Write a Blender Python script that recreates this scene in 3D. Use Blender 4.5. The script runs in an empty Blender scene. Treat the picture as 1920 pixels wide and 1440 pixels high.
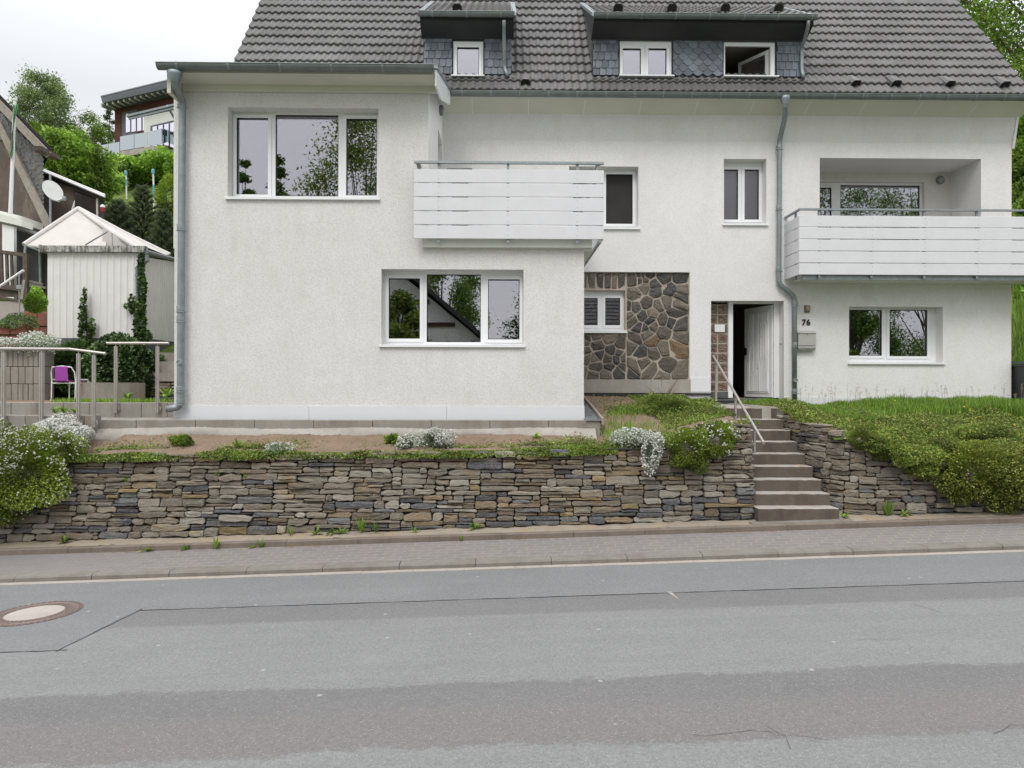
import bpy, math, random
import numpy as np
from mathutils import Vector, Matrix
PI = math.pi
rad = math.radians
sc = bpy.context.scene
col = sc.collection
# ---------------------------------------------------------------- camera
YAW, ROLL, F = rad(0.8), rad(0.12), 1280.0
cam_d = bpy.data.cameras.new("camera"); cam = bpy.data.objects.new("camera", cam_d); col.objects.link(cam)
cam_d.lens = 24.0; cam_d.sensor_width = 36.0; cam_d.clip_end = 2000; cam_d.clip_start = 0.05
CM = Matrix.Rotation(-YAW, 3, 'Z') @ Matrix.Rotation(PI/2, 3, 'X') @ Matrix.Rotation(ROLL, 3, 'Z')
cam.location = (0, 0, 2.0); cam.rotation_euler = CM.to_euler()
sc.camera = cam
# ---------------------------------------------------------------- sky and sun (overcast)
world = bpy.data.worlds.new("World"); sc.world = world; world.use_nodes = True
SUN_EL, SUN_AZ = rad(52), rad(200)      # azimuth measured from +Y clockwise: behind the camera
def build_world():
    nt = world.node_tree; nt.nodes.clear(); N = nt.nodes.new; L = nt.links.new
    out = N('ShaderNodeOutputWorld'); add = N('ShaderNodeAddShader')
    b1 = N('ShaderNodeBackground'); b2 = N('ShaderNodeBackground')
    sky = N('ShaderNodeTexSky'); sky.sky_type = 'NISHITA'; sky.sun_disc = False
    sky.sun_elevation = SUN_EL; sky.sun_rotation = SUN_AZ; sky.air_density = 1.0; sky.dust_density = 4.0
    L(sky.outputs[0], b1.inputs[0]); b1.inputs[1].default_value = 0.015
    tc = N('ShaderNodeTexCoord'); nz = N('ShaderNodeTexNoise'); nz.inputs['Scale'].default_value = 1.6; nz.inputs['Detail'].default_value = 5
    mp = N('ShaderNodeMapping'); mp.inputs['Scale'].default_value = (1, 1, 2.6)
    L(tc.outputs['Generated'], mp.inputs[0]); L(mp.outputs[0], nz.inputs[0])
    rp = N('ShaderNodeValToRGB'); rp.color_ramp.elements[0].position = .3; rp.color_ramp.elements[0].color = (.80, .815, .84, 1)
    rp.color_ramp.elements[1].position = .7; rp.color_ramp.elements[1].color = (.90, .905, .915, 1)
    L(nz.outputs[0], rp.inputs[0])
    sx = N('ShaderNodeSeparateXYZ'); L(tc.outputs['Generated'], sx.inputs[0])
    mr = N('ShaderNodeMapRange'); mr.inputs['From Min'].default_value = .35; mr.inputs['From Max'].default_value = 1
    mr.inputs['To Min'].default_value = SKY_LO; mr.inputs['To Max'].default_value = SKY_HI
    L(sx.outputs['Z'], mr.inputs[0]); L(rp.outputs[0], b2.inputs[0]); L(mr.outputs[0], b2.inputs[1])
    L(b1.outputs[0], add.inputs[0]); L(b2.outputs[0], add.inputs[1]); L(add.outputs[0], out.inputs[0])
SKY_LO, SKY_HI = 0.655, 1.95
build_world()
sun_d = bpy.data.lights.new("sun", 'SUN'); sun = bpy.data.objects.new("sun", sun_d); col.objects.link(sun)
sun_d.energy = 0.9; sun_d.angle = rad(22); sun_d.color = (1.0, .97, .93)
sdir = Vector((math.sin(SUN_AZ)*math.cos(SUN_EL), math.cos(SUN_AZ)*math.cos(SUN_EL), math.sin(SUN_EL)))
sun.rotation_euler = sdir.to_track_quat('Z', 'Y').to_euler(); sun.location = (0, -20, 40)
sc.view_settings.view_transform = 'Standard'; sc.view_settings.look = 'None'
sc.view_settings.exposure = 0.53; sc.view_settings.gamma = 1.0; sc.view_settings.use_curve_mapping = False
sc.cycles.max_bounces = 8; sc.cycles.transparent_max_bounces = 12

# ---------------------------------------------------------------- helpers
def P(u, v, Y):
    """point where the sight line through photo pixel (u,v) meets the vertical plane y=Y (measuring helper)"""
    d = CM @ Vector(((u-960)/F, (720-v)/F, -1)); k = Y/d.y
    return Vector((d.x*k, Y, 2.0+d.z*k))
def PX(u, Y, v=600): return P(u, v, Y).x
def PZ(v, Y, u=942): return P(u, v, Y).z
CF = 0.03      # crossfall of the road towards the kerb
def ROADZ(x, y=8.37): return -0.27+0.031*x+CF*(8.37-y)
def RP(u, v, off=0.0):
    d = CM @ Vector(((u-960)/F, (720-v)/F, -1))
    k = (-0.27+CF*8.37+off-2.0)/(d.z-0.031*d.x+CF*d.y)
    return Vector((d.x*k, d.y*k, 2.0+d.z*k))

def tag(o, label=None, cat=None, group=None, kind=None):
    if label: o['label'] = label
    if cat: o['category'] = cat
    if group: o['group'] = group
    if kind: o['kind'] = kind
    return o
def empty(name, loc=(0, 0, 0), label=None, cat=None, group=None, parent=None):
    o = bpy.data.objects.new(name, None); col.objects.link(o); o.location = loc
    o.empty_display_size = .1
    if parent: o.parent = parent; o.location = Vector(loc)-wloc(parent)
    return tag(o, label, cat, group)
def wloc(o):
    v = Vector((0, 0, 0))
    while o is not None: v += o.location; o = o.parent
    return v
def kids(o): return [c for c in bpy.data.objects if c.parent is o]
def copy_tree(o, parent=None, ch=None):
    if ch is None:
        ch = {}
        for q in bpy.data.objects:
            if q.parent: ch.setdefault(q.parent.name, []).append(q)
    c = o.copy(); col.objects.link(c); c.parent = parent
    for k in ch.get(o.name, []): copy_tree(k, c, ch)
    return c

class MB:
    def __init__(s): s.v = []; s.f = []; s.m = []; s.c = []; s.cur = 0; s.col = None
    def add(s, vs, fs, m=None, c=None):
        b = len(s.v); s.v.extend([tuple(p) for p in vs])
        for f in fs: s.f.append([i+b for i in f]); s.m.append(s.cur if m is None else m)
        if c is not None or s.col is not None:
            cc = c if c is not None else s.col
            while len(s.c) < b: s.c.append((1, 1, 1))
            s.c.extend([cc]*len(vs))
        return b
    def box(s, x0, x1, y0, y1, z0, z1, **k):
        s.add([(x0,y0,z0),(x1,y0,z0),(x1,y1,z0),(x0,y1,z0),(x0,y0,z1),(x1,y0,z1),(x1,y1,z1),(x0,y1,z1)],
              [(3,2,1,0),(4,5,6,7),(0,1,5,4),(1,2,6,5),(2,3,7,6),(3,0,4,7)], **k); return s
    def cbox(s, c, d, R=None, bev=0, **k):
        hx, hy, hz = d[0]/2, d[1]/2, d[2]/2
        if bev:
            vs = []; fs = []
            for sx in (-1, 1):
                for sy in (-1, 1):
                    for sz in (-1, 1):
                        vs += [(sx*(hx-bev), sy*(hy-bev), sz*hz), (sx*(hx-bev), sy*hy, sz*(hz-bev)), (sx*hx, sy*(hy-bev), sz*(hz-bev))]
            def I(a, b_, c_, t): return ((a > 0)*4+(b_ > 0)*2+(c_ > 0))*3+t
            for z in (-1, 1):
                q = [I(-1,-1,z,0), I(1,-1,z,0), I(1,1,z,0), I(-1,1,z,0)]; fs.append(q if z > 0 else q[::-1])
            for y in (-1, 1):
                q = [I(-1,y,-1,1), I(1,y,-1,1), I(1,y,1,1), I(-1,y,1,1)]; fs.append(q if y < 0 else q[::-1])
            for x in (-1, 1):
                q = [I(x,-1,-1,2), I(x,1,-1,2), I(x,1,1,2), I(x,-1,1,2)]; fs.append(q if x > 0 else q[::-1])
            for a in (-1, 1):
                for b_ in (-1, 1):
                    q = [I(-1,a,b_,0), I(1,a,b_,0), I(1,a,b_,1), I(-1,a,b_,1)]; fs.append(q if a*b_ < 0 else q[::-1])
                    q = [I(a,-1,b_,0), I(a,1,b_,0), I(a,1,b_,2), I(a,-1,b_,2)]; fs.append(q if a*b_ > 0 else q[::-1])
                    q = [I(a,b_,-1,1), I(a,b_,1,1), I(a,b_,1,2), I(a,b_,-1,2)]; fs.append(q if a*b_ < 0 else q[::-1])
                    for c_ in (-1, 1):
                        q = [I(a,b_,c_,0), I(a,b_,c_,1), I(a,b_,c_,2)]; fs.append(q)
        else:
            vs = [(x,y,z) for z in (-hz,hz) for (x,y) in ((-hx,-hy),(hx,-hy),(hx,hy),(-hx,hy))]
            fs = [(3,2,1,0),(4,5,6,7),(0,1,5,4),(1,2,6,5),(2,3,7,6),(3,0,4,7)]
        c = Vector(c)
        s.add([(R @ Vector(p) if R else Vector(p))+c for p in vs], fs, **k); return s
    def poly(s, pts, **k): s.add(pts, [list(range(len(pts)))], **k); return s
    def prism(s, pts, off, **k):
        n = len(pts); off = Vector(off); a = [Vector(p) for p in pts]
        s.add(a+[p+off for p in a], [list(range(n)), list(range(2*n-1, n-1, -1))]+[(i, i+n, (i+1)%n+n, (i+1)%n) for i in range(n)], **k); return s
    def bar(s, a, b, w, h=None, up=(0, 0, 1), **k):
        a, b = Vector(a), Vector(b); h = h or w; d = b-a; L = d.length; d.normalize()
        up = Vector(up)
        if abs(d.dot(up)) > .98: up = Vector((0, 1, 0))
        x = d.cross(up).normalized(); z = x.cross(d)
        R = Matrix((x, d, z)).transposed(); return s.cbox((a+b)/2, (w, L, h), R, **k)
    def tube(s, pts, r, seg=8, cap=True, **k):
        pts = [Vector(p) for p in pts]; n = len(pts); rs = r if hasattr(r, '__len__') else [r]*n
        vs = []; prev = None
        for i, p in enumerate(pts):
            d = (pts[min(i+1, n-1)]-pts[max(i-1, 0)]).normalized()
            if prev is None:
                x = d.orthogonal().normalized()
            else:
                x = (prev-d*prev.dot(d)).normalized()
            prev = x; y = d.cross(x)
            for j in range(seg):
                a = 2*PI*j/seg; vs.append(p+(x*math.cos(a)+y*math.sin(a))*rs[i])
        fs = [(i*seg+j, i*seg+(j+1)%seg, (i+1)*seg+(j+1)%seg, (i+1)*seg+j) for i in range(n-1) for j in range(seg)]
        if cap: fs += [list(range(seg))[::-1], list(range((n-1)*seg, n*seg))]
        s.add(vs, fs, **k); return s
    def lathe(s, c, prof, seg=24, R=None, **k):
        c = Vector(c); vs = []
        for (r, z) in prof:
            for j in range(seg):
                a = 2*PI*j/seg; p = Vector((r*math.cos(a), r*math.sin(a), z)); vs.append(c+(R @ p if R else p))
        n = len(prof)
        fs = [(i*seg+j, i*seg+(j+1)%seg, (i+1)*seg+(j+1)%seg, (i+1)*seg+j) for i in range(n-1) for j in range(seg)]
        fs += [list(range(seg))[::-1], list(range((n-1)*seg, n*seg))]
        s.add(vs, fs, **k); return s
    def build(s, name, mats, parent=None, smooth=False, fix=False, **t):
        if not isinstance(mats, (list, tuple)): mats = [mats]
        off = wloc(parent) if parent else Vector((0, 0, 0))
        me = bpy.data.meshes.new(name)
        me.from_pydata([(v[0]-off.x, v[1]-off.y, v[2]-off.z) for v in s.v], [], s.f)
        for m in mats: me.materials.append(m)
        me.polygons.foreach_set('material_index', s.m)
        if smooth:
            me.polygons.foreach_set('use_smooth', [True]*len(s.f))
        if s.c:
            while len(s.c) < len(s.v): s.c.append((1, 1, 1))
            at = me.color_attributes.new('col', 'FLOAT_COLOR', 'POINT')
            at.data.foreach_set('color', np.hstack([np.array(s.c, dtype=np.float32), np.ones((len(s.c), 1), np.float32)]).ravel())
        if fix:
            import bmesh
            bm = bmesh.new(); bm.from_mesh(me); bmesh.ops.recalc_face_normals(bm, faces=bm.faces); bm.to_mesh(me); bm.free()
        me.update()
        o = bpy.data.objects.new(name, me); col.objects.link(o)
        if parent: o.parent = parent
        return tag(o, t.get('label'), t.get('cat'), t.get('group'), t.get('kind'))

def np_mesh(name, V, Fc, mats, cols=None, parent=None, smooth=False, mi=None, **t):
    """V (n,3), Fc (m,k) with constant k"""
    off = wloc(parent) if parent else Vector((0, 0, 0))
    V = np.asarray(V, np.float32)-np.array(off, np.float32); Fc = np.asarray(Fc, np.int32); m, k = Fc.shape
    me = bpy.data.meshes.new(name)
    me.vertices.add(len(V)); me.vertices.foreach_set('co', V.ravel())
    me.loops.add(m*k); me.loops.foreach_set('vertex_index', Fc.ravel())
    me.polygons.add(m); me.polygons.foreach_set('loop_start', np.arange(0, m*k, k, dtype=np.int32))
    me.polygons.foreach_set('loop_total', np.full(m, k, np.int32))
    if not isinstance(mats, (list, tuple)): mats = [mats]
    for q in mats: me.materials.append(q)
    if mi is not None: me.polygons.foreach_set('material_index', np.asarray(mi, np.int32))
    if smooth: me.polygons.foreach_set('use_smooth', np.ones(m, bool))
    me.update(calc_edges=True)
    if cols is not None:
        at = me.color_attributes.new('col', 'FLOAT_COLOR', 'POINT')
        at.data.foreach_set('color', np.hstack([np.asarray(cols, np.float32), np.ones((len(V), 1), np.float32)]).ravel())
    me.validate()
    o = bpy.data.objects.new(name, me); col.objects.link(o)
    if parent: o.parent = parent
    return tag(o, t.get('label'), t.get('cat'), t.get('group'), t.get('kind'))

# ---------------------------------------------------------------- materials
class NT:
    def __init__(s, name):
        s.m = bpy.data.materials.new(name); s.m.use_nodes = True; s.t = s.m.node_tree; s.b = s.t.nodes['Principled BSDF']
        s.out = s.t.nodes['Material Output']
    def n(s, ty, **k):
        o = s.t.nodes.new('ShaderNode'+ty)
        for a, b in k.items():
            if hasattr(o, a): setattr(o, a, b)
            else: o.inputs[a.replace('_', ' ')].default_value = b
        return o
    def l(s, a, b): s.t.links.new(a, b)
    def noise(s, scale, detail=3, rough=.55, vec=None, dim='3D'):
        o = s.n('TexNoise'); o.inputs['Scale'].default_value = scale; o.inputs['Detail'].default_value = detail; o.inputs['Roughness'].default_value = rough
        if vec is not None: s.l(vec, o.inputs['Vector'])
        return o.outputs[0]
    def pos(s, sx=1, sy=1, sz=1):
        g = s.n('NewGeometry'); mp = s.n('Mapping'); mp.inputs['Scale'].default_value = (sx, sy, sz); s.l(g.outputs['Position'], mp.inputs[0]); return mp.outputs[0]
    def obj(s, sx=1, sy=1, sz=1):
        g = s.n('TexCoord'); mp = s.n('Mapping'); mp.inputs['Scale'].default_value = (sx, sy, sz); s.l(g.outputs['Object'], mp.inputs[0]); return mp.outputs[0]
    def ramp(s, fac, a, b, ca=(0, 0, 0), cb=(1, 1, 1)):
        o = s.n('ValToRGB'); e = o.color_ramp.elements; e[0].position = a; e[0].color = (*ca, 1); e[1].position = b; e[1].color = (*cb, 1); s.l(fac, o.inputs[0]); return o.outputs[0]
    def mix(s, fac, a, b, mode='MIX'):
        o = s.n('Mix'); o.data_type = 'RGBA'; o.blend_type = mode
        for sock, val in ((o.inputs[0], fac), (o.inputs[6], a), (o.inputs[7], b)):
            if isinstance(val, (int, float)): sock.default_value = val
            elif isinstance(val, tuple): sock.default_value = (*val, 1)
            else: s.l(val, sock)
        return o.outputs[2]
    def math(s, op, a, b=None):
        o = s.n('Math'); o.operation = op
        for i, val in enumerate((a, b)):
            if val is None: continue
            if isinstance(val, (int, float)): o.inputs[i].default_value = val
            else: s.l(val, o.inputs[i])
        return o.outputs[0]
    def base(s, c):
        if isinstance(c, tuple): s.b.inputs['Base Color'].default_value = (*c, 1)
        else: s.l(c, s.b.inputs['Base Color'])
    def bump(s, h, strength=.3, dist=.01, prev=None):
        o = s.n('Bump'); o.inputs['Strength'].default_value = strength; o.inputs['Distance'].default_value = dist; s.l(h, o.inputs['Height'])
        if prev is not None: s.l(prev, o.inputs['Normal'])
        s.l(o.outputs[0], s.b.inputs['Normal']); return o.outputs[0]
    def rough(s, r, spec=None, metal=None):
        if isinstance(r, (int, float)): s.b.inputs['Roughness'].default_value = r
        else: s.l(r, s.b.inputs['Roughness'])
        if spec is not None: s.b.inputs['Specular IOR Level'].default_value = spec
        if metal is not None: s.b.inputs['Metallic'].default_value = metal
def simple(name, c, rough=.6, var=.15, scale=6, bs=.15, bscale=60, bd=.004, metal=0, spec=.4, c2=None):
    t = NT(name); p = t.pos()
    d = c2 or tuple(x*(1-var) for x in c)
    t.base(t.mix(t.ramp(t.noise(scale, 5, .6, p), .35, .68), c, d)); t.rough(rough, spec, metal)
    if bs: t.bump(t.noise(bscale, 3, .6, p), bs, bd)
    return t.m
M = {}
def plaster(name, c1, c2, st, bscale, bs):
    t = NT(name); p = t.pos()
    big = t.noise(.45, 6, .6, p); mid = t.noise(3.5, 5, .7, p)
    c = t.mix(t.ramp(big, .4, .7), c1, c2)
    stretch = t.noise(1.6, 5, .65, t.pos(1.6, 1.6, .35))
    c = t.mix(t.math('MULTIPLY', t.ramp(stretch, .5, .75), .26), c, st)
    fine = t.noise(bscale, 4, .75, p)
    c = t.mix(t.math('MULTIPLY', t.ramp(fine, .38, .56, (1, 1, 1), (0, 0, 0)), .30), c, tuple(x*.55 for x in c2))
    c = t.mix(t.math('MULTIPLY', t.ramp(mid, .48, .72), .22), c, st)
    t.base(c); t.rough(.9, .2)
    t.bump(fine, bs, .006)
    return t.m
M['plaster_old'] = plaster('coarse_plaster', (.74, .73, .72), (.665, .655, .64), (.53, .50, .445), 34, .8)
M['plaster'] = plaster('fine_plaster', (.80, .79, .79), (.735, .725, .715), (.61, .585, .54), 55, .5)
M['plaster_in'] = plaster('loggia_plaster', (.74, .72, .69), (.68, .66, .63), (.55, .52, .46), 55, .4)
M['plinth'] = simple('white_plinth_paint', (.70, .71, .73), .6, .04, 2, .05)
M['soffit'] = simple('cream_board', (.62, .62, .54), .6, .06, 1.5, .05)
M['soffit_w'] = simple('white_board', (.68, .69, .64), .6, .06, 1.5, .05)
M['upvc'] = simple('white_window_plastic', (.80, .81, .82), .35, .03, 3, 0)
M['slat'] = simple('white_balcony_board', (.68, .68, .705), .45, .05, 4, .1, 90)
M['dark_int'] = simple('dark_interior', (.09, .08, .075), .8, .3, 2, 0)
M['room'] = simple('room_wall', (.30, .28, .26), .9, .15, 2, 0)
M['black'] = simple('black_plastic', (.015, .015, .017), .5, .1, 3, 0)
M['bin'] = simple('anthracite_plastic', (.045, .048, .052), .5, .12, 3, .1, 200)
M['galv'] = None
def metal(name, c, c2, rough=.42, mt=.75, sc=5):
    t = NT(name); p = t.pos()
    f = t.ramp(t.noise(sc, 6, .7, p), .35, .7); c_ = t.mix(f, c, c2)
    sp = t.ramp(t.noise(sc*9, 3, .8, p), .5, .75); c_ = t.mix(t.math('MULTIPLY', sp, .35), c_, tuple(min(1, x*1.5) for x in c2))
    t.base(c_); t.rough(rough, .5, mt); t.bump(t.noise(40, 3, .6, p), .06, .004); return t.m
M['zinc'] = metal('weathered_zinc', (.30, .33, .345), (.21, .235, .245), .5, .55)
M['gutter'] = metal('dull_zinc_gutter', (.20, .22, .22), (.14, .16, .155), .5, .55)
M['galv'] = metal('galvanised_steel', (.34, .37, .385), (.24, .265, .28), .48, .55, 12)
M['steel'] = metal('brushed_stainless_steel', (.52, .49, .46), (.40, .37, .34), .36, .6, 3)
M['box_metal'] = simple('silver_sheet_metal', (.50, .49, .47), .4, .08, 5, .05, 60, .004, .3)
M['screen'] = simple('dark_insect_screen', (.028, .024, .022), .7, .3, 3, 0)  # opaque matt dark colour used in place of window glass
M['pvc'] = simple('grey_drain_plastic', (.20, .21, .23), .5, .1, 4, 0)
def pane(name, tint, refl, bump=0, rough=.0):
    t = NT(name); t.t.nodes.remove(t.b)
    tr = t.n('BsdfTransparent'); tr.inputs[0].default_value = (*tint, 1)
    gl = t.n('BsdfGlossy'); gl.inputs[0].default_value = (.92, .90, .98, 1); gl.inputs['Roughness'].default_value = rough
    mx = t.n('MixShader'); fr = t.n('Fresnel'); fr.inputs[0].default_value = 1.5
    k = t.math('ADD', t.math('MULTIPLY', fr.outputs[0], 1-refl), refl)
    t.l(k, mx.inputs[0]); t.l(tr.outputs[0], mx.inputs[1]); t.l(gl.outputs[0], mx.inputs[2]); t.l(mx.outputs[0], t.out.inputs[0])
    if bump is not None:
        b = t.n('Bump'); b.inputs['Strength'].default_value = .12+bump; b.inputs['Distance'].default_value = .002 if not bump else .01
        t.l(t.noise(1.1 if not bump else 45, 2, .5, t.pos()), b.inputs['Height']); t.l(b.outputs[0], gl.inputs['Normal'])
    return t.m
M['glass'] = pane('window_glass', (.82, .84, .82), .30)
M['glass_clear'] = pane('balustrade_glass', (.58, .66, .64), .0)
for n_ in M['glass_clear'].node_tree.nodes:
    if n_.type == 'BSDF_GLOSSY': n_.inputs[0].default_value = (.55, .60, .60, 1)
M['glass_frost'] = pane('frosted_glass', (.42, .38, .36), .13, .8, .3)
def tilemat(name, c1, c2):
    t = NT(name); p = t.pos()
    c = t.mix(t.ramp(t.noise(2.2, 6, .7, p), .35, .65), c1, c2)
    c = t.mix(t.math('MULTIPLY', t.ramp(t.noise(.5, 4, .6, p), .45, .65), .3), c, tuple(x*1.25 for x in c1))
    c = t.mix(t.math('MULTIPLY', t.ramp(t.noise(45, 2, .8, p), .55, .7), .25), c, (.25, .24, .22))
    a = t.n('Attribute'); a.attribute_name = 'col'; c = t.mix(1.0, c, a.outputs['Color'], 'MULTIPLY')
    t.base(c); t.rough(.62, .35); t.bump(t.noise(60, 3, .6, p), .15, .004); return t.m
M['tile'] = tilemat('grey_concrete_tile', (.150, .146, .148), (.112, .108, .109))
M['tile_d'] = tilemat('dark_concrete_tile', (.10, .095, .092), (.075, .07, .07))
def attr_mat(name, rough=.8, bscale=25, bs=.5, bd=.012, streak=True, spec=.25, rust=.75):
    t = NT(name); p = t.pos(); a = t.n('Attribute'); a.attribute_name = 'col'
    c = a.outputs['Color']
    m1 = t.ramp(t.noise(1.1, 4, .7, t.pos(1, 1, 2.5)), .46, .62); m2 = t.ramp(t.noise(6, 5, .7, t.pos(1, 1, 2)), .46, .62)
    c = t.mix(t.math('MULTIPLY', t.math('MULTIPLY', m1, m2), rust), c, t.mix(1.0, c, (1.12, .84, .50), 'MULTIPLY'))
    m3 = t.ramp(t.noise(13, 4, .7, t.pos(1, 1, 1.6)), .60, .70); c = t.mix(t.math('MULTIPLY', m3, rust*.6), c, (.30, .22, .07))
    m4 = t.ramp(t.noise(55, 3, .8, p), .66, .72); c = t.mix(t.math('MULTIPLY', m4, .6), c, (.42, .42, .39))
    f = t.ramp(t.noise(7, 6, .7, t.pos(1, 1, 3)), .3, .7); c = t.mix(t.math('MULTIPLY', f, .45), c, t.mix(1.0, c, (.45, .46, .5), 'MULTIPLY'))
    f2 = t.ramp(t.noise(30, 4, .7, p), .5, .72); c = t.mix(t.math('MULTIPLY', f2, .35), c, t.mix(.5, c, (.6, .58, .54)))
    t.base(c); t.rough(rough, spec)
    h = t.math('ADD', t.noise(bscale, 5, .65, t.pos(1, 1, 2.2)), t.math('MULTIPLY', t.noise(bscale*4, 3, .7, p), .35))
    t.bump(h, bs, bd); return t.m
M['stone'] = attr_mat('slate_wall_stone')
M['rubble'] = attr_mat('basalt_rubble', .75, 16, .8, .02, rust=.3)
def slate(name, c1, c2):
    t = NT(name); p = t.pos(); a = t.n('Attribute'); a.attribute_name = 'col'
    c = t.mix(t.ramp(t.noise(5, 5, .7, p), .3, .7), c1, c2)
    c = t.mix(1.0, c, a.outputs['Color'], 'MULTIPLY')
    t.base(c); t.rough(.5, .5); t.bump(t.noise(18, 4, .6, p), .25, .006); return t.m
M['slate'] = slate('blue_grey_slate', (.15, .17, .20), (.11, .125, .15))
M['slate_old'] = slate('weathered_slate', (.20, .20, .19), (.13, .13, .13))
M['soffit_dark'] = simple('dark_slate_soffit', (.035, .036, .038), .6, .2, 4, .2, 20)
def concrete(name, c1, c2, st, sc=2.5):
    t = NT(name); p = t.pos()
    c = t.mix(t.ramp(t.noise(sc, 7, .7, p), .3, .7), c1, c2)
    c = t.mix(t.math('MULTIPLY', t.ramp(t.noise(1.3, 5, .7, t.pos(2, 2, .6)), .48, .7), .7), c, st)
    c = t.mix(t.math('MULTIPLY', t.ramp(t.noise(70, 3, .8, p), .5, .7), .3), c, tuple(x*.5 for x in c2))
    t.base(c); t.rough(.88, .2); t.bump(t.noise(45, 5, .7, p), .5, .008); return t.m
M['conc'] = concrete('grey_concrete_block', (.33, .31, .28), (.25, .235, .21), (.20, .165, .13))
M['conc_l'] = concrete('pale_rough_concrete', (.42, .395, .36), (.33, .31, .28), (.27, .23, .19))
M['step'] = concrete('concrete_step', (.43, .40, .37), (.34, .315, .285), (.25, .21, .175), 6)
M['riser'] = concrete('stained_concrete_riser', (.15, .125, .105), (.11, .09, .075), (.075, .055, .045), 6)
M['kerb'] = concrete('kerb_concrete', (.24, .225, .20), (.195, .18, .16), (.15, .13, .105), 5)
M['gutter_strip'] = concrete('pale_gutter_concrete', (.39, .36, .325), (.33, .30, .265), (.30, .26, .21), 5)
M['verge'] = concrete('sandy_verge', (.34, .30, .25), (.26, .225, .18), (.36, .25, .12), 3)
M['membrane'] = simple('black_bitumen', (.03, .03, .032), .6, .2, 8, .3)
M['darkstone'] = simple('dark_threshold_stone', (.11, .115, .12), .4, .3, 9, .1)
def soilm():
    t = NT('dry_soil'); p = t.pos()
    c = t.mix(t.ramp(t.noise(3, 7, .75, p), .3, .7), (.29, .215, .155), (.19, .14, .10))
    c = t.mix(t.math('MULTIPLY', t.ramp(t.noise(60, 4, .8, p), .55, .68), .6), c, (.42, .36, .30))
    t.base(c); t.rough(.95, .1); t.bump(t.noise(30, 7, .75, p), .9, .03); return t.m
M['soil'] = soilm()
def grassgr():
    t = NT('grass_ground'); p = t.pos()
    c = t.mix(t.ramp(t.noise(1.2, 7, .75, p), .35, .65), (.15, .21, .045), (.055, .085, .022))
    t.base(c); t.rough(.95, .1); t.bump(t.noise(12, 6, .75, p), .9, .06); return t.m
M['grass_ground'] = grassgr()
def leafm(name, rough=.55, trans=.3):
    t = NT(name); a = t.n('Attribute'); a.attribute_name = 'col'
    t.l(a.outputs['Color'], t.b.inputs['Base Color']); t.rough(rough, .3)
    tl = t.n('BsdfTranslucent'); t.l(a.outputs['Color'], tl.inputs[0]); mx = t.n('MixShader'); mx.inputs[0].default_value = trans
    t.l(t.b.outputs[0], mx.inputs[1]); t.l(tl.outputs[0], mx.inputs[2]); t.l(mx.outputs[0], t.out.inputs[0]); return t.m
M['leaf'] = leafm('leaf'); M['ivy'] = leafm('ivy_leaf', .35, .12); M['petal'] = leafm('white_petal', .7, .35)
M['bark'] = simple('bark', (.14, .11, .085), .9, .4, 9, .8, 20, .02)
M['timber'] = simple('weathered_timber', (.12, .095, .075), .85, .4, 7, .4, 30, .006)
M['timber_l'] = simple('grey_timber', (.34, .30, .26), .85, .3, 7, .4, 30, .006)
M['brickred'] = concrete('red_planter_concrete', (.30, .13, .095), (.20, .085, .065), (.14, .09, .075), 5)
M['canvas'] = simple('white_canvas', (.60, .58, .56), .8, .14, 2, .2, 8, .02)
M['sheet'] = simple('white_sheet_metal', (.70, .70, .68), .5, .07, 3, 0)
M['darkwall'] = concrete('weathered_brown_render', (.16, .13, .11), (.10, .08, .07), (.26, .22, .18), 1.5)
M['black_slate'] = simple('black_slate_wall', (.05, .052, .055), .7, .3, 4, .3, 10)
M['redbrick'] = None
def redbrick():
    t = NT('dark_red_brick'); b = t.n('TexBrick'); b.inputs['Scale'].default_value = 1
    b.inputs['Color1'].default_value = (.13, .05, .045, 1); b.inputs['Color2'].default_value = (.085, .035, .035, 1); b.inputs['Mortar'].default_value = (.05, .03, .03, 1)
    b.inputs['Brick Width'].default_value = .6; b.inputs['Row Height'].default_value = .09; b.inputs['Mortar Size'].default_value = .008
    g = t.n('NewGeometry'); s = t.n('SeparateXYZ'); t.l(g.outputs['Position'], s.inputs[0]); cmb = t.n('CombineXYZ')
    t.l(t.math('ADD', s.outputs[0], s.outputs[1]), cmb.inputs[0]); t.l(s.outputs[2], cmb.inputs[1]); t.l(cmb.outputs[0], b.inputs[0])
    t.base(b.outputs[0]); t.rough(.8, .2); return t.m
M['redbrick'] = redbrick()
M['anthra'] = simple('anthracite_metal', (.10, .11, .125), .5, .1, 3, 0)
M['white'] = simple('white_paint', (.78, .78, .78), .5, .05, 3, 0)
M['purple'] = simple('purple_fabric', (.33, .06, .36), .8, .15, 20, .3, 150)
M['gravel'] = None
def gravelm():
    t = NT('grey_gravel'); vo = t.n('TexVoronoi'); vo.inputs['Scale'].default_value = 45; t.l(t.pos(), vo.inputs['Vector'])
    h = t.n('SeparateColor'); t.l(vo.outputs['Color'], h.inputs[0])
    c = t.mix(h.outputs[0], (.06, .065, .07), (.26, .27, .28)); t.base(c); t.rough(.8, .3)
    t.bump(t.math('SUBTRACT', 1.0, vo.outputs['Distance']), 1, .02); return t.m
M['gravel'] = gravelm()
M['mortar'] = concrete('pale_mortar', (.46, .40, .34), (.38, .33, .28), (.30, .26, .21), 6)
M['gblock'] = None
def gblock():
    t = NT('glass_block'); p = t.pos()
    n = t.noise(26, 2, .5, p); c = t.mix(t.ramp(t.noise(5, 3, .6, p), .4, .65), (.20, .115, .075), (.095, .07, .055)); t.base(c)
    t.rough(.08, .9); t.bump(n, .8, .03); return t.m
M['gblock'] = gblock()
M['pot'] = simple('pale_ceramic', (.62, .70, .66), .35, .05, 3, 0)
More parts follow.
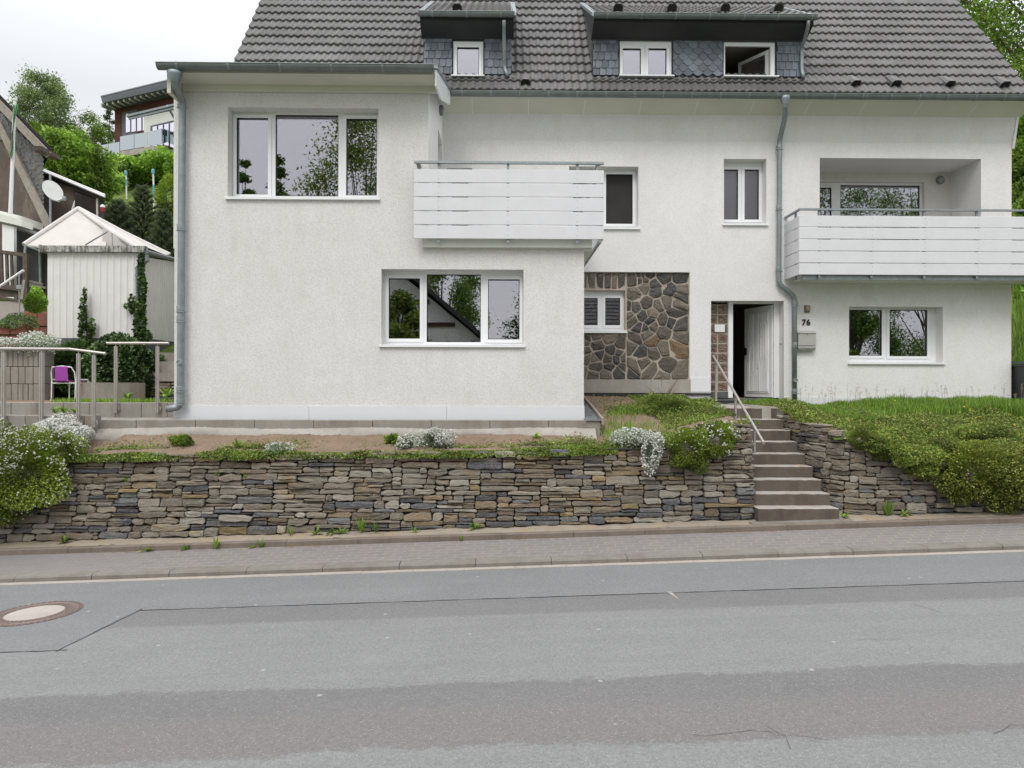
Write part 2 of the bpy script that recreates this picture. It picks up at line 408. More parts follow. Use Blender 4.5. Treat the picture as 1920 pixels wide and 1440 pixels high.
M['cast'] = metal('rusty_cast_iron', (.25, .195, .175), (.17, .13, .12), .6, .5, 30)
M['cast_l'] = concrete('manhole_concrete', (.43, .39, .36), (.38, .345, .315), (.33, .29, .26), 4)
# ================================================================ SETTING
rng = np.random.default_rng(7); rnd = random.Random(5)
S = 0.031
def sslab(mb, x0, x1, y0, y1, z0, z1, bev=0, **k):
    """box whose top and bottom follow the street's slope"""
    if bev:
        pr = [(y0, z0), (y0, z1-bev), (y0+bev*.8, z1), (y1, z1), (y1, z0)]
    else: pr = [(y0, z0), (y0, z1), (y1, z1), (y1, z0)]
    a = [(x0, y, z+S*x0) for y, z in pr]; b = [(x1, y, z+S*x1) for y, z in pr]; n = len(pr)
    mb.add(a+b, [list(range(n)), list(range(2*n-1, n-1, -1))]+[(i, i+n, (i+1)%n+n, (i+1)%n) for i in range(n)], **k)
XE = 60.0
YG0, YG1, YK1, YS1, YB1 = 8.37, 8.48, 8.67, 9.52, 9.62
# ---- road
def roadmat():
    t = NT('asphalt'); g = t.n('NewGeometry'); s = t.n('SeparateXYZ'); t.l(g.outputs['Position'], s.inputs[0]); x, y = s.outputs[0], s.outputs[1]
    p = g.outputs['Position']
    wob = t.math('MULTIPLY', t.math('SUBTRACT', t.noise(1.3, 5, .7, t.pos(.35, 1, 1)), .5), .34)
    fw = t.math('MULTIPLY', t.math('SUBTRACT', t.noise(11, 4, .75, p), .5), .22)
    yw = t.math('ADD', y, t.math('ADD', wob, fw))
    def ya(v): return RP(960, v).y
    def step(val, edge, w=.03):
        m = t.n('MapRange'); m.interpolation_type = 'SMOOTHSTEP'; m.inputs['From Min'].default_value = edge-w; m.inputs['From Max'].default_value = edge+w
        t.l(val, m.inputs[0]); return m.outputs[0]
    def band(a, b, w=.03, yy=yw): return t.math('MULTIPLY', step(yy, a, w), t.math('SUBTRACT', 1.0, step(yy, b, w)))
    ys = t.math('ADD', y, t.math('MULTIPLY', fw, .3))
    rough_c = t.mix(t.ramp(t.noise(1.2, 6, .7, p), .3, .7), (.214, .215, .213), (.189, .190, .188))
    smooth_c = t.mix(t.ramp(t.noise(.9, 6, .7, p), .3, .7), (.190, .192, .193), (.170, .172, .173))
    dark_c = t.mix(t.ramp(t.noise(1.0, 6, .7, t.pos(.5, 1, 1)), .35, .7), (.149, .146, .147), (.164, .160, .158))
    red_c = t.mix(.4, dark_c, (.19, .165, .155))
    c = rough_c
    c = t.mix(band(ya(1402), ya(1277), .03), c, t.mix(band(ya(1400), ya(1330), .12), dark_c, red_c))
    # wear inside the dark patch
    c = t.mix(t.math('MULTIPLY', t.ramp(t.noise(2.6, 6, .75, t.pos(.5, 1, 1)), .62, .72), .35), c, rough_c)
    # strip below the seam, soft lower edge
    c = t.mix(band(ya(1150), 20, .10), c, smooth_c)
    pA = RP(260, 1145); pB = RP(105, 1222); nx, ny = (pB.y-pA.y), -(pB.x-pA.x); ln = math.hypot(nx, ny); nx /= ln; ny /= ln
    dist = t.math('SUBTRACT', t.math('ADD', t.math('MULTIPLY', x, nx), t.math('MULTIPLY', y, ny)), nx*pA.x+ny*pA.y)   # sign decided below
    tst = nx*(pA.x-1)+ny*pA.y-(nx*pA.x+ny*pA.y)
    if tst < 0: dist = t.math('MULTIPLY', dist, -1.0)
    left = step(dist, 0, .006)
    inA = t.math('MULTIPLY', t.math('SUBTRACT', 1.0, left), band(ya(1152), pA.y, .05, ys))
    c = t.mix(t.math('MULTIPLY', inA, .85), c, dark_c)
    inB = t.math('MULTIPLY', left, step(ys, pB.y, .01)); c = t.mix(inB, c, smooth_c)
    # tyre streaks and stains along the travel direction
    st = t.ramp(t.noise(2.2, 6, .65, t.pos(.10, 1.6, 1)), .5, .72); c = t.mix(t.math('MULTIPLY', st, .22), c, (.135, .135, .14))
    st2 = t.ramp(t.noise(1.0, 7, .7, t.pos(.16, .9, 1)), .58, .75); c = t.mix(t.math('MULTIPLY', st2, .25), c, (.27, .27, .265))
    vo = t.n('TexVoronoi'); vo.inputs['Scale'].default_value = 95; t.l(p, vo.inputs['Vector'])
    h = t.n('SeparateColor'); t.l(vo.outputs['Color'], h.inputs[0])
    gr = t.noise(38, 3, .85, p); c = t.mix(t.ramp(gr, .35, .65), t.mix(1.0, c, (.86, .86, .87), 'MULTIPLY'), t.mix(1.0, c, (1.12, 1.12, 1.11), 'MULTIPLY'))
    spk = t.math('MULTIPLY', t.ramp(h.outputs[0], .80, .9), t.ramp(vo.outputs['Distance'], .2, .45, (1, 1, 1), (0, 0, 0)))
    c = t.mix(t.math('MULTIPLY', spk, .6), c, (.43, .43, .41))
    spd = t.math('MULTIPLY', t.ramp(h.outputs[1], .72, .85), t.ramp(vo.outputs['Distance'], .2, .5, (1, 1, 1), (0, 0, 0)))
    c = t.mix(t.math('MULTIPLY', spd, .6), c, (.07, .07, .072))
    vb = t.n('TexVoronoi'); vb.inputs['Scale'].default_value = 7; t.l(p, vb.inputs['Vector']); hb = t.n('SeparateColor'); t.l(vb.outputs['Color'], hb.inputs[0])
    blob = t.math('MULTIPLY', t.ramp(hb.outputs[0], .94, .95), t.ramp(vb.outputs['Distance'], .10, .16, (1, 1, 1), (0, 0, 0)))
    c = t.mix(t.math('MULTIPLY', blob, .55), c, (.42, .42, .42))
    t.base(c); t.rough(.85, .3)
    t.bump(t.math('SUBTRACT', 1.0, vo.outputs['Distance']), .35, .006); return t.m
mb = MB(); 
for i in range(24):
    x0 = -XE+i*2*XE/24; x1 = x0+2*XE/24; mb.add([(x0, 1.6, ROADZ(x0, 1.6)), (x1, 1.6, ROADZ(x1, 1.6)), (x1, YG0, -.27+S*x1), (x0, YG0, -.27+S*x0)], [(0, 1, 2, 3)])
road = mb.build('road', roadmat(), kind='structure')
def ribbon(mb, pts, w, off=.004, jit=.006):
    out = []
    for a, b in zip(pts[:-1], pts[1:]):
        n = max(2, int((b-a).length/.12))
        out += [a.lerp(b, i/n) for i in range(n)]
    out.append(pts[-1]); vs = []
    for i, p in enumerate(out):
        d = (out[min(i+1, len(out)-1)]-out[max(i-1, 0)]); nrm = Vector((-d.y, d.x, 0)).normalized()
        j = rnd.uniform(-jit, jit); ww = w*rnd.uniform(.5, 1.3)/2
        for s_ in (-1, 1):
            q = p+nrm*(j+s_*ww); vs.append((q.x, q.y, ROADZ(q.x, q.y)+off))
    mb.add(vs, [(2*i, 2*i+1, 2*i+3, 2*i+2) for i in range(len(out)-1)])
mb = MB()
pA, pB = RP(260, 1145), RP(105, 1222)
ribbon(mb, [pA, Vector((XE, pA.y-.02, 0))], .015)
ribbon(mb, [RP(266, 1142), pB], .015)
ribbon(mb, [Vector((-XE, pB.y, 0)), RP(125, 1219.5)], .013)
mb.build('tar_seam', simple('black_tar', (.045, .045, .05), .5, .3, 20, 0), parent=road)
mb = MB()
def crack(pts, w=.004): ribbon(mb, [RP(*q) for q in pts], w, .004, .02)
crack([(1300, 1380), (1350, 1379), (1405, 1369), (1440, 1374), (1470, 1380), (1485, 1405)]); crack([(1440, 1360), (1462, 1380), (1560, 1388)])
crack([(1860, 1375), (1900, 1362), (1990, 1360)], .003); crack([(1708, 1132), (1765, 1148)], .006); crack([(1605, 1198), (1690, 1199)], .006)
mb.build('crack', simple('crack_shadow_dirt', (.11, .10, .10), .9, .2, 20, 0), parent=road)
mb = MB()      # chipped triangle of old surface at the seam
mb.poly([(q.x, q.y, ROADZ(q.x, q.y)+.004) for q in (RP(1250, 1110), RP(1259, 1110), RP(1274, 1126))])
mb.build('chip', M['gutter_strip'], parent=road)
# ---- gutter strip, kerb, pavement, edging kerb, verge
mb = MB(); x = -XE
while x < XE:
    sslab(mb, x, x+.312, YG0, YG1-.002, -.36, -.266+rnd.uniform(-.001, .002)); x += .315
mb.build('gutter_strip', M['gutter_strip'], kind='structure')
mb = MB(); x = PX(30, 8.5)-.945*60
while x < XE:
    d = rnd.uniform(-.004, .004); sslab(mb, x, x+.938, YG1+d, YK1+d, -.45, -.2+rnd.uniform(-.003, .003), bev=.022); x += .945
mb.build('kerb', M['kerb'], kind='structure')
def pavmat():
    t = NT('zigzag_paving'); g = t.n('NewGeometry'); s = t.n('SeparateXYZ'); t.l(g.outputs['Position'], s.inputs[0])
    def tri(v, per, amp):
        return t.math('MULTIPLY', t.math('PINGPONG', v, per), amp)
    x = t.math('ADD', s.outputs[0], tri(s.outputs[1], .07, .55)); y = t.math('ADD', s.outputs[1], tri(s.outputs[0], .06, .30))
    cb = t.n('CombineXYZ'); t.l(x, cb.inputs[0]); t.l(y, cb.inputs[1])
    b = t.n('TexBrick'); t.l(cb.outputs[0], b.inputs[0]); b.inputs['Scale'].default_value = 1; b.inputs['Brick Width'].default_value = .235; b.inputs['Row Height'].default_value = .125
    b.inputs['Mortar Size'].default_value = .006; b.inputs['Mortar Smooth'].default_value = .3
    b.inputs['Color1'].default_value = (.215, .195, .188, 1); b.inputs['Color2'].default_value = (.19, .175, .17, 1); b.inputs['Mortar'].default_value = (.30, .275, .245, 1)
    p = t.pos()
    plain = t.mix(t.ramp(t.noise(2, 6, .7, p), .3, .7), (.212, .20, .196), (.19, .178, .175))
    # the joints wear away towards the left of the photo
    m = t.n('MapRange'); m.inputs['From Min'].default_value = -6.2; m.inputs['From Max'].default_value = -3; t.l(t.math('ADD', s.outputs[0], t.math('MULTIPLY', t.noise(.8, 4, .6, p), 2.5)), m.inputs[0])
    c = t.mix(m.outputs[0], plain, b.outputs[0])
    c = t.mix(t.math('MULTIPLY', t.ramp(t.noise(5, 6, .75, p), .45, .7), .3), c, (.25, .225, .195))
    c = t.mix(t.math('MULTIPLY', t.ramp(t.noise(60, 3, .8, p), .5, .7), .35), c, (.11, .105, .10))
    t.base(c); t.rough(.9, .2); t.bump(t.noise(70, 4, .8, p), .4, .004); return t.m
mb = MB(); n = 30
for i in range(n):
    x0 = -XE+i*2*XE/n; x1 = x0+2*XE/n
    mb.add([(x0, YK1, -.206+S*x0), (x1, YK1, -.206+S*x1), (x1, YS1, -.170+S*x1), (x0, YS1, -.170+S*x0)], [(0, 1, 2, 3)])
mb.build('pavement', pavmat(), kind='structure')
mb = MB(); x = -XE
while x < XE:
    sslab(mb, x, x+.995, YS1, YB1, -.45, -.092+rnd.uniform(-.004, .004), bev=.012); x += 1.0
mb.build('edging_kerb', concrete('edging_kerb_concrete', (.22, .185, .155), (.17, .14, .115), (.12, .095, .075), 4), kind='structure')
nx_, ny_ = 700, 9
X = np.linspace(-30, 30, nx_); Yv = np.linspace(YB1, 10.35, ny_); XX, YY = np.meshgrid(X, Yv, indexing='ij')
ZZ = -.105+S*XX+(YY-YB1)*.05+rng.normal(0, .006, XX.shape)+.012*np.sin(XX*3.1)*np.sin(XX*.9)
def gridf(a, b):
    i, j = np.meshgrid(np.arange(a-1), np.arange(b-1), indexing='ij'); k = (i*b+j).ravel(); return np.stack([k, k+b, k+b+1, k+1], 1)
np_mesh('verge', np.stack([XX, YY, ZZ], -1).reshape(-1, 3), gridf(nx_, ny_), M['verge'], smooth=True, kind='structure')
# ---- opposite side of the street
mb = MB()
for i in range(24):
    x0 = -XE+i*2*XE/24; x1 = x0+2*XE/24
    for a, b, za, zb in ((1.45, 1.6, .02, .02), (1.6, 1.601, .02, -.2), (-.4, 1.45, .03, .02)):
        mb.add([(x0, a, za+S*x0), (x1, a, za+S*x1), (x1, b, zb+S*x1), (x0, b, zb+S*x0)], [(0, 1, 2, 3)])
mb.build('far_pavement', M['kerb'], kind='structure')

# ---- ground: one sheet to the horizon
def sm(a, b, x):
    t = np.clip((x-a)/(b-a), 0, 1); return t*t*(3-2*t)
def GZ(x, y):
    x = np.asarray(x, float); y = np.asarray(y, float); xs = np.clip(x, -45, 45)
    prof = np.interp(y, [-400, -60, -12, -1, 9.9, 10.6, 12.0, 15, 17, 20, 26, 42, 60, 120, 600], [-9, -4, -1.2, -.22, -.42, .2, 1.15, 1.3, 2.85, 3.6, 6.6, 15.0, 22, 40, 95])
    z = prof+S*xs
    inside = sm(-6.2, -5.7, x)*(1-sm(10.6, 11.3, x))*(1-sm(24, 27, y))*(y > 9)
    z = z*(1-inside)+np.minimum(z, .3)*inside
    rgt = sm(10.8, 13, x)*sm(12, 16, y); z = z+rgt*1.1*(1-sm(30, 60, y))
    z = z+.25*np.sin(x*.35+y*.2)*sm(20, 30, y)
    return z
gx = np.concatenate([np.linspace(-400, -45, 15), np.linspace(-43, 43, 110), np.linspace(45, 400, 15)])
gy = np.concatenate([np.linspace(-400, -20, 14), np.linspace(-18, 34, 120), np.linspace(36, 70, 18), np.linspace(75, 600, 20)])
XX, YY = np.meshgrid(gx, gy, indexing='ij'); ZZ = GZ(XX, YY)
np_mesh('ground', np.stack([XX, YY, ZZ], -1).reshape(-1, 3), gridf(len(gx), len(gy)), M['grass_ground'], smooth=True, kind='structure')

# ---- front banks (soil) left and right of the steps
WT_X = [-14, -9, -6.2, -4, 0, 1.5, 2.6, 3.2, 3.7]; WT_Z = [.75, .84, .91, .94, .985, 1.02, 1.12, 1.30, 1.42]
def wtop(x): return np.interp(x, WT_X, WT_Z)
def bankL(x, y):
    x = np.asarray(x, float); y = np.asarray(y, float)
    yb = 10.98+sm(1.25, 1.6, x)*3.3; zb = 1.19+sm(1.25, 1.75, x)*.56
    zb = np.where(x < -6.0, 1.10-.03*(-6-x), zb)
    t = np.clip((y-10.15)/(yb-10.15), 0, 1.0); p = np.where(x > 1.5, .85, .7)
    a = wtop(x)-.015
    return a+(zb-a)*t**p+.010*np.sin(x*2.1+y*3)+.005*np.sin(x*11.3-y*7)+.06*np.sin(PI*t)*sm(1.6, 2.4, x)
def bank(name, x0, x1, y0, y1, fn, nx, ny, mt='soil'):
    XX, YY = np.meshgrid(np.linspace(x0, x1, nx), np.linspace(y0, y1, ny), indexing='ij'); ZZ = fn(XX, YY)+rng.normal(0, .006, XX.shape)
    return np_mesh(name, np.stack([XX, YY, ZZ], -1).reshape(-1, 3), gridf(nx, ny), M[mt], smooth=True, kind='structure')
bank('soil_bank', -14, 1.62, 10.08, 11.05, bankL, 420, 26)
bank('soil_bank', 1.60, 3.62, 10.12, 14.36, bankL, 70, 110)
RT_X = [4.7, 5.2, 5.9, 6.6, 8, 12, 20]; RT_Z = [1.34, 1.12, .99, .86, .68, .62, .7]
def bankR(x, y):
    x = np.asarray(x, float); y = np.asarray(y, float)
    a = np.interp(x, RT_X, RT_Z)-.05+.0*x
    a = a+(1.40-a)*sm(5.4, 4.9, x)*0
    t = np.clip((y-10.15)/(14.3-10.15), 0, 1)
    top = 1.57+np.clip(x-11, 0, 3)*.03
    side = 1-sm(4.9, 5.9, x)
    z = a+(top-a)*(1-(1-t)**2.3)
    zs = 1.20+(y-10.15)*.19; z = z*(1-side)+np.minimum(zs, 1.56)*side
    return z+.02*np.sin(x*4.3+y*2)+.015*np.sin(x*9.7-y*6)
bank('grassy_bank', 4.98, 15, 10.12, 14.5, bankR, 240, 110, 'grass_ground')
# terrace behind the low block walls on the left
mb = MB(); mb.add([(-16, 11.75, 1.66), (-5.44, 11.75, 1.66), (-5.44, 17, 1.66), (-16, 17, 1.66)], [(0, 1, 2, 3)]); mb.build('terrace_ground', M['soil'], kind='structure')
mb = MB(); mb.add([(-16, 11.12, 1.40), (-5.44, 11.12, 1.40), (-5.44, 11.75, 1.42), (-16, 11.75, 1.42)], [(0, 1, 2, 3)]); mb.build('ramp_path', M['conc'], kind='structure')
# gravel strip
mb = MB(); mb.add([(1.35, 11.0, 1.41), (1.60, 11.0, 1.41), (1.64, 14.3, 1.74), (1.35, 14.3, 1.74)], [(0, 1, 2, 3)]); mb.build('gravel_strip', M['gravel'], kind='structure')

# ================================================================ DRY STONE WALLS
def stone_mesh(mb, to3, s0, s1, z0, z1, color, dep, tilt):
    """one irregular stone; to3(s,z,d) maps wall coordinates to the scene"""
    L, H = s1-s0, z1-z0; cx, cz = (s0+s1)/2, (z0+z1)/2
    j = min(H*.16, .014); c = min(H*.30, L*.25, .02)
    nt = max(1, int(L/.13)); pts = []
    def J(a=1): return rnd.uniform(-j, j)*a
    ch = [c*rnd.uniform(.2, 1.5) for _ in range(4)]
    if rnd.random() < .28 and L > .15: ch[rnd.randrange(4)] = min(L*.3, H*1.2)
    pts.append((-L/2+ch[0], -H/2+J(.5)))
    for i in range(1, nt+1): pts.append((-L/2+ch[0]+(L-ch[0]-ch[1])*i/(nt+1), -H/2+J()))
    pts.append((L/2-ch[1], -H/2+J(.5))); pts.append((L/2, -H/2+min(ch[1], H*.42))); pts.append((L/2+J(), H/2-min(ch[2], H*.42)))
    pts.append((L/2-ch[2], H/2+J(.5)))
    for i in range(1, nt+1): pts.append((L/2-ch[2]-(L-ch[2]-ch[3])*i/(nt+1), H/2+J()))
    pts.append((-L/2+ch[3], H/2+J(.5))); pts.append((-L/2+J(), H/2-min(ch[3], H*.42))); pts.append((-L/2, -H/2+min(ch[0], H*.42)))
    n = len(pts); ct, st = math.cos(tilt), math.sin(tilt)
    def R(p, k=1.0): 
        a, b = p[0]*k if k != 1 else p[0], p[1]*k if k != 1 else p[1]; return (cx+a*ct-b*st, cz+a*st+b*ct)
    fx, fz = rnd.uniform(-.02, .02), rnd.uniform(-.18, .18)
    vs = []
    inset = .006
    for ring, (d, sc_) in enumerate(((-.16, 0), (dep-.012, 0), (dep, inset))):
        for p in pts:
            q = (p[0]*(1-2*sc_/L), p[1]*(1-2*sc_/H)); a, b = R(q)
            dd = d + (fx*p[0]/L+fz*p[1] if ring else 0)
            vs.append(to3(a, b, dd+(rnd.uniform(-.004, .004) if ring == 2 else 0)))
    for k_ in (.45,):
        for p in pts:
            a, b = R((p[0]*k_*1.3, p[1]*k_)); vs.append(to3(a, b, dep+.004+rnd.uniform(-.006, .008)+fx*p[0]/L+fz*p[1]*k_))
    fs = []
    for r in range(3):
        for i in range(n): fs.append((r*n+i, r*n+(i+1)%n, (r+1)*n+(i+1)%n, (r+1)*n+i))
    fs.append(list(range(3*n, 4*n)))
    mb.add(vs, fs, c=color)
BASEC = [(.23,.205,.165), (.205,.18,.148), (.255,.232,.192), (.175,.153,.125), (.215,.19,.15), (.19,.16,.125), (.275,.255,.215)]
BLUE = [(.105,.108,.112), (.14,.14,.142), (.085,.088,.093)]
RUST = [(.20,.155,.10), (.19,.15,.105), (.23,.18,.095), (.17,.135,.10), (.215,.175,.12), (.16,.125,.09)]
def scol(x, z, zt, rust=1.0):
    h = z/zt
    nx = math.sin(x*1.3+.7)+math.sin(x*.47+2)+.6*math.sin(x*3.1)
    pb = .07+.30*max(0, 1-h*1.8)+.06*max(0, nx-.6)
    pr = (.06+.30*max(0, h-.45)*1.2+.30*math.exp(-((x-.7)/1.5)**2))*rust
    r = rnd.random()
    c = rnd.choice(BLUE) if r < pb else rnd.choice(RUST) if r < pb+pr else rnd.choice(BASEC)
    k = rnd.uniform(.70, 1.25); return tuple(q*k for q in c)
def drywall(path, bottom, top, batter, colorf, hmin=.04, hmax=.125, lmin=.10, lmax=.62):
    segs = []; tot = 0
    for a, b in zip(path[:-1], path[1:]):
        a, b = Vector(a), Vector(b); l = (b-a).length; d = (b-a)/l; segs.append((tot, l, a, d)); tot += l
    def frame(s):
        for (s0, l, a, d) in segs:
            if s <= s0+l or (s0, l, a, d) == segs[-1]:
                return a+d*(s-s0), d
    def to3(s, z, d):
        p, t = frame(max(0, min(tot, s)))
        # smooth normal
        t2 = (frame(min(tot, s+.07))[1]+frame(max(0, s-.07))[1]).normalized(); n = Vector((t2.y, -t2.x))
        q = p+t*(s-max(0, min(tot, s)))+n*(d-(batter(s) if callable(batter) else batter)*max(0, z-bottom(p.x)))
        return (q.x, q.y, z)
    mb = MB(); dx = .02; N = int(tot/dx)
    xs = [frame((i+.5)*dx)[0].x for i in range(N)]; ss = [(i+.5)*dx for i in range(N)]
    h = [bottom(x) for x in xs]; tp = [top(s, x) for s, x in zip(ss, xs)]
    done = 0
    tol = .013
    while done < 6000:
        done += 1
        k = min(range(N), key=lambda i: h[i]-tp[i])
        if h[k] > tp[k]-.018: break
        a = k
        while a > 0 and abs(h[a-1]-h[k]) < tol: a -= 1
        b = k+1
        while b < N and abs(h[b]-h[k]) < tol: b += 1
        run = b-a
        hl = h[a-1]-h[k] if a > 0 else 9; hr = h[b]-h[k] if b < N else 9
        if run*dx < .075:
            dz = min(abs(hl), abs(hr)); dz = max(.02, min(dz, .09))
        else:
            w = int(rnd.triangular(lmin+.03, lmax+.08, .30)/dx)
            if run > w*1.3:
                sl = run-w; o_ = rnd.choice((0, sl, sl//2 if sl*dx > .22 else 0)); a = a+o_; b = a+w
            dz = rnd.triangular(hmin, hmax, .072)
            if rnd.random() < .75:
                hl = h[a-1]-h[k] if a > 0 else 9; hr = h[b]-h[k] if b < N else 9
                for q in rnd.sample((hl, hr), 2):
                    if .028 < q < .125: dz = q; break
            if rnd.random() < .13: dz *= .55
        s0, s1 = a*dx, b*dx; mid = (a+b)//2
        z0 = max(h[a:b]); z1 = z0+dz
        if z1 > tp[min(mid, N-1)]+.035: z1 = tp[min(mid, N-1)]+rnd.uniform(-.005, .03)
        if z1-z0 < .016: z1 = z0+.018
        g = .008
        L = s1-s0
        tl = rnd.gauss(0, .012) if L > .12 else 0
        zz = min(h[a:b])
        stone_mesh(mb, to3, s0+g*.6, s1-g*.6, z0+g*.5-.003, z1-g*.5, colorf(xs[min(mid, N-1)], (z0+z1)/2-bottom(xs[min(mid, N-1)]), tp[min(mid, N-1)]-bottom(xs[min(mid, N-1)])), rnd.uniform(-.028, .022), tl)
        for i in range(a, b): h[i] = z1+rnd.uniform(-.0015, .0015)*0
    # dark earth core behind the stones
    core = MB(); n = int(tot/.1)
    row = [(to3(i*tot/n, bottom(frame(i*tot/n)[0].x)-.1, -.05), to3(i*tot/n, top(i*tot/n, frame(i*tot/n)[0].x)-.03, -.05)) for i in range(n+1)]
    vs = [q for r_ in row for q in r_]; core.add(vs, [(2*i, 2*i+2, 2*i+3, 2*i+1) for i in range(n)])
    return mb, core
def zb(x): return -.085+S*x
M['core'] = simple('dark_joint_earth', (.035, .028, .022), 1, .3, 9, .3)
w1 = empty('stone_wall', (-3, 10, 0), 'long dry stone retaining wall below the white house, left of the concrete steps', 'retaining wall')
mb, core = drywall([(-10.5, 9.97), (3.50, 9.92), (3.66, 9.93), (3.72, 9.98), (3.72, 12.4)], zb,
    lambda s, x: float(wtop(x))+.015*math.sin(x*2.3) if s < 14.1 else 1.36+(s-14.1)*.02, lambda s: .15 if s < 13.9 else .15-.12*min(1, (s-13.9)/.25), scol)
mb.build('stone', M['stone'], w1, kind='stuff'); core.build('core', M['core'], w1)
w2 = empty('stone_wall', (7, 10, 0), 'curved dry stone retaining wall under hanging green plants, right of the concrete steps', 'retaining wall')
# distances along the path decide the height beside the steps
rt = lambda s, x: np.interp(s, [0, .5, 1.7, 2.0, 2.5, 3.0, 3.7, 5.2, 9.5, 15], [1.46, 1.42, 1.32, 1.24, 1.14, 1.07, .97, .80, .62, .66])
mb, core = drywall([(4.84, 12.0), (4.86, 10.8), (4.90, 10.35), (5.0, 10.12), (5.2, 9.99), (5.5, 9.93), (6.5, 9.93), (18, 10.0)], zb,
    lambda s, x: float(rt(s, x))+.012*math.sin(s*5), lambda s: .12*min(1, max(0, (s-1.3)/.8)), lambda x, z, zt: scol(x, z, zt, .45))
mb.build('stone', M['stone'], w2, kind='stuff'); core.build('core', M['core'], w2)

# ================================================================ STEPS
st = empty('concrete_steps', (4.25, 9.8, 0), 'worn brown concrete garden steps between the two dry stone walls', 'steps')
h0, D0, TR, RI = 1.79, 9.78, .27, .17
for k in range(9):
    y0 = D0+k*TR; zt = 2-(h0-RI*k); zl = zt-RI
    mb = MB(); yb = y0+TR+.05 if k < 8 else 14.28
    if k == 8: zt = 1.585
    x0, x1 = 3.70-.04*zt, 4.86-.004*k
    bv = .012
    mb.cur = 0
    # tread slab
    def shell(x0, x1, y0, y1, z0, z1):
        n = 14; vs = []; fs = []
        prof = [(y1, z1), (y0+bv, z1), (y0+bv*.3, z1-bv*.3), (y0, z1-bv), (y0, z0)]
        for i in range(n+1):
            x = x0+(x1-x0)*i/n
            for q, (y, z) in enumerate(prof):
                jj = rnd.uniform(-.004, .004) if q in (1, 2, 3) else 0; vs.append((x, y+jj, z+jj))
        m_ = len(prof)
        for i in range(n):
            for q in range(m_-1): fs.append((i*m_+q, i*m_+q+1, (i+1)*m_+q+1, (i+1)*m_+q))
        b = mb.add(vs, fs); 
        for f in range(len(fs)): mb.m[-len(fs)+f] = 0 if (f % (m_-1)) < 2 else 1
        mb.add([vs[q] for q in range(m_)]+[(x0, y1, z0)], [list(range(m_+1))], m=1)
        mb.add([vs[n*m_+q] for q in range(m_)]+[(x1, y1, z0)], [list(range(m_+1))[::-1]], m=1)
    shell(x0, x1, y0, yb, zl-.03, zt)
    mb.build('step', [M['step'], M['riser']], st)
mb = MB(); mb.box(4.56, 4.72, D0+8*TR-.01, 12.6, 1.2, 1.592); mb.box(4.725, 4.98, 12.0, 14.28, 1.1, 1.60); mb.box(3.0, 3.615, 12.9, 14.28, 1.1, 1.60); mb.build('landing_kerb', M['conc_l'], st)
# bottom slab in front of the steps
mb = MB(); sslab(mb, 3.55, 5.0, YB1, 9.79, -.3, -.088); mb.build('landing_slab', M['kerb'], st)
# stair handrail
hr = empty('handrail', (3.86, 11, 0), 'slanting stainless steel handrail on three posts beside the concrete steps', 'handrail')
ra, rb = Vector((3.86, 12.44, PZ(667, 12.44))), Vector((3.86, 10.03, PZ(830, 10.03)))
d = (rb-ra).normalized()
mb = MB(); mb.tube([ra, rb], .0215, 12); mb.tube([ra-d*.004, ra+d*.012], .025, 12); mb.tube([rb-d*.012, rb+d*.004], .025, 12); mb.build('rail', M['steel'], hr, smooth=False)
for (u, vb) in ((1344, 745), (1381, 785), (1417, 842)):
    Y = 3.86*1280/(u-942); t_ = (ra.y-Y)/(ra.y-rb.y); zt = ra.z+(rb.z-ra.z)*t_
    mb = MB(); mb.box(3.845, 3.875, Y-.02, Y+.02, PZ(vb, Y)-.06, zt-.015); mb.tube([(3.86, Y, zt-.03), (3.86, Y, zt-.005)], .008, 8); mb.build('post', M['steel'], hr)
# manhole
c = RP(65, 1150); mh = empty('manhole_cover', (c.x, c.y, c.z), 'round rusty manhole cover with a pale concrete centre set in the road', 'manhole cover')
RS = Matrix.Rotation(-math.atan(S), 3, 'Y') @ Matrix.Rotation(-math.atan(CF), 3, 'X')
MK = .86
mb = MB(); mb.lathe(c, [(.50*MK, -.03), (.50*MK, .006), (.44*MK, .006), (.435*MK, .001), (.42*MK, .001), (.415*MK, .006), (.405*MK, .006)], 64, RS)
mb.build('frame', M['cast'], mh)
mb = MB(); mb.lathe(c, [(.40*MK, -.03), (.40*MK, .004), (.305*MK, .004), (.30*MK, -.005)], 64, RS)
for i in range(40):
    a = 2*PI*i/40
    for r in (.335, .375):
        aa = a+(PI/40 if r > .35 else 0)
        mb.cbox(c+RS @ Vector((MK*r*math.cos(aa), MK*r*math.sin(aa), .006)), (.028, .026, .008), RS @ Matrix.Rotation(aa, 3, 'Z'))
for i in range(48):
    a = 2*PI*i/48; mb.cbox(c+RS @ Vector((MK*.47*math.cos(a), MK*.47*math.sin(a), .008)), (.03, .028, .006), RS @ Matrix.Rotation(a, 3, 'Z'))
mb.build('lid_ring', M['cast'], mh)
mb = MB(); mb.lathe(c, [(.305*MK, -.02), (.303*MK, .008), (.0, .010)], 64, RS); mb.build('lid_centre', M['cast_l'], mh)
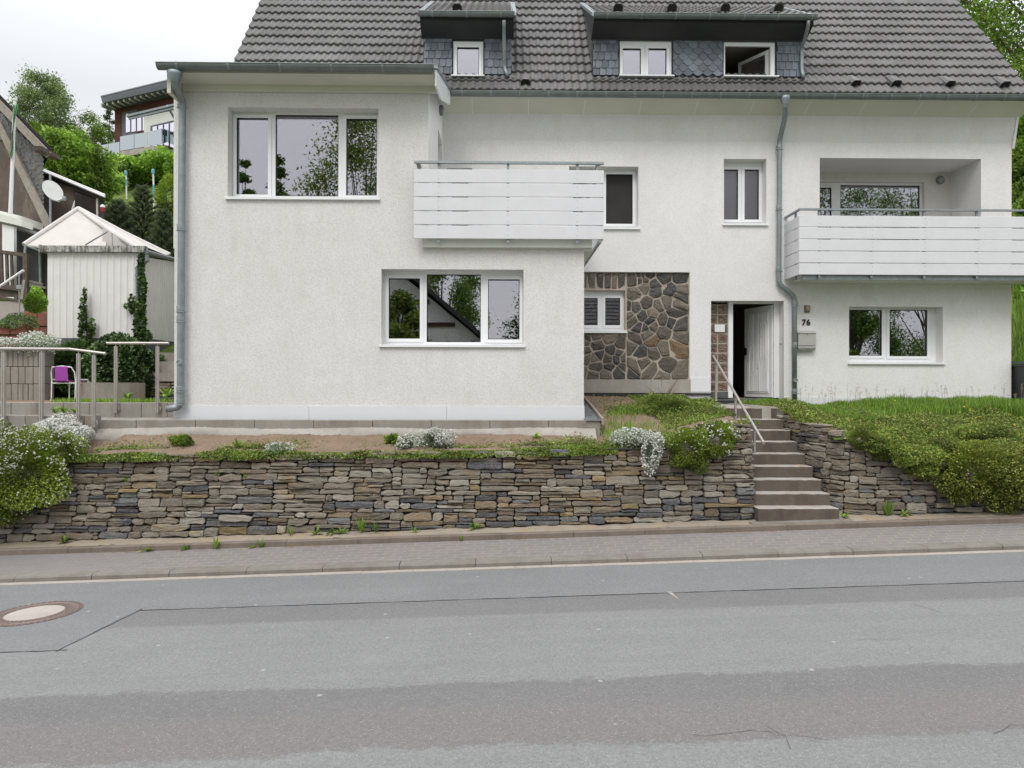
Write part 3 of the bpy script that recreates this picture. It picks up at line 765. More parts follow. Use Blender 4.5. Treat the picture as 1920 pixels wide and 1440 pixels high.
# ================================================================ THE WHITE HOUSE
YM, YA, YR, YE = 14.3, 11.3, 19.0, 13.75
XL, XR = PX(327, YA, 500), PX(1897, YM, 240)
XA1, XA2 = PX(803, YA, 250), PX(1095, YA, 600)      # right edges of the upper and lower annex
house = empty('white_house', (2.6, 14.3, 1.5), 'large white rendered house with grey tiled roof, two slate dormers and two slatted balconies', 'house')
def wall_grid(mb, x0, x1, z0, z1, Y, holes=(), m=None):
    xs = sorted({x0, x1, *[h[0] for h in holes], *[h[1] for h in holes]}); zs = sorted({z0, z1, *[h[2] for h in holes], *[h[3] for h in holes]})
    xs = [x for x in xs if x0 <= x <= x1]; zs = [z for z in zs if z0 <= z <= z1]
    for a, b in zip(xs[:-1], xs[1:]):
        for c, d in zip(zs[:-1], zs[1:]):
            mx, mz = (a+b)/2, (c+d)/2
            if any(h[0] < mx < h[1] and h[2] < mz < h[3] for h in holes): continue
            mb.add([(a, Y, c), (b, Y, c), (b, Y, d), (a, Y, d)], [(0, 1, 2, 3)], m=m)
    for h in holes:
        a, b, c, d, dp = h; y2 = Y+dp
        mb.add([(a,Y,c),(b,Y,c),(b,Y,d),(a,Y,d),(a,y2,c),(b,y2,c),(b,y2,d),(a,y2,d)], [(0,1,5,4),(1,2,6,5),(2,3,7,6),(3,0,4,7)], m=m)
def R4(u0, u1, v0, v1, Y):     # photo rectangle -> x0,x1,z0,z1 on plane Y
    uc, vc = (u0+u1)/2, (v0+v1)/2
    return (P(u0, vc, Y).x, P(u1, vc, Y).x, P(uc, v1, Y).z, P(uc, v0, Y).z)
def room(x0, x1, z0, z1, y0, y1):
    mb = MB(); mb.box(x0, x1, y0, y1, z0, z1)
    mb.f = [f for i, f in enumerate(mb.f) if i != 2]; mb.m = mb.m[:5]; mb.build('room', M['room'], house)
def window(x0, x1, z0, z1, Y, panes, th=.08, sill=True, sillY=None, glass='glass', sash=(), sx=0.0, sh=.035):
    """panes: glass rectangles (x0,x1,z0,z1); the window part is its white frame, panes and sill are its pieces"""
    mb = MB(); wall_grid(mb, x0, x1, z0, z1, Y, [(*p, .05) for p in panes])
    for i, p in enumerate(panes):
        if i in sash:
            q = (p[0]-.055, p[1]+.055, p[2]-.055, p[3]+.055)
            q = (max(q[0], x0+.01), min(q[1], x1-.01), max(q[2], z0+.012), min(q[3], z1-.012))
            wall_grid(mb, *q, Y-.018, [(*p, .03)])
            a, b, c, d = q; y1, y2 = Y-.018, Y
            mb.add([(a,y1,c),(b,y1,c),(b,y1,d),(a,y1,d),(a,y2,c),(b,y2,c),(b,y2,d),(a,y2,d)], [(0,4,5,1),(1,5,6,2),(2,6,7,3),(3,7,4,0)])
    w = mb.build('window', M['upvc'], house)
    for p in panes:
        mb = MB(); mb.box(p[0]-.005, p[1]+.005, Y+.028, Y+.040, p[2]-.005, p[3]+.005); mb.build('pane', M[glass], w)
        g = .013; mb = MB()    # black gasket
        a, b, c, d = p
        for q in ((a, b, d-g, d), (a, b, c, c+g), (a, a+g*.8, c+g, d-g), (b-g*.8, b, c+g, d-g)): mb.box(q[0], q[1], Y+.012, Y+.027, q[2], q[3])
        mb.build('gasket', M['black'], w)
    if sill:
        mb = MB(); sy = sillY; mb.box(x0-sx-.03, x1+.03, sy-.045, Y+.02, z0-sh, z0+.004); mb.build('sill', M['upvc'], w)
    return w
# ---------------- annex front wall
hA = R4(427, 709.5, 202, 371, YA); hB = R4(715, 981.5, 505, 647, YA)
ZA0 = PZ(787, YA); ZAP = PZ(762, YA); ZAT = 6.86
zb_ = P(950, 466, YA).z             # top of the lower annex front (underside of balcony slab)
mb = MB()
wall_grid(mb, XL, XA1, ZAP, ZAT, YA, [(*hA, .22)]); wall_grid(mb, XA1, XA2, ZAP, zb_+.12, YA)
# lower window straddles both: rebuild that zone as one strip
mb = MB()
zs_ = zb_+.12
wall_grid(mb, XL, XA2, ZAP, hB[3]+.2, YA, [(*hB, .20)]); wall_grid(mb, XL, XA1, hB[3]+.2, ZAT, YA, [(*hA, .22)]); wall_grid(mb, XA1, XA2, hB[3]+.2, zs_, YA)
mb.add([(XL, YA, ZA0-.3), (XL, 24, ZA0-.3), (XL, 24, 7.4), (XL, YE, 7.75), (XL, YA, ZAT)], [(0, 1, 2, 3, 4)])
mb.add([(XA2, YA, ZA0-.3), (XA2, YM, ZA0-.3), (XA2, YM, zs_), (XA2, YA, zs_)], [(0, 1, 2, 3)])
mb.build('annex_wall', M['plaster_old'], house)
# upper right side wall of the annex with its balcony door opening
mb = MB(); dy0, dy1 = 12.98, 13.86; dz = P(822, 240, 13.0).z; fl = 4.40
def sidewall(mb, X, y0, y1, z0, z1, hole, dp):
    hy0, hy1, hz0, hz1 = hole; ys = [y0, hy0, hy1, y1]; zs = [z0, hz0, hz1, z1]
    for i in range(3):
        for j in range(3):
            if (i, j) == (1, 1): continue
            a, b, c, d = ys[i], ys[i+1], zs[j], zs[j+1]
            if b-a > 1e-4 and d-c > 1e-4: mb.add([(X, a, c), (X, b, c), (X, b, d), (X, a, d)], [(0, 1, 2, 3)])
    a, b, c, d = hole; X2 = X-dp
    mb.add([(X,a,c),(X,b,c),(X,b,d),(X,a,d),(X2,a,c),(X2,b,c),(X2,b,d),(X2,a,d)], [(0,1,5,4),(1,2,6,5),(2,3,7,6),(3,0,4,7)])
sidewall(mb, XA1, YA, YM, fl-.1, 7.0, (dy0, dy1, fl, min(dz, 6.95)), .2)
mb.add([(XA1, YA, 7.0), (XA1, YM, 7.0), (XA1, YM, 7.85), (XA1, YA+.0, 7.05)], [(0, 1, 2, 3)])
mb.build('side_wall', M['plaster'], house)
mb = MB(); mb.box(XA1-.28, XA1-.2, dy0, dy1, fl, dz); d_ = mb.build('balcony_door', M['upvc'], house)
mb = MB(); mb.box(XA1-.205, XA1-.19, dy0+.1, dy1-.1, fl+.12, dz-.1); mb.build('pane', M['dark_int'], d_)
# smooth corner strip beside the coarse plaster
mb = MB(); mb.box(XA1-.012, XA1+.004, YA-.006, YA+.012, zs_, ZAT); mb.build('corner_strip', M['soffit_w'], house); mb = MB(); mb.box(XL-.03, XL-.002, YA+.03, YA+2.5, P(325, 465, YA).z, ZAT); mb.build('corner_strip', M['soffit_w'], house)
# plinth
mb = MB(); xs = [XL-.01, PX(580, YA), PX(838, YA), XA2+.012]
for a, b in zip(xs[:-1], xs[1:]): mb.box(a+.002, b-.002, YA-.014, YA+.1, ZA0-.02, ZAP-.001)
mb.box(XL-.009, XL+.05, YA+.1, YM, ZA0-.02, ZAP); mb.box(XA2-.05, XA2+.011, YA+.1, YM-.02, ZA0-.02, ZAP+.01)
mb.build('plinth', M['plinth'], house)
# annex windows
Y = YA+.22
def G(u0, u1, v0, v1, Y=Y): return R4(u0, u1, v0, v1, Y)
window(*hA, Y, [G(444, 503, 221.5, 365), G(516.5, 634.5, 215.5, 368), G(649.5, 707, 223, 367)], sillY=YA, sash=(0, 2))
Y2 = YA+.20
window(*hB, Y2, [G(729, 787.5, 522, 635, Y2), G(800, 901.5, 514.5, 641.5, Y2), G(915, 974, 524, 636.5, Y2)], sillY=YA, sash=(0, 2))
room(hA[0]-.4, XA1-.3, fl, 6.75, Y+.12, 15.3); room(hB[0]-1.2, XA2-.15, 2.0-.45, 4.15, Y2+.12, 15.0)
# ---------------- main front wall
ZM0 = PZ(757, YM); ZSB = P(1500, 267, YM, ).z
zflo = 4.32
hW1 = R4(1067, 1197, 312, 427, YM); hW2 = R4(1357, 1437, 298, 420, YM)
lg = R4(1537, 1839.5, 297, 400, YM); hL = (lg[0], lg[1], zflo, lg[3])
hS = R4(1095, 1293, 510, 738, YM); hS = (XA2+.005, hS[1], hS[2], hS[3])
hD = R4(1333, 1470, 564, 757, YM); hD = (hD[0], hD[1], PZ(757, YM), hD[3])
hR = R4(1592, 1768, 575, 680, YM)
hV = R4(838, 885, 315, 400, YM); hV = (hV[0], hV[1], fl, hV[3])
mb = MB(); zmid = P(1400, 470, YM).z
wall_grid(mb, XA2, XR, ZM0, zmid, YM, [(*hS, .10), (*hD, .26), (*hR, .24)])
wall_grid(mb, XA1, XR, zmid, ZSB, YM, [(*hW1, .22), (*hW2, .22), (*hL, .98), (*hV, .22)])
mb.f = [f for f in mb.f]
# flared band under the eaves
zt_ = P(1500, 217, YM-.13).z
mb.add([(XA1, YM, ZSB), (XR, YM, ZSB), (XR+.0, YM-.13, zt_), (XA1, YM-.13, zt_)], [(0, 1, 2, 3)])
# right, back and inner closing walls
mb.add([(XR, YM, ZM0), (XR, 24, ZM0), (XR, 24, 7.6), (XR, YR, 14.9), (XR, YM, 7.9)], [(0, 1, 2, 3, 4)])
mb.add([(XL, 24, ZM0), (XR, 24, ZM0), (XR, 24, 7.8), (XL, 24, 7.8)], [(0, 1, 2, 3)])
mb.add([(XL, YE, 7.7), (XL, 24, 7.7), (XL, YR, 14.9)], [(0, 1, 2)])
mb.build('main_wall', M['plaster'], house)
mb = MB(); mb.box(PX(1470, YM)+.002, XR-.06, YM-.012, YM+.01, ZM0-.06, P(1700, 745, YM).z)
mb.box(PX(1293, YM)+.01, PX(1333, YM)-.003, YM-.012, YM+.01, PZ(734, YM), P(1310, 708, YM).z)
mb.build('plinth', M['plinth'], house)
# white verge board at the right corner of the flared band
mb = MB(); mb.prism([(XR+.002, YM-.15, zt_+.02), (XR+.002, YM-.02, ZSB-.10), (XR+.002, YM+.15, ZSB-.10), (XR+.002, YM+.15, zt_+.02)], (.045, 0, 0)); mb.build('verge_board', M['upvc'], house)
Yw = YM+.22
def G2(u0, u1, v0, v1, Y=Yw): return R4(u0, u1, v0, v1, Y)
window(*hW1, Yw, [G2(1074, 1122, 327, 420), G2(1136, 1186, 327, 420)], sillY=YM, sash=(0, 1), glass='screen')
window(*hW2, Yw, [G2(1357, 1383.5, 318, 412), G2(1395.5, 1422.5, 318, 412)], sillY=YM, glass='glass_frost', sash=(0, 1))
room(hW1[0]-.3, hW1[1]+.8, fl, 6.8, Yw+.12, 17.5); room(hW2[0]-.3, hW2[1]+.3, fl, 6.8, Yw+.12, 16.5)
Yr = YM+.24
window(*hR, Yr, [G2(1588, 1653, 581, 667, Yr), G2(1667, 1738, 581, 668, Yr)], sillY=YM, sash=(0, 1))
room(hR[0]-.4, hR[1]+.5, 1.7, 4.0, Yr+.12, 17.6)
mb = MB(); mb.box(hV[0], hV[1], YM+.22, YM+.27, fl, hV[3]); dd = mb.build('balcony_door', M['upvc'], house)
mb = MB(); mb.box(hV[0]+.09, hV[1]-.09, YM+.205, YM+.222, fl+.12, hV[3]-.09); mb.build('pane', M['dark_int'], dd)
# loggia back wall
YLb = YM+.98
wd = R4(1500, 1728, 341, 400, YLb); wd = (hL[0]+.02, wd[1]+.06, zflo+.02, wd[3])
mb = MB(); wall_grid(mb, hL[0]-.02, hL[1]+.02, zflo-.02, hL[3]+.02, YLb-.002, [(*wd, .10)]); mb.build('loggia_wall', M['loggia_in'] if 'loggia_in' in M else M['plaster_in'], house)
yl = YLb+.08
zd = PZ(352, yl, 1550); zw = PZ(347.5, yl, 1650)
window(*wd, yl, [(wd[0]+.09, PX(1558, yl), zflo+.12, zd), (PX(1575, yl), PX(1724, yl), zflo+.25, zw)], sill=False, sash=(0,))
room(wd[0]-.1, wd[1]+.5, zflo, 6.7, yl+.12, 19)
mb = MB(); mb.box(hL[0], hL[1], YM-.0, YLb, zflo-.15, zflo+.001); mb.build('loggia_floor', M['conc'], house)
# ---------------- rubble stone panel
YS_ = YM+.08
def clipp(poly, n, d):     # keep n.p <= d
    out = []
    for i in range(len(poly)):
        a, b = poly[i], poly[(i+1) % len(poly)]; da = n[0]*a[0]+n[1]*a[1]-d; db = n[0]*b[0]+n[1]*b[1]-d
        if da <= 0: out.append(a)
        if da*db < 0:
            t = da/(da-db); out.append((a[0]+(b[0]-a[0])*t, a[1]+(b[1]-a[1])*t))
    return out
RC = [(.095,.092,.086), (.072,.071,.070), (.14,.125,.105), (.18,.155,.125), (.085,.083,.077), (.125,.108,.09), (.062,.062,.063), (.16,.14,.115)]
def rubble(mb, x0, x1, z0, z1, nseed, gap=.013, relax=3, cols=RC, seeds=None):
    sd = seeds or [(rnd.uniform(x0, x1), rnd.uniform(z0, z1)) for _ in range(nseed)]
    for it in range(relax+1):
        cells = []
        for i, s in enumerate(sd):
            poly = [(x0, z0), (x1, z0), (x1, z1), (x0, z1)]
            for j, q in enumerate(sd):
                if i == j: continue
                n = (q[0]-s[0], q[1]-s[1])
                if n[0]**2+n[1]**2 > .9: continue
                mid = ((q[0]+s[0])/2, (q[1]+s[1])/2); poly = clipp(poly, n, n[0]*mid[0]+n[1]*mid[1])
                if not poly: break
            cells.append(poly)
        if it < relax and relax: sd = [(sum(p[0] for p in c)/len(c)*.6+s[0]*.4, sum(p[1] for p in c)/len(c)*.6+s[1]*.4) if c else s for c, s in zip(cells, sd)]
    for c in cells:
        if len(c) < 3: continue
        cx = sum(p[0] for p in c)/len(c); cz = sum(p[1] for p in c)/len(c)
        q = c
        for i in range(len(c)):
            a, b = c[i], c[(i+1) % len(c)]; ex, ez = b[0]-a[0], b[1]-a[1]; l = math.hypot(ex, ez)
            if l < 1e-5: continue
            n = (ez/l, -ex/l); q = clipp(q, n, n[0]*a[0]+n[1]*a[1]-gap*rnd.uniform(.6, 1.4))
            if len(q) < 3: break
        if len(q) < 3: continue
        pts = []
        for i in range(len(q)):     # rounded and slightly uneven outline
            a, b = q[i], q[(i+1) % len(q)]; l = math.hypot(b[0]-a[0], b[1]-a[1])
            if l < .012: pts.append(a); continue
            for t in (.07, .5, .93): pts.append((a[0]+(b[0]-a[0])*t+rnd.uniform(-.005, .005), a[1]+(b[1]-a[1])*t+rnd.uniform(-.005, .005)))
        n = len(pts); c0 = rnd.choice(cols); k = rnd.uniform(.8, 1.2); c0 = tuple(v*k for v in c0)
        tx, tz = rnd.uniform(-.14, .14), rnd.uniform(-.14, .14); vs = []
        for (d, s) in ((.02, 1.0), (-.012, 1.0), (-.026, .90), (-.034, .5)):
            for p in pts: vs.append((cx+(p[0]-cx)*s, YS_+d+(tx*(p[0]-cx)+tz*(p[1]-cz) if d < 0 else 0)+(rnd.uniform(-.008, .006) if s < 1 else 0), cz+(p[1]-cz)*s))
        fs = [(r*n+i, r*n+(i+1) % n, (r+1)*n+(i+1) % n, (r+1)*n+i) for r in range(3) for i in range(n)]+[list(range(3*n, 4*n))]
        mb.add(vs, fs, c=c0)
zc0 = P(1200, 712, YM).z; wS = R4(1095, 1170, 546, 621, YM+.2); wS = (XA2-.55, wS[1], wS[2], wS[3])
RC2 = RC*2+[(.20, .135, .085), (.24, .22, .19)]
mb = MB(); e = .003
rubble(mb, wS[1]+.03, hS[1]-e, zc0, hS[3]-e, 50, cols=RC2, relax=1); rubble(mb, hS[0]+e, wS[1]+.02, zc0, wS[2]-.05, 30, relax=1)
x = hS[0]+.01; sds = []
while x < wS[1]-.02: sds.append((x+.07, wS[3]+.2+rnd.uniform(-.01, .01))); x += rnd.uniform(.10, .19)
rubble(mb, hS[0]+e, wS[1]+.01, wS[3]+.03, hS[3]-e, 0, relax=0, seeds=sds, cols=[(.12,.11,.098), (.15,.135,.115), (.10,.09,.08)], gap=.016)
sp = mb.build('stone_panel', M['rubble'], house)
mb = MB(); wall_grid(mb, hS[0], hS[1], zc0, hS[3], YS_-.004, [(hS[0]-.5, wS[1], wS[2]-.03, wS[3], .13)]); mb.build('mortar', M['mortar'], sp)
mb = MB(); mb.box(hS[0], hS[1]+.02, YM-.02, YM+.1, PZ(736, YM), zc0+.004); mb.build('stone_plinth', M['conc_l'], house)
mb = MB(); mb.box(hS[0], PX(1333, YM)-.003, YM-.035, YM+.05, PZ(741, YM), PZ(736, YM)-.003); mb.box(XA2+.02, 3.0, YM-.03, YM+.1, 1.3, PZ(741, YM)-.002); mb.build('bitumen_strip', M['membrane'], house)
Ysw = YM+.19
window(wS[0], wS[1], wS[2], wS[3], Ysw, [(wS[0]+.1, PX(1120.5, Ysw), PZ(610, Ysw, 1110), PZ(559, Ysw, 1110)), (PX(1134.5, Ysw), PX(1162.5, Ysw), PZ(610, Ysw, 1150), PZ(559, Ysw, 1150))], sash=(0, 1), sillY=YM+.06, sh=.05)
room(wS[0]+.02, wS[1]+.3, 1.7, 4.0, Ysw+.12, 17)
# ---------------- entrance
Yd = YM+.26
mb = MB()
xg0, xg1 = hD[0], PX(1365, Yd); xf = PX(1373.5, Yd); xo = PX(1451, Yd); ztop = hD[3]; zs0 = PZ(745, Yd)
mb.box(xg1, xf, Yd-.03, Yd+.06, zs0, ztop); mb.box(xf, xo+.0, Yd-.01, Yd+.06, ztop-.03, ztop); mb.box(xo, hD[1]-.002, Yd-.01, Yd+.06, zs0, ztop)
fr = mb.build('door_frame', M['upvc'], house)
gb = MB(); gz0, gz1 = PZ(733, Yd), PZ(570, Yd); nr = 9; bw = (xg1-xg0)/2; bh = (gz1-gz0)/nr
for i in range(2):
    for j in range(nr):
        x, z = xg0+bw*(i+.5), gz0+bh*(j+.5); gb.cbox((x, Yd+.02, z), (bw-.026, .06, bh-.028), bev=.012)
        for q in range(3):      # moulded pattern
            aa = rnd.uniform(0, PI); dx, dz = math.cos(aa)*bw*.3, math.sin(aa)*bh*.3; ox, oz = rnd.uniform(-.03, .03), rnd.uniform(-.03, .03)
            gb.tube([(x+ox-dx, Yd-.012, z+oz-dz), (x+ox, Yd-.018, z+oz+.01), (x+ox+dx, Yd-.012, z+oz+dz)], .008, 6)
gbo = gb.build('glass_block', M['gblock'], house, kind='stuff')
mb = MB(); mb.box(xg0, xg1, Yd+.0, Yd+.03, gz0-.01, gz1+.012); mb.build('grout', M['gutter_strip'], gbo)
mb = MB(); mb.box(xg0, xg1-.002, Yd-.02, Yd+.05, zs0, gz0-.012); mb.build('door_plinth', M['darkstone'], house); mb = MB(); mb.box(xo+.03, hD[1]-.001, Yd-.005, Yd+.02, zs0, zs0+.16); mb.build('door_plinth', M['darkstone'], house)
mb = MB(); mb.box(hD[0]-.01, hD[1]+.0, YM-.04, Yd+1.0, PZ(748, YM)-.03, PZ(748, YM)); mb.box(hD[0]+.01, hD[1]-.005, YM-.0, Yd, PZ(758, YM), PZ(748, YM)-.031); mb.build('threshold', M['darkstone'], house)
# open door leaf, hinged right, opened inwards
hx, hy = PX(1449, Yd+.05), Yd+.05; th = rad(71.6); W_, H_ = .90, ztop-.05-zs0-.01
dl = empty('door', (hx, hy, zs0+.01), parent=house)
Rz = Matrix.Rotation(PI-th, 4, 'Z')
leaf = MB()     # local: x along the leaf from the hinge, -y is the outside face
leaf.box(0, W_, -.025, .025, 0, H_)
def dloc(mb, name, mat, par=dl):
    o = mb.build(name, mat); o.parent = par; return o
ob = dloc(leaf, 'leaf', M['white']); 
mb = MB(); x = .10; side = 1
while x < W_-.12:
    z = .12; 
    brk = sorted(rnd.uniform(.3, H_-.3) for _ in range(2)); brk = [z]+brk+[H_-.14]
    for a, b in zip(brk[:-1], brk[1:]): mb.cbox((x+.021, .025+rnd.choice((.008, .024, .042))/2, (a+b)/2), (.034, .03, b-a-.006), bev=.004)
    x += .042
mb.box(.085, W_-.085, .025, .040, .09, .115); mb.box(.085, W_-.085, .025, .040, H_-.13, H_-.105)
dloc(mb, 'slat_relief', M['white'])
mb = MB(); mb.cbox((W_-.05, .035, 1.02), (.10, .025, .16)); mb.tube([(W_-.06, .05, 1.05), (W_-.06, .085, 1.05), (W_-.15, .085, 1.05)], .012, 8); dloc(mb, 'handle', M['black']); mb = MB(); mb.tube([(.47, .02, 1.5), (.47, .06, 1.5)], .012, 10); dloc(mb, 'peephole', M['black'])
dl.rotation_euler = Matrix.Rotation(PI-th, 3, 'Z').to_euler()
# in this rotation +y local faces the street side
mb = MB()
for z in (.25, 1.1, 1.9): mb = MB(); mb.tube([(hx+.01, hy-.035, zs0+z), (hx+.01, hy-.035, zs0+z+.1)], .011, 8); mb.build('hinge', M['steel'], house)
room(xf-.25, hx+.35, zs0-.02, ztop+.15, Yd+.07, 19.5)
mb = MB(); q = P(1459, 645, YM+.12); mb.tube([(hD[1], q.y, q.z), (hD[1]-.04, q.y, q.z)], .012, 8); mb.tube([(hD[1]-.03, q.y, q.z-.02), (hD[1]-.04, q.y+.02, q.z+.03)], .006, 6); mb.build('door_stop', M['galv'], house)
# ---------------- balconies
def slatted(x0, x1, Yf, z0, z1, yb, left, right, posts, rail_z, bname):
    b = empty('balcony', (x0, Yf, z0), parent=house)
    n = 5; H = (z1-z0+.016)/n
    for i in range(n):
        za = z0+i*H; zb2 = za+H-.016
        mb = MB(); mb.cbox(((x0+x1)/2, Yf, (za+zb2)/2), (x1-x0, .022, zb2-za), bev=.004)
        if left: mb.cbox((x0+.011, (Yf+yb)/2+.012, (za+zb2)/2), (.022, yb-Yf-.026, zb2-za), bev=.004)
        if right: mb.cbox((x1-.011, (Yf+yb)/2+.012, (za+zb2)/2), (.022, yb-Yf-.026, zb2-za), bev=.004)
        mb.build('slat', M['slat'], b)
    for x in posts:
        mb = MB(); mb.box(x-.022, x+.022, Yf+.013, Yf+.05, z0-.06, rail_z-.03)
        for i in range(n):
            za = z0+i*H
            for k in (.25, .72): mb.tube([(x, Yf-.016, za+H*k), (x, Yf-.01, za+H*k)], .006, 6)
        mb.build('post', M['galv'], b)
    mb = MB()
    if left: mb.box(x0+.03, x0+.07, Yf+.25, Yf+.29, z0-.06, rail_z-.03)
    if right: mb.box(x1-.07, x1-.03, Yf+.35, Yf+.39, z0-.06, rail_z-.03)
    if left or right: mb.build('side_post', M['galv'], b)
    mb = MB(); mb.box(x0-.0, x1-.0, Yf-.02, Yf+.04, rail_z-.035, rail_z)
    if left: mb.box(x0-.0, x0+.05, Yf+.04, yb, rail_z-.035, rail_z)
    if right: mb.box(x1-.05, x1, Yf+.04, yb, rail_z-.035, rail_z)
    mb.build('handrail', M['galv'], b)
    return b
Yb = YA-.20
bx0, bx1 = PX(776, Yb, 400), PX(1132, Yb, 400); bz0, bz1 = P(950, 448, Yb).z, P(950, 318.5, Yb).z
b1 = slatted(bx0, bx1, Yb, bz0, bz1, YA-.02, False, False, [PX(822, Yb), PX(952, Yb), PX(1082, Yb)], P(950, 303, Yb).z, 'l')
mb = MB()       # right side of the balcony, boards running back to the main wall
n = 5; H = (bz1-bz0+.016)/n
for i in range(n): mb.cbox((bx1-.011, (Yb+YM)/2, bz0+(i+.5)*H-.008), (.022, YM-Yb-.04, H-.016), bev=.004)
mb.box(bx1-.10, bx1-.05, Yb+.05, YM, bz1+.08, bz1+.115)
mb.build('side_slats', M['slat'], b1)
rz = P(950, 303, Yb).z
mb = MB(); mb.box(bx0+.03, bx0+.09, Yb+.05, YA-.005, rz-.04, rz-.002); mb.box(bx1-.12, bx1-.06, Yb+.04, YM, rz-.04, rz-.002)
mb.box(bx1-.07, bx1-.035, Yb+.0, YM-.02, bz0-.05, bz0-.003); mb.build('side_rail', M['galv'], b1)
mb = MB(); sx1 = PX(1110, YA-.10); mb.box(PX(792, YA-.1, 455), sx1, YA-.10, YM, P(950, 463.5, YA-.1).z, bz0+.02); mb.build('slab', M['soffit_w'], b1)
mb = MB(); mb.box(XA2-.02, XA2+.14, YA-.02, YM, P(950, 463.5, YA-.1).z-.04, P(950, 463.5, YA-.1).z-.002); mb.build('slab_edge', M['soffit_w'], b1)
Yc = 13.58
cx0 = PX(1498, Yc, 460); cz0, cz1 = P(1650, 515.5, Yc).z, P(1650, 405, Yc).z
b2 = slatted(cx0-.0, 11.75, Yc, cz0, cz1, YM-.01, True, True, [PX(u, Yc, 460) for u in (1537, 1635, 1734, 1833)]+[11.4], P(1650, 391.5, Yc).z, 'r')
mb = MB(); mb.box(cx0+.16, 11.6, Yc+.12, YM-.003, P(1700, 532.5, YM).z+.0, P(1700, 532.5, YM).z+.19)
mb.build('slab', M['plaster_in'], b2)
mb = MB(); mb.box(cx0+.10, 11.65, Yc+.06, Yc+.10, cz0-.09, cz0+.05); mb.build('edge_beam', M['galv'], b2)
# ---------------- roofs
def tile_roof(name, x0, x1, y0, z0, ang, length, parent, mat, drop=None, wave=.15, expo=.34, dim=None, back=False, sx=None):
    """real wavy pantile courses on the plane that starts at (y0,z0) and rises backwards"""
    nw = max(1, int((x1-x0)/wave)); npw = 8; nx = nw*npw+1
    xs = np.linspace(x0, x1, nx); ph = (xs-x0)/((x1-x0)/nw)*2*PI
    prof = .032*np.power(.5+.5*np.cos(ph), 1.1)
    rows = int(length/expo); V = []; Fq = []; C = []
    dy, dz = math.cos(ang), math.sin(ang); ny, nz = -dz, dy
    sgn = -1 if back else 1
    base = 0; cb = np.array([1, 1, 1.])
    for r in range(rows+1):
        s0 = r*expo; s1 = min(length, s0+expo+.03)
        if s1-s0 < .05: break
        tj = rng.normal(0, .0015, nx//16+2).repeat(16)[:nx]; sj = rng.normal(0, .003, nx//16+2).repeat(16)[:nx]
        tc = rng.normal(1, .07, nx//16+2).repeat(16)[:nx]
        for (s, h) in ((s0+.016, -.028), (s0, .012), (s0+.003, .044), (s0+.02, .050), (s1, .0)):
            hh = h+prof+tj; ss = s+sj
            V.append(np.stack([xs, y0+sgn*(ss*dy+hh*ny), z0+ss*dz+hh*nz], 1))
            k = tc.copy(); 
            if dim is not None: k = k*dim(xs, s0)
            C.append(np.stack([k, k, k], 1))
        i = np.arange(nx-1)
        for q in range(4):
            a = base+q*nx+i; f = np.stack([a, a+1, a+1+nx, a+nx], 1)
            if drop is not None:
                ym = y0+sgn*(s0+.05)*dy; keep = ~drop((xs[:-1]+xs[1:])/2, ym); f = f[keep]
            Fq.append(f)
        base += 5*nx
    return np_mesh(name, np.vstack(V), np.vstack(Fq), mat, np.clip(np.vstack(C), .5, 1.5), parent)
ANG = rad(54); XRL, XRR = -5.60, 10.74
Z_E = 7.89
def inD(x, y):
    a = (x > -1.58)*(x < .15)*(y > YM-.30)*(y < 15.75); b = (x > 1.90)*(x < 6.10)*(y > YM-.30)*(y < 15.75); return (a+b) > 0
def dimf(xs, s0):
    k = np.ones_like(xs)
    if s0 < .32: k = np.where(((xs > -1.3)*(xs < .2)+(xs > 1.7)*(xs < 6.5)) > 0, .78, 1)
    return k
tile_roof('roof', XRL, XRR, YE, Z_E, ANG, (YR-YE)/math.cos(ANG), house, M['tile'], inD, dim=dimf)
mb = MB(); ZR = Z_E+(YR-YE)*math.tan(ANG)
mb.add([(XRL, 24.25, Z_E), (XRR, 24.25, Z_E), (XRR, YR, ZR), (XRL, YR, ZR)], [(0, 1, 2, 3)])
mb.tube([(XRL, YR, ZR), (XRR, YR, ZR)], .11, 8); mb.build('rear_roof', M['tile'], house)
# underlay strip under the tiles at the eave, verge boards
mb = MB()
for X, w in ((XRL+.03, -.03), (XRR-.06, .03)):
    mb.prism([(X, YE+.02, Z_E-.17), (X, YR, ZR-.17), (X, YR, ZR+.0), (X, YE+.02, Z_E+.0)], (w, 0, 0))
mb.build('verge_board', M['zinc'], house)
mb = MB()   # soffit between gutter and flared band
mb.add([(XA1, YM-.13, zt_), (XR+.1, YM-.13, zt_), (XR+.1, YE+.02, P(1500, 184, YE).z), (XA1, YE+.02, P(1500, 184, YE).z)], [(0, 1, 2, 3)])
mb.add([(XA1, YE+.02, P(1500, 184, YE).z), (XR+.1, YE+.02, P(1500, 184, YE).z), (XR+.1, YE+.02, Z_E), (XA1, YE+.02, Z_E)], [(0, 1, 2, 3)])
x = XA1+.6
so = mb.build('soffit', M['soffit'], house)
while x < XR:
    mb = MB(); mb.add([(x, YM-.133, zt_-.004), (x+.012, YM-.133, zt_-.004), (x+.012, YE+.03, P(1500, 184, YE).z-.004), (x, YE+.03, P(1500, 184, YE).z-.004)], [(0, 1, 2, 3)]); x += 1.15; mb.build('batten', M['upvc'], so)
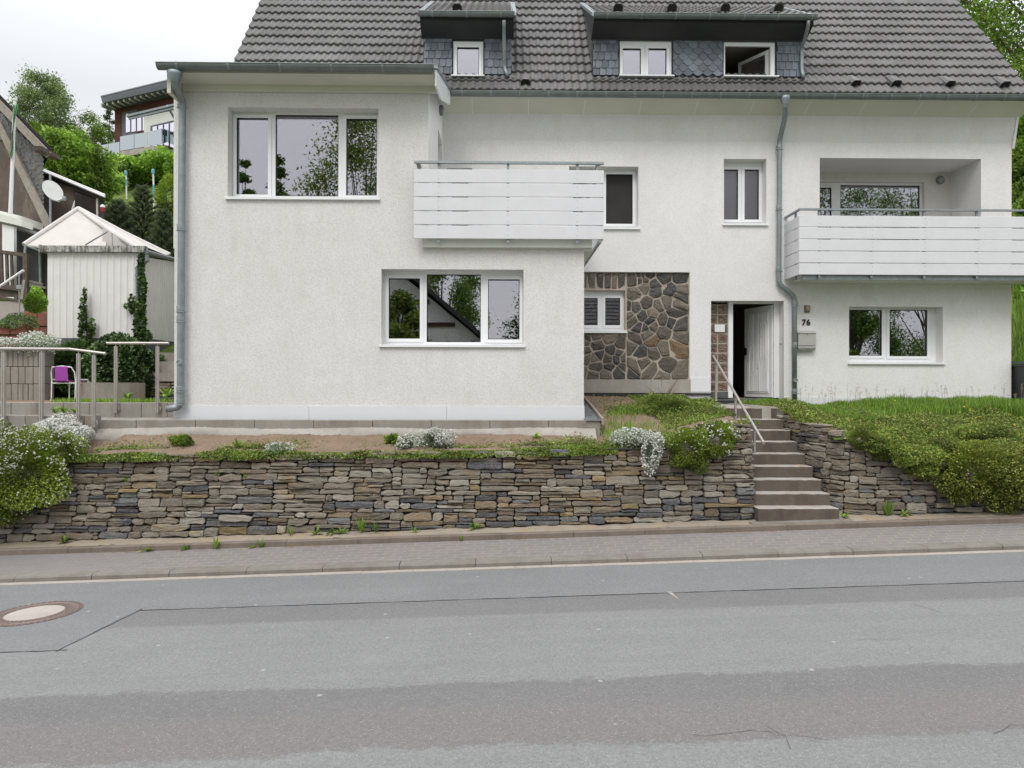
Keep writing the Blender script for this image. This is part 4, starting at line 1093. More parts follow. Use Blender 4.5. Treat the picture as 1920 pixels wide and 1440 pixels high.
# annex roof, soffit, fascia
YG = 10.86
ax0, ax1 = PX(300, YG, 130), PX(815, YG, 130)
mb = MB(); mb.prism([(ax0, YG, 6.98), (ax1, YG, 6.98), (ax1, 13.72, 7.84), (ax0, 13.72, 7.84)], (0, 0, .06)); mb.build('annex_roof', M['zinc'], house)
mb = MB(); zf0, zf1, zf2 = P(600, 172, YA-.05).z, P(600, 160, YA-.05).z, P(600, 138, YG).z
mb.add([(ax0+.1, YG+.01, zf2), (ax1-.02, YG+.01, zf2), (ax1-.02, YA-.05, zf1), (ax0+.1, YA-.05, zf1)], [(0, 1, 2, 3)])
mb.box(ax0+.17, ax1-.0, YA-.05, YA-.01, zf0, zf1); mb.add([(ax0+.1, YG+.01, zf2), (ax1, YG+.01, zf2), (ax1, YG+.01, 6.99), (ax0+.1, YG+.01, 6.99)], [(0, 1, 2, 3)])
mb.box(ax0+.10, ax0+.16, YG+.02, YA+2.4, 6.60, 7.0)
so = mb.build('annex_soffit', M['soffit'], house)
mb = MB()   # white verge board rising to the main gutter
mb.prism([(ax1, YG-.0, 6.74), (ax1, YG-.0, 6.99), (ax1, 13.68, 7.85), (ax1, 13.68, 7.58), (ax1, YA+.4, 6.87)], (.03, 0, 0)); mb.build('verge_board', M['upvc'], house)
mb = MB(); mb.prism([(ax1-.02, YG-.03, 7.0), (ax1-.02, 13.7, 7.86), (ax1-.02, 13.7, 7.90), (ax1-.02, YG-.03, 7.04)], (.07, 0, 0)); mb.build('verge_trim', M['zinc'], house)
# gutters
def gutter(x0, x1, y, zt, r, parent, step=.86, name='gutter'):
    mb = MB(); n = 12; vs = []; 
    for x in (x0, x1):
        for i in range(n+1):
            a = PI+PI*i/n; vs.append((x, y+r*math.cos(a), zt+r*math.sin(a)*1.05))
        for i in range(n, -1, -1):
            a = PI+PI*i/n; vs.append((x, y+(r-.004)*math.cos(a), zt+(r-.004)*math.sin(a)*1.05))
    m = 2*(n+1); mb.add(vs, [(i, i+m, (i+1)%m+m, (i+1)%m) for i in range(m)]+[list(range(n+1)), list(range(m, m+n+1))])
    mb.tube([(x0, y-r, zt+.004), (x1, y-r, zt+.004)], .010, 8)
    mb.box(x0, x1, y+r-.003, y+r+.003, zt-.01, zt+.03)
    g = mb.build(name, M['gutter'], parent)
    x = x0+step*.4
    while x < x1-.1:
        mb = MB(); pts = [(y+(r+.007)*math.cos(PI+PI*i/10), zt+(r+.007)*math.sin(PI+PI*i/10)*1.05) for i in range(11)]
        for a, b in zip(pts[:-1], pts[1:]): mb.add([(x-.014, a[0], a[1]), (x+.014, a[0], a[1]), (x+.014, b[0], b[1]), (x-.014, b[0], b[1])], [(0, 1, 2, 3)])
        mb.box(x-.014, x+.014, y-r-.012, y+r, zt+.004, zt+.012); x += step
        mb.build('bracket', M['zinc'], g)
    return g
zg = P(560, 123, YG-.09).z-.004
gutter(PX(296, YG-.09, 125), ax1-.0, YG-.09, zg, .078, house, .80)
zg2 = P(1400, 177, YE-.08).z-.005
gutter(PX(845, YE-.08, 175), XRR+.1, YE-.08, zg2, .075, house, .575)
def downpipe(pts, r, collars, parent, seg=14, funnel=None, name='downpipe', mat=None):
    mb = MB(); pts = [Vector(p) for p in pts]; out = [pts[0]]
    for i in range(1, len(pts)-1):      # round the bends
        a, b, c = pts[i-1], pts[i], pts[i+1]; k = min(.09, (b-a).length*.45, (c-b).length*.45)
        p, q = b+(a-b).normalized()*k, b+(c-b).normalized()*k
        for t in (0, .25, .5, .75, 1): out.append(p.lerp(b, t).lerp(b.lerp(q, t), t))
    out.append(pts[-1]); mb.tube(out, r, seg)
    if funnel:
        f = Vector(funnel); mb.lathe(f, [(r*1.0, -.13), (r*1.15, -.11), (r*1.9, .0), (r*2.0, .05)], 18)
    o = mb.build(name, mat or M['zinc'], parent, smooth=True)
    if collars:
        for c in collars:
            mb = MB(); c = Vector(c); mb.lathe(c, [(r+.001, -.035), (r+.007, -.03), (r+.007, .03), (r+.001, .035)], 18)
            mb.lathe(c+Vector((0, 0, -.06)), [(r+.001, -.012), (r+.012, -.010), (r+.012, .010), (r+.001, .012)], 18)
            mb.box(c.x+r, c.x+r+.035, c.y-.01, c.y+.02, c.z-.068, c.z-.052)
            mb.build('collar', M['galv'], o)
    return o
yd = YA-.10; r1 = .056
f = P(328, 141, YG-.09)
dp = downpipe([(f.x, YG-.09, f.z-.05), (f.x, YG-.09, P(0, 158, YG).z), (PX(342, yd, 185), yd, P(342, 190, yd).z), (PX(340.5, yd), yd, P(340, 300, yd).z), (PX(338.5, yd), yd, P(338, 763, yd).z), (PX(312, yd-.03, 768), yd-.03, P(312, 767.5, yd).z)], r1,
         [P(340, 195, yd), P(339.5, 425, yd), P(338.7, 578, yd), P(338.7, 597, yd), P(338.5, 728, yd), P(338.5, 752, yd)], house, funnel=(f.x, YG-.09, f.z))
c = P(336.5, 679, yd-.055); mb = MB(); mb.lathe(c, [(.045, .0), (.045, .02), (.032, .022), (.030, .01)], 20, Matrix.Rotation(PI/2, 3, 'X')); mb.build('cleanout', M['galv'], dp)
yd = YM-.09; r2 = .05
f = P(1472, 186, YE-.08)
dp = downpipe([(f.x, YE-.08, f.z-.06), (f.x, YE-.08, P(1472, 203, YE).z), (PX(1471, YE+.2), YE+.2, P(1471, 222, YE+.2).z), (PX(1461, yd), yd, P(1461, 262, yd).z), (PX(1460, yd), yd, P(1460, 532, yd).z), (PX(1489.5, yd), yd, P(1489, 556, yd).z), (PX(1490, yd), yd, P(1490, 757, yd).z)], r2,
         [P(1461, 275, yd), P(1460.5, 388, yd), P(1460, 503, yd), P(1490, 568, yd), P(1490, 645, yd), P(1490, 732, yd)], house, funnel=(f.x, YE-.08, f.z))
c = P(1491.5, 713, yd-.05); mb = MB(); mb.lathe(c, [(.045, .0), (.045, .02), (.032, .022), (.030, .01)], 20, Matrix.Rotation(PI/2, 3, 'X')); mb.build('cleanout', M['galv'], dp)
# ---------------- dormers
def slate_wall(name, x0, x1, z0, z1, Y, parent, w=.135, h=.165, style=0, skip=()):
    """overlapping slates, each a thin tilted plate"""
    mb = MB(); r = 0; z = z0-.02
    if style == 1: w, h = .205, .115
    while z < z1:
        off = (r % 2)*w/2 if style == 1 else (r*.37 % 1)*w
        x = x0-w+off
        while x < x1:
            a, b = max(x+.004, x0), min(x+w-.004, x1)
            if b-a > .02 and not any(s[0] < (a+b)/2 < s[1] for s in skip):
                zt = min(z+h*1.35, z1); k = rnd.uniform(.7, 1.35); cc = (k, k*rnd.uniform(.96, 1.04), k)
                zb_ = max(z, z0)
                if style == 1: pts = [(x+w*.5-w*.16, z), (x+w*.5+w*.16, z), (x+w-.003, z+h*.62), (x+w-.003, z+h*1.6), (x+.003, z+h*1.6), (x+.003, z+h*.62)]
                else: pts = [(a, z), (b-w*.28, z), (b-w*.10, z+.018), (b, z+.05), (b, zt), (a, zt)]
                pts = [(min(max(p[0], x0), x1), min(max(p[1], z0), z1)) for p in pts]
                dj = rnd.uniform(0, .006); vs = [(p[0], Y-.018-dj+(p[1]-z)*.09, p[1]) for p in pts]; n = len(vs)
                mb.add(vs+[(v[0], v[1]+.007, v[2]) for v in vs], [list(range(n))]+[(i, i+n, (i+1)%n+n, (i+1)%n) for i in range(n)], c=cc)
            x += w
        z += h; r += 1
    return mb.build(name, M['slate'], parent)
YD = 14.02; YDg = 13.62
def dormer(x0, x1, wins, pipe, glass, skips, styles):
    zt = PZ(73, YD); zb2 = Z_E+(YD-YE)*math.tan(ANG)-.02; zgt = PZ(30, YDg, 1100); ang = rad(32.2)
    d = empty('dormer', (x0, YD, zb2), parent=house)
    mb = MB()   # cheeks + front backing
    ytop = 15.88; ztop = Z_E+(ytop-YE)*math.tan(ANG)
    for X in (x0+.02, x1-.02):
        mb.add([(X, YD, zb2), (X, YD, zt+.1), (X, ytop, ztop)], [(0, 1, 2)])
    wall_grid(mb, x0+.02, x1-.02, zb2-.1, zt+.1, YD, [(w[0], w[1], w[2], w[3], .1) for w in wins])
    mb.build('dormer_wall', M['soffit_dark'], d)
    for i, (a, b, sty) in enumerate(styles): slate_wall('slate', a, b, PZ(140, YD), zt+.01, YD-.012, d, style=sty)
    # slates of the visible cheek
    mb = MB()
    for rr in range(26):
        for cc_ in range(16):
            y = YD+rr*.11; z = zb2+cc_*.13+ (rr % 2)*.06
            zr = Z_E+(y-YE)*math.tan(ANG); zc = zt+.1+(y-YD)*(ztop-zt-.1)/(ytop-YD)
            if zr+.02 < z < zc-.05:
                k = rnd.uniform(.75, 1.15); X = x0+.014-rnd.uniform(0, .006)
                mb.add([(X, y, z), (X-.004, y+.055, z-.05), (X, y+.105, z), (X+.004, y+.105, z+.11), (X+.004, y, z+.11)], [(0, 1, 2, 3, 4)], c=(k, k, k))
    mb.build('cheek_slate', M['slate_old'], d)
    mb = MB()   # sloping dark soffit and reveal
    mb.add([(x0-.02, YD-.02, zt), (x1+.02, YD-.02, zt), (x1+.02, YDg+.03, PZ(41, YDg, 1100)), (x0-.02, YDg+.03, PZ(41, YDg, 1100))], [(0, 1, 2, 3)])
    mb.add([(x0-.02, YDg+.03, PZ(41, YDg, 1100)), (x1+.02, YDg+.03, PZ(41, YDg, 1100)), (x1+.02, YDg+.01, zgt+.0), (x0-.02, YDg+.01, zgt+.0)], [(0, 1, 2, 3)])
    x = x0+.1
    while x < x1: mb.box(x, x+.002, YD-.028, YD-.02, zt, zt+.02); x += .14
    mb.box(x0-.02, x1+.02, YD-.03, YD-.005, zt-.02, zt+.01)
    for X in (x0-.02, x1): mb.prism([(X, YD-.02, zt-.01), (X, YDg+.02, PZ(41, YDg, 1100)), (X, YDg+.02, zgt+.01), (X, ytop, ztop+.02), (X, YD, zt+.05)], (.02, 0, 0))
    mb.build('soffit', M['soffit_dark'], d)
    tile_roof('roof', x0-.0, x1+.0, YDg+.01, zgt+.012, ang, (ytop-YDg)/math.cos(ang)+.05, d, M['tile'], expo=.33)
    for X in (x0-.05, x1-.03): mb = MB(); mb.prism([(X, YDg, zgt+.0), (X, ytop+.1, ztop+.07), (X, ytop+.1, ztop+.13), (X, YDg, zgt+.075)], (.10, 0, 0)); mb.build('verge_flashing', M['zinc'], d)
    gutter(x0-.03, x1+.03, YDg-.07, zgt-.004, .07, d, .68)
    downpipe(*pipe, .036, None, d, funnel=None)
    mb = MB(); f = Vector(pipe[0][0]) if False else None
    mb.box(x0-.03, x1+.03, YD-.10, YD+.02, zb2-.03, zb2+.01); mb.build('lead_flashing', M['membrane'], d)
    return d, zt, zb2
xd0, xd1 = PX(793, YD, 100), PX(961, YD, 100); xe0, xe1 = PX(1110, YD, 100), PX(1508, YD, 100)
def wz(u0, u1, v0, v1): return R4(u0, u1, v0, v1, YD)
w0 = wz(850, 906, 77.5, 146); w1_ = wz(1162, 1259, 76.5, 146); w2_ = wz(1357, 1453, 77.5, 147)
ypd = YDg+.0
def pd(u, v, Y): q = P(u, v, Y); return (q.x, q.y, q.z)
dormer(xd0, xd1, [w0], ([pd(945, 38, YDg-.07), pd(945, 62, YDg+.1), pd(945.5, 128, YD-.07), pd(952, 143, YD-.12)],), None, (), [(xd0+.02, w0[0]-.03, 0), (w0[1]+.03, xd1-.02, 0)])
dormer(xe0, xe1, [w1_, w2_], ([pd(1516, 38, YDg-.07), pd(1514, 55, YDg+.02), pd(1503, 92, YD-.07), pd(1503, 133, YD-.07), pd(1507, 146, YD-.12)],), None, (), [(xe0+.02, w1_[0]-.03, 0), (w1_[1]+.03, w2_[0]-.03, 1), (w2_[1]+.03, xe1-.02, 0)])
Yq = YD+.03
def dwin(w, panes, **k):
    o = window(w[0], w[1], w[2], w[3], Yq-.02, panes, sillY=YD-.10, sx=0, sh=.02, **k); return o
dwin(w0, [R4(857, 898, 90, 143.5, Yq)], sash=(0,))
dwin(w1_, [R4(1167, 1201, 92, 144, Yq), R4(1215, 1249, 92, 144, Yq)], sash=(0, 1))
ow = dwin(w2_, [R4(1359, 1444, 87, 144.5, Yq)])
for c_ in list(bpy.data.objects):     # this window stands open: no glass in the frame
    if c_.parent is ow and c_.name.startswith(('pane', 'gasket')): bpy.data.objects.remove(c_)
sa = P(1443, 90, Yq); sb_ = P(1443, 144, Yq); vx, vy = -.42, .62     # sash swung inwards
def leafp(a, z): return (sa.x+vx*a, Yq+.06+vy*a, z)
mb = MB()
for (a0, a1, z0, z1) in ((0, 1, sb_.z, sb_.z+.07), (0, 1, sa.z-.07, sa.z), (0, .11, sb_.z+.07, sa.z-.07), (.89, 1, sb_.z+.07, sa.z-.07)):
    mb.prism([leafp(a0, z0), leafp(a1, z0), leafp(a1, z1), leafp(a0, z1)], (.05, .02, 0))
ol = mb.build('open_sash', M['upvc'], ow)
mb = MB(); mb.prism([leafp(.11, sb_.z+.07), leafp(.89, sb_.z+.07), leafp(.89, sa.z-.07), leafp(.11, sa.z-.07)], (.01, .004, 0)); mb.build('sash_pane', M['glass'], ow)
for w in (w0, w1_, w2_): room(w[0]-.08, w[1]+.08, w[2]-.1, w[3]+.12, YD+.1, YD+3.0)
# little hooded roof vents
def vent(u, v, on):
    if on == 'main':
        k = None
        for Y in np.linspace(YE, YE+2, 200):
            if Z_E+(Y-YE)*math.tan(ANG) > P(u, v, Y).z: break
        q = P(u, v, Y); ang = ANG
    else:
        q = P(u, v, YDg+.15); ang = rad(32)
    mb = MB(); R = Matrix.Rotation(ang, 3, 'X'); w = .10
    prof = [(-w, -.02), (-w, .07), (-w*.6, .12), (w*.6, .12), (w, .07), (w, -.02)]
    a = [q+R @ Vector((x, -.12, z+.05)) for x, z in prof]; b = [q+R @ Vector((x*.9, .24, z*.4+.02)) for x, z in prof]
    mb.add(a+b, [(i, i+6, (i+1)+6, i+1) for i in range(5)], m=0, c=(1, 1, 1))
    a2 = [q+R @ Vector((x*.85, -.10, z*.85+.05)) for x, z in prof]; mb.add(a2, [list(range(6))], m=1, c=(1, 1, 1)); mb.add(a+a2, [(i, i+1, i+7, i+6) for i in range(5)], m=0, c=(1, 1, 1))
    mb.build('roof_vent', [M['tile'], M['black']], house)
for u, v in ((985, 157), (1599, 159), (1674, 159), (1774, 160), (1876, 161)): vent(u, v, 'main')
for u in (858, 1157, 1257, 1356, 1455): vent(u, 24, 'd')
# ---------------- things fixed to or hung on the house
q = P(1513, 640, YM-.06)
mb = MB(); ml = empty('mailbox', (q.x, YM, q.z), 'silver metal mailbox hanging on the white wall below the house number', 'mailbox')
x0, x1 = PX(1497, YM-.12, 640), PX(1529.5, YM-.12, 640); z0, z1 = P(1513, 657, YM-.12).z, P(1513, 622, YM-.12).z
mb.prism([(x0, YM-.12, z0+.05), (x0, YM-.13, z1-.03), (x0, YM-.02, z1+.01), (x0, YM-.001, z1+.01), (x0, YM-.001, z0+.03), (x0, YM-.09, z0)], (x1-x0, 0, 0)); mb.build('box', M['box_metal'], ml)
mb = MB(); mb.prism([(x0-.008, YM-.142, z1-.035), (x0-.008, YM-.02, z1+.018), (x0-.008, YM-.02, z1+.024), (x0-.008, YM-.147, z1-.031)], (x1-x0+.016, 0, 0)); mb.build('lid', M['box_metal'], ml)
mb = MB(); mb.box(x0+.01, x1-.01, YM-.131, YM-.118, z0+.10, z0+.103); mb.tube([((x0+x1)/2, YM-.136, z1-.055), ((x0+x1)/2, YM-.125, z1-.055)], .009, 8); mb.box(x0-.012, x0-.002, YM-.06, YM-.01, z0+.02, z0+.14); mb.build('lock', M['black'], ml)
q = P(1513.5, 579, YM-.03); wl = empty('wall_lamp', (q.x, YM, q.z), 'small square brown wall lamp above the house number', 'wall lamp')
mb = MB(); mb.cbox((q.x, YM-.02, q.z), (.11, .04, .15), bev=.006); mb.build('back_plate', simple('bronze_metal', (.22, .18, .14), .5, .2, 10, 0, metal=.4), wl)
mb = MB(); mb.cbox((q.x+.005, YM-.06, q.z+.005), (.085, .05, .11), bev=.015); mb.build('shade', simple('amber_lamp_glass', (.34, .27, .19), .3, .2, 14, 0), wl)
cu = bpy.data.curves.new('house_number', 'FONT'); cu.body = '76'; cu.size = .172; cu.extrude = .008; cu.offset = .0042; cu.align_x = 'CENTER'; cu.space_character = 1.1
hn = bpy.data.objects.new('house_number', cu); col.objects.link(hn); q = P(1511.5, 609.5, YM-.012); hn.location = (q.x, YM-.012, q.z); hn.rotation_euler = (PI/2, 0, 0); cu.materials.append(M['black'])
me_ = bpy.data.meshes.new_from_object(hn.evaluated_get(bpy.context.evaluated_depsgraph_get())); bpy.data.objects.remove(hn); hn = bpy.data.objects.new('house_number', me_); col.objects.link(hn); hn.location = (q.x, YM-.012, q.z); hn.rotation_euler = (PI/2, 0, 0)
tag(hn, 'black house number 76 on the white wall between wall lamp and mailbox', 'house number')
mb = MB(); q = R4(1340, 1359, 608.5, 622.5, Yd-.03); mb.box(q[0], q[1], Yd-.034, Yd-.031, q[2], q[3]); mb.build('paper_notice', M['white'], label='blank white paper notice stuck on the glass blocks by the door', cat='notice')
def round_lamp(c, R, r, lab):
    o = empty('wall_lamp', c, lab, 'wall lamp')
    mb = MB(); mb.lathe(c, [(r*.9, 0), (r, .02), (r, .05), (r*.82, .07), (r*.7, .06)], 28, R); mb.build('ring', M['pvc'], o)
    mb = MB(); mb.lathe(c, [(r*.74, .055), (r*.62, .085), (r*.3, .10), (0, .103)], 24, R); mb.build('diffuser', simple('frosted_lamp_glass', (.36, .40, .38), .3, .1, 10, 0), o)
q = P(1761, 338.5, YLb); round_lamp((q.x, YLb-.003, q.z), Matrix.Rotation(PI/2, 3, 'X'), .092, 'round grey bulkhead lamp on the back wall of the right loggia')
yy = 13.3; round_lamp((XA1+.004, yy, P(828, 207, yy).z), Matrix.Rotation(PI/2, 3, 'Y'), .10, 'round bulkhead lamp on the side wall above the left balcony')
# sill plants behind the glass
def pot_plant(x, y, z, r, h, kind, lab, grp='potted plants on the window sills'):
    o = empty('potted_plant', (x, y, z), lab, 'potted plant', grp)
    mb = MB(); mb.lathe((x, y, z), [(r*.72, 0), (r, r*1.5), (r*1.05, r*1.5), (r*.9, r*1.45), (0, r*1.3)], 16); mb.build('pot', M['pot'], o)
    n = 90 if kind == 'bush' else 26; V = []; C = []
    for i in range(n):
        a = rnd.uniform(0, 2*PI); zz = z+r*1.4; g = rnd.uniform(.6, 1.2); c = (.10*g, .22*g, .05*g)
        if kind == 'bush':
            p = Vector((x, y, zz+h*.5))+Vector((rnd.gauss(0, h*.3), rnd.gauss(0, h*.2), rnd.gauss(0, h*.25))); d = Vector((rnd.uniform(-1, 1), rnd.uniform(-1, 1), rnd.uniform(-1, 1))).normalized()*.02; e = d.orthogonal().normalized()*.012
            V += [p-d, p-e, p+d, p+e]; C += [c]*4
        else:
            b = Vector((x+rnd.uniform(-r, r)*.6, y+rnd.uniform(-r, r)*.6, zz)); L = h*rnd.uniform(.6, 1.1); out = Vector((math.cos(a), math.sin(a)*.5, 0))
            w = Vector((-math.sin(a), math.cos(a), 0))*.008; sp_ = .55 if kind == 'arch' else .25
            m_ = b+Vector((0, 0, L*.7))+out*L*.25*sp_; t = b+Vector((0, 0, L*(.75 if kind == 'arch' else 1)))+out*L*sp_
            V += [b-w, b+w, m_+w, m_-w, m_-w, m_+w, t+w*.2, t-w*.2]; C += [c]*8
    np_mesh('foliage', [tuple(v) for v in V], np.arange(len(V)).reshape(-1, 4), M['leaf'], C, o)
ys = YA+.22+.16; zsill = hA[2]+.02
pot_plant(PX(526, ys), ys, zsill, .05, .20, 'bush', 'bushy plant in a pale pot behind the upper window, first from the left pane post')
pot_plant(PX(583, ys), ys, zsill, .055, .36, 'arch', 'orchid with arching leaves in a pale pot, middle of the upper window')
pot_plant(PX(627, ys), ys, zsill, .05, .18, 'tuft', 'grassy tuft in a pot at the right end of the upper middle pane')
pot_plant(PX(680, ys), ys, zsill, .045, .16, 'bush', 'light green plant in the right pane of the upper window')
ys = YA+.20+.16; zsill = hB[2]+.02
pot_plant(PX(836, ys), ys, zsill, .045, .14, 'tuft', 'left of the two small succulents in white pots behind the lower annex window')
pot_plant(PX(864.5, ys), ys, zsill, .045, .14, 'tuft', 'right of the two small succulents in white pots behind the lower annex window')
mb = MB(); ys = YA+.85; x = PX(460, ys); z = PZ(352, ys); mb.tube([(x-.13, ys, z-.3), (x-.14, ys, z-.05), (x-.08, ys, z), (x+.08, ys, z), (x+.14, ys, z-.05), (x+.13, ys, z-.3)], .008, 8); mb.build('chair_back', M['white'], label='white wire chair back behind the left pane of the upper window', cat='chair')
# ================================================================ LOW BLOCK WALLS
def blockwall(name, x0, x1, Y, th, z0, z1, bl, label, mat='conc', off=0, cap=.0, parent=None):
    mb = MB(); x = x0-off
    while x < x1:
        a, b = max(x, x0), min(x+bl-.006, x1)
        if b-a > .02: mb.cbox(((a+b)/2, Y+th/2+rnd.uniform(-.003, .003), (z0+z1)/2), (b-a, th, z1-z0+rnd.uniform(-.004, .004)), bev=.007)
        x += bl
    return mb.build(name, M[mat], parent, label=label, cat='block wall')
Yc_ = 11.03
bx = PX(180, Yc_)
blockwall('block_wall', bx, PX(1126, Yc_), Yc_, .12, 1.10, PZ(788, Yc_), .945, 'long low row of grey concrete blocks below the white annex plinth', off=.3)
Yb0 = 10.9
blockwall('block_wall', -12.5, PX(177, Yb0), Yb0, .2, .7, PZ(780, Yb0), .46, 'front low concrete block wall at the left edge carrying the long steel railing', off=.1)
Yb1 = 11.72
blockwall('block_wall', -12.5, XL-.01, Yb1, .2, 1.2, P(200, 755, Yb1).z, .44, 'rear low concrete block wall left of the house carrying the short steel railing', off=.25)
# rough concrete footing between blocks and soil
n = 160; V = []
for i in range(n+1):
    x = -7.0+(1.5+7.0)*i/n; w = .11+.04*math.sin(x*1.7)+.03*math.sin(x*4.1)+rnd.uniform(-.008, .008); z = 1.275+.012*math.sin(x*2.2)
    if x > .6: w += (x-.6)*.12
    for (y, zz) in ((Yc_+.01, z+.012), (Yc_-.03, z-.005), (Yc_-w*.7, z-.035-w*.3), (Yc_-w, z-.10-w*.45), (Yc_-w+.03, z-.16-w*.5)): V.append((x, y+rnd.uniform(-.006, .006), zz+rnd.uniform(-.006, .006)))
fo = np_mesh('footing', V, np.array([[i*5+q, i*5+q+1, (i+1)*5+q+1, (i+1)*5+q] for i in range(n) for q in range(4)]), M['conc_l'], smooth=True, kind='structure')
mb = MB(); mb.prism([(1.60, 10.98, 1.36), (1.66, 14.2, 1.66), (1.66, 14.2, 1.78), (1.60, 10.98, 1.45)], (.035, 0, 0)); mb.build('edging_board', M['timber_l'], label='thin grey edging board between gravel strip and soil beside the annex', cat='edging')
mb = MB()
for i in range(5):
    c = P(1099+rnd.uniform(-4, 6), 752+rnd.uniform(-6, 8), 13.2); mb.cbox((1.47+rnd.uniform(-.06, .06), 12.9+i*.22, 1.66+i*.015), (.14, .2, .02), Matrix.Rotation(rnd.uniform(0, 3), 3, 'Z') @ Matrix.Rotation(.2, 3, 'X'))
mb.build('slate_shard', M['darkstone'], label='broken slate pieces lying on the gravel strip', cat='slate', kind='stuff')
# ---------------- steel railings
def railing(loc, label, rails, posts):
    r = empty('railing', loc, label, 'railing')
    mb = MB()
    for a, b in zip(rails[:-1], rails[1:]): mb.tube([a, b], .0215, 12)
    mb.build('handrail', M['steel'], r)
    for (x, y, z0, z1) in posts:
        mb = MB(); mb.box(x-.022, x-.004, y-.03, y+.01, z0, z1-.05); mb.box(x+.004, x+.022, y-.03, y+.01, z0, z1-.05); mb.tube([(x, y-.01, z1-.10), (x, y-.01, z1-.01)], .007, 8)
        mb.lathe((x, y+.02, z0+.07), [(.052, 0), (.052, .012), (0, .014)], 20, Matrix.Rotation(PI/2, 3, 'X'))
        for dx in (-.04, .04): mb.tube([(x+dx*.85, y-.002, z0+.07), (x+dx*.85, y+.012, z0+.07)], .009, 8)
        mb.build('post', M['steel'], r)
Yr1 = Yb0-.045
def q3(u, v, Y): q = P(u, v, Y); return (q.x, q.y, q.z)
ps = []
for u, vt, vb in ((8, 655, 801), (79, 655, 799), (148, 657, 801), (177, 660, 801)):
    ps.append((PX(u, Yr1), Yr1, PZ(vb, Yr1, u), PZ(vt, Yr1, u)))
railing((-7.5, Yr1, 1.3), 'long stainless steel railing at the left edge, bent down at its right end', [(-12.5, Yr1-.01, PZ(654, Yr1)), q3(130, 654.5, Yr1-.01), q3(198, 663, Yr1-.01)], ps+[(-9.0, Yr1, 1.3, PZ(655, Yr1))])
Yr2 = Yb1-.045
railing((-6, Yr2, 1.5), 'short stainless steel railing with two posts beside the house corner', [q3(200, 643.5, Yr2-.01), q3(316.5, 643.5, Yr2-.01)], [(PX(u, Yr2), Yr2, PZ(775, Yr2), PZ(646, Yr2)) for u in (218, 296)])
# ---------------- chair
def chair(x, y, z, rz, s=1.0):
    c = empty('garden_chair', (0, 0, 0), 'small garden chair with white tube frame and purple fabric back', 'chair'); r = .011
    mb = MB()
    for sx in (-1, 1):
        mb.tube([(sx*.25, .20, 0), (sx*.25, .19, .40), (sx*.245, .21, .56), (sx*.20, .24, .66), (0, .25, .68)], r, 8)
        mb.tube([(sx*.23, -.24, 0), (sx*.21, -.22, .38), (sx*.24, -.15, .42), (sx*.25, .19, .42)], r, 8)
        mb.tube([(sx*.25, .19, .35), (sx*.21, -.21, .35)], r*.8, 8)
    mb.tube([(-.25, .19, .35), (.25, .19, .35)], r*.8, 8); mb.tube([(-.21, -.21, .37), (.21, -.21, .37)], r*.8, 8)
    mb.build('frame', M['white'], c)
    mb = MB(); mb.prism([(-.135, .235, .40), (.135, .235, .40), (.13, .255, .675), (-.13, .255, .675)], (0, .008, 0)); mb.build('backrest', M['purple'], c)
    mb = MB(); mb.prism([(-.19, -.2, .375), (.19, -.2, .375), (.19, .2, .385), (-.19, .2, .385)], (0, 0, .012)); mb.build('seat', M['purple'], c)
    c.location = (x, y, z); c.rotation_euler = (0, 0, rz); c.scale = (s, s, s); return c
q = P(133, 752, 12.9); chair(q.x, 12.9, 1.665, PI-.12, .95)
# ---------------- palisade block wall, ring planter, steps beside ivy
Yp = 13.7
pw = empty('palisade_wall', (-9.5, Yp, 1.66), 'grey wall of grooved concrete blocks in three courses behind the long railing', 'block wall')
zt = P(50, 655, Yp).z; xr = PX(84, Yp)
for i in range(3):
    za, zb2 = 1.64+(zt-1.64)*i/3, 1.64+(zt-1.64)*(i+1)/3-.008; mb = MB(); x = xr
    while x > -13.5:
        w = rnd.choice((.10, .10, .13, .16)); mb.cbox((x-w/2, Yp+.15, (za+zb2)/2), (w-.009, .3-rnd.uniform(0, .012), zb2-za), bev=.008); x -= w
    mb.build('course', M['conc'], pw)
rp = empty('ring_planter', (PX(205, 12.9), 13.1, 1.66), 'low round concrete planter ring under the ivy', 'planter')
mb = MB(); c = (PX(207, 13.3), 13.35, 1.60); r = .62
n = 9; pts = [(c[0]+r*math.cos(PI+PI*i/n+0.1), c[1]+r*.9*math.sin(PI+PI*i/n+.1)) for i in range(n+1)]
for a, b in zip(pts[:-1], pts[1:]): mb.prism([(a[0], a[1], 1.6), (b[0], b[1], 1.6), (b[0]*.93+c[0]*.07, b[1]*.93+c[1]*.07, 1.6), (a[0]*.93+c[0]*.07, a[1]*.93+c[1]*.07, 1.6)], (0, 0, .41))
mb.build('ring', M['conc'], rp)
mb = MB(); mb.lathe((c[0], c[1], 1.9), [(.50, -.1), (.50, .05), (0, .07)], 20); mb.build('earth', M['soil'], rp)
sw, core = drywall([(PX(268, 14.2), 14.2), (XL+.3, 14.2)], lambda x: 1.6, lambda s, x: 2.02, .05, lambda x, z, zt: scol(x, z, zt, .2), hmin=.04, hmax=.09)
o = empty('stone_wall', (-6.9, 14.2, 1.6), 'small dry stone wall under concrete blocks between ivy and house corner', 'retaining wall'); sw.build('stone', M['stone'], o); core.build('core', M['core'], o)
mb = MB(); mb.box(PX(282, 14.25), XL+.3, 14.22, 14.6, 2.04, 2.22); mb.box(PX(281, 14.5), XL+.3, 14.45, 15, 2.225, 2.46); mb.box(PX(288, 14.8), XL+.3, 14.8, 15.3, 2.465, 2.66); mb.build('block_steps', M['conc'], label='three stacked grey concrete blocks beside the house corner', cat='blocks')
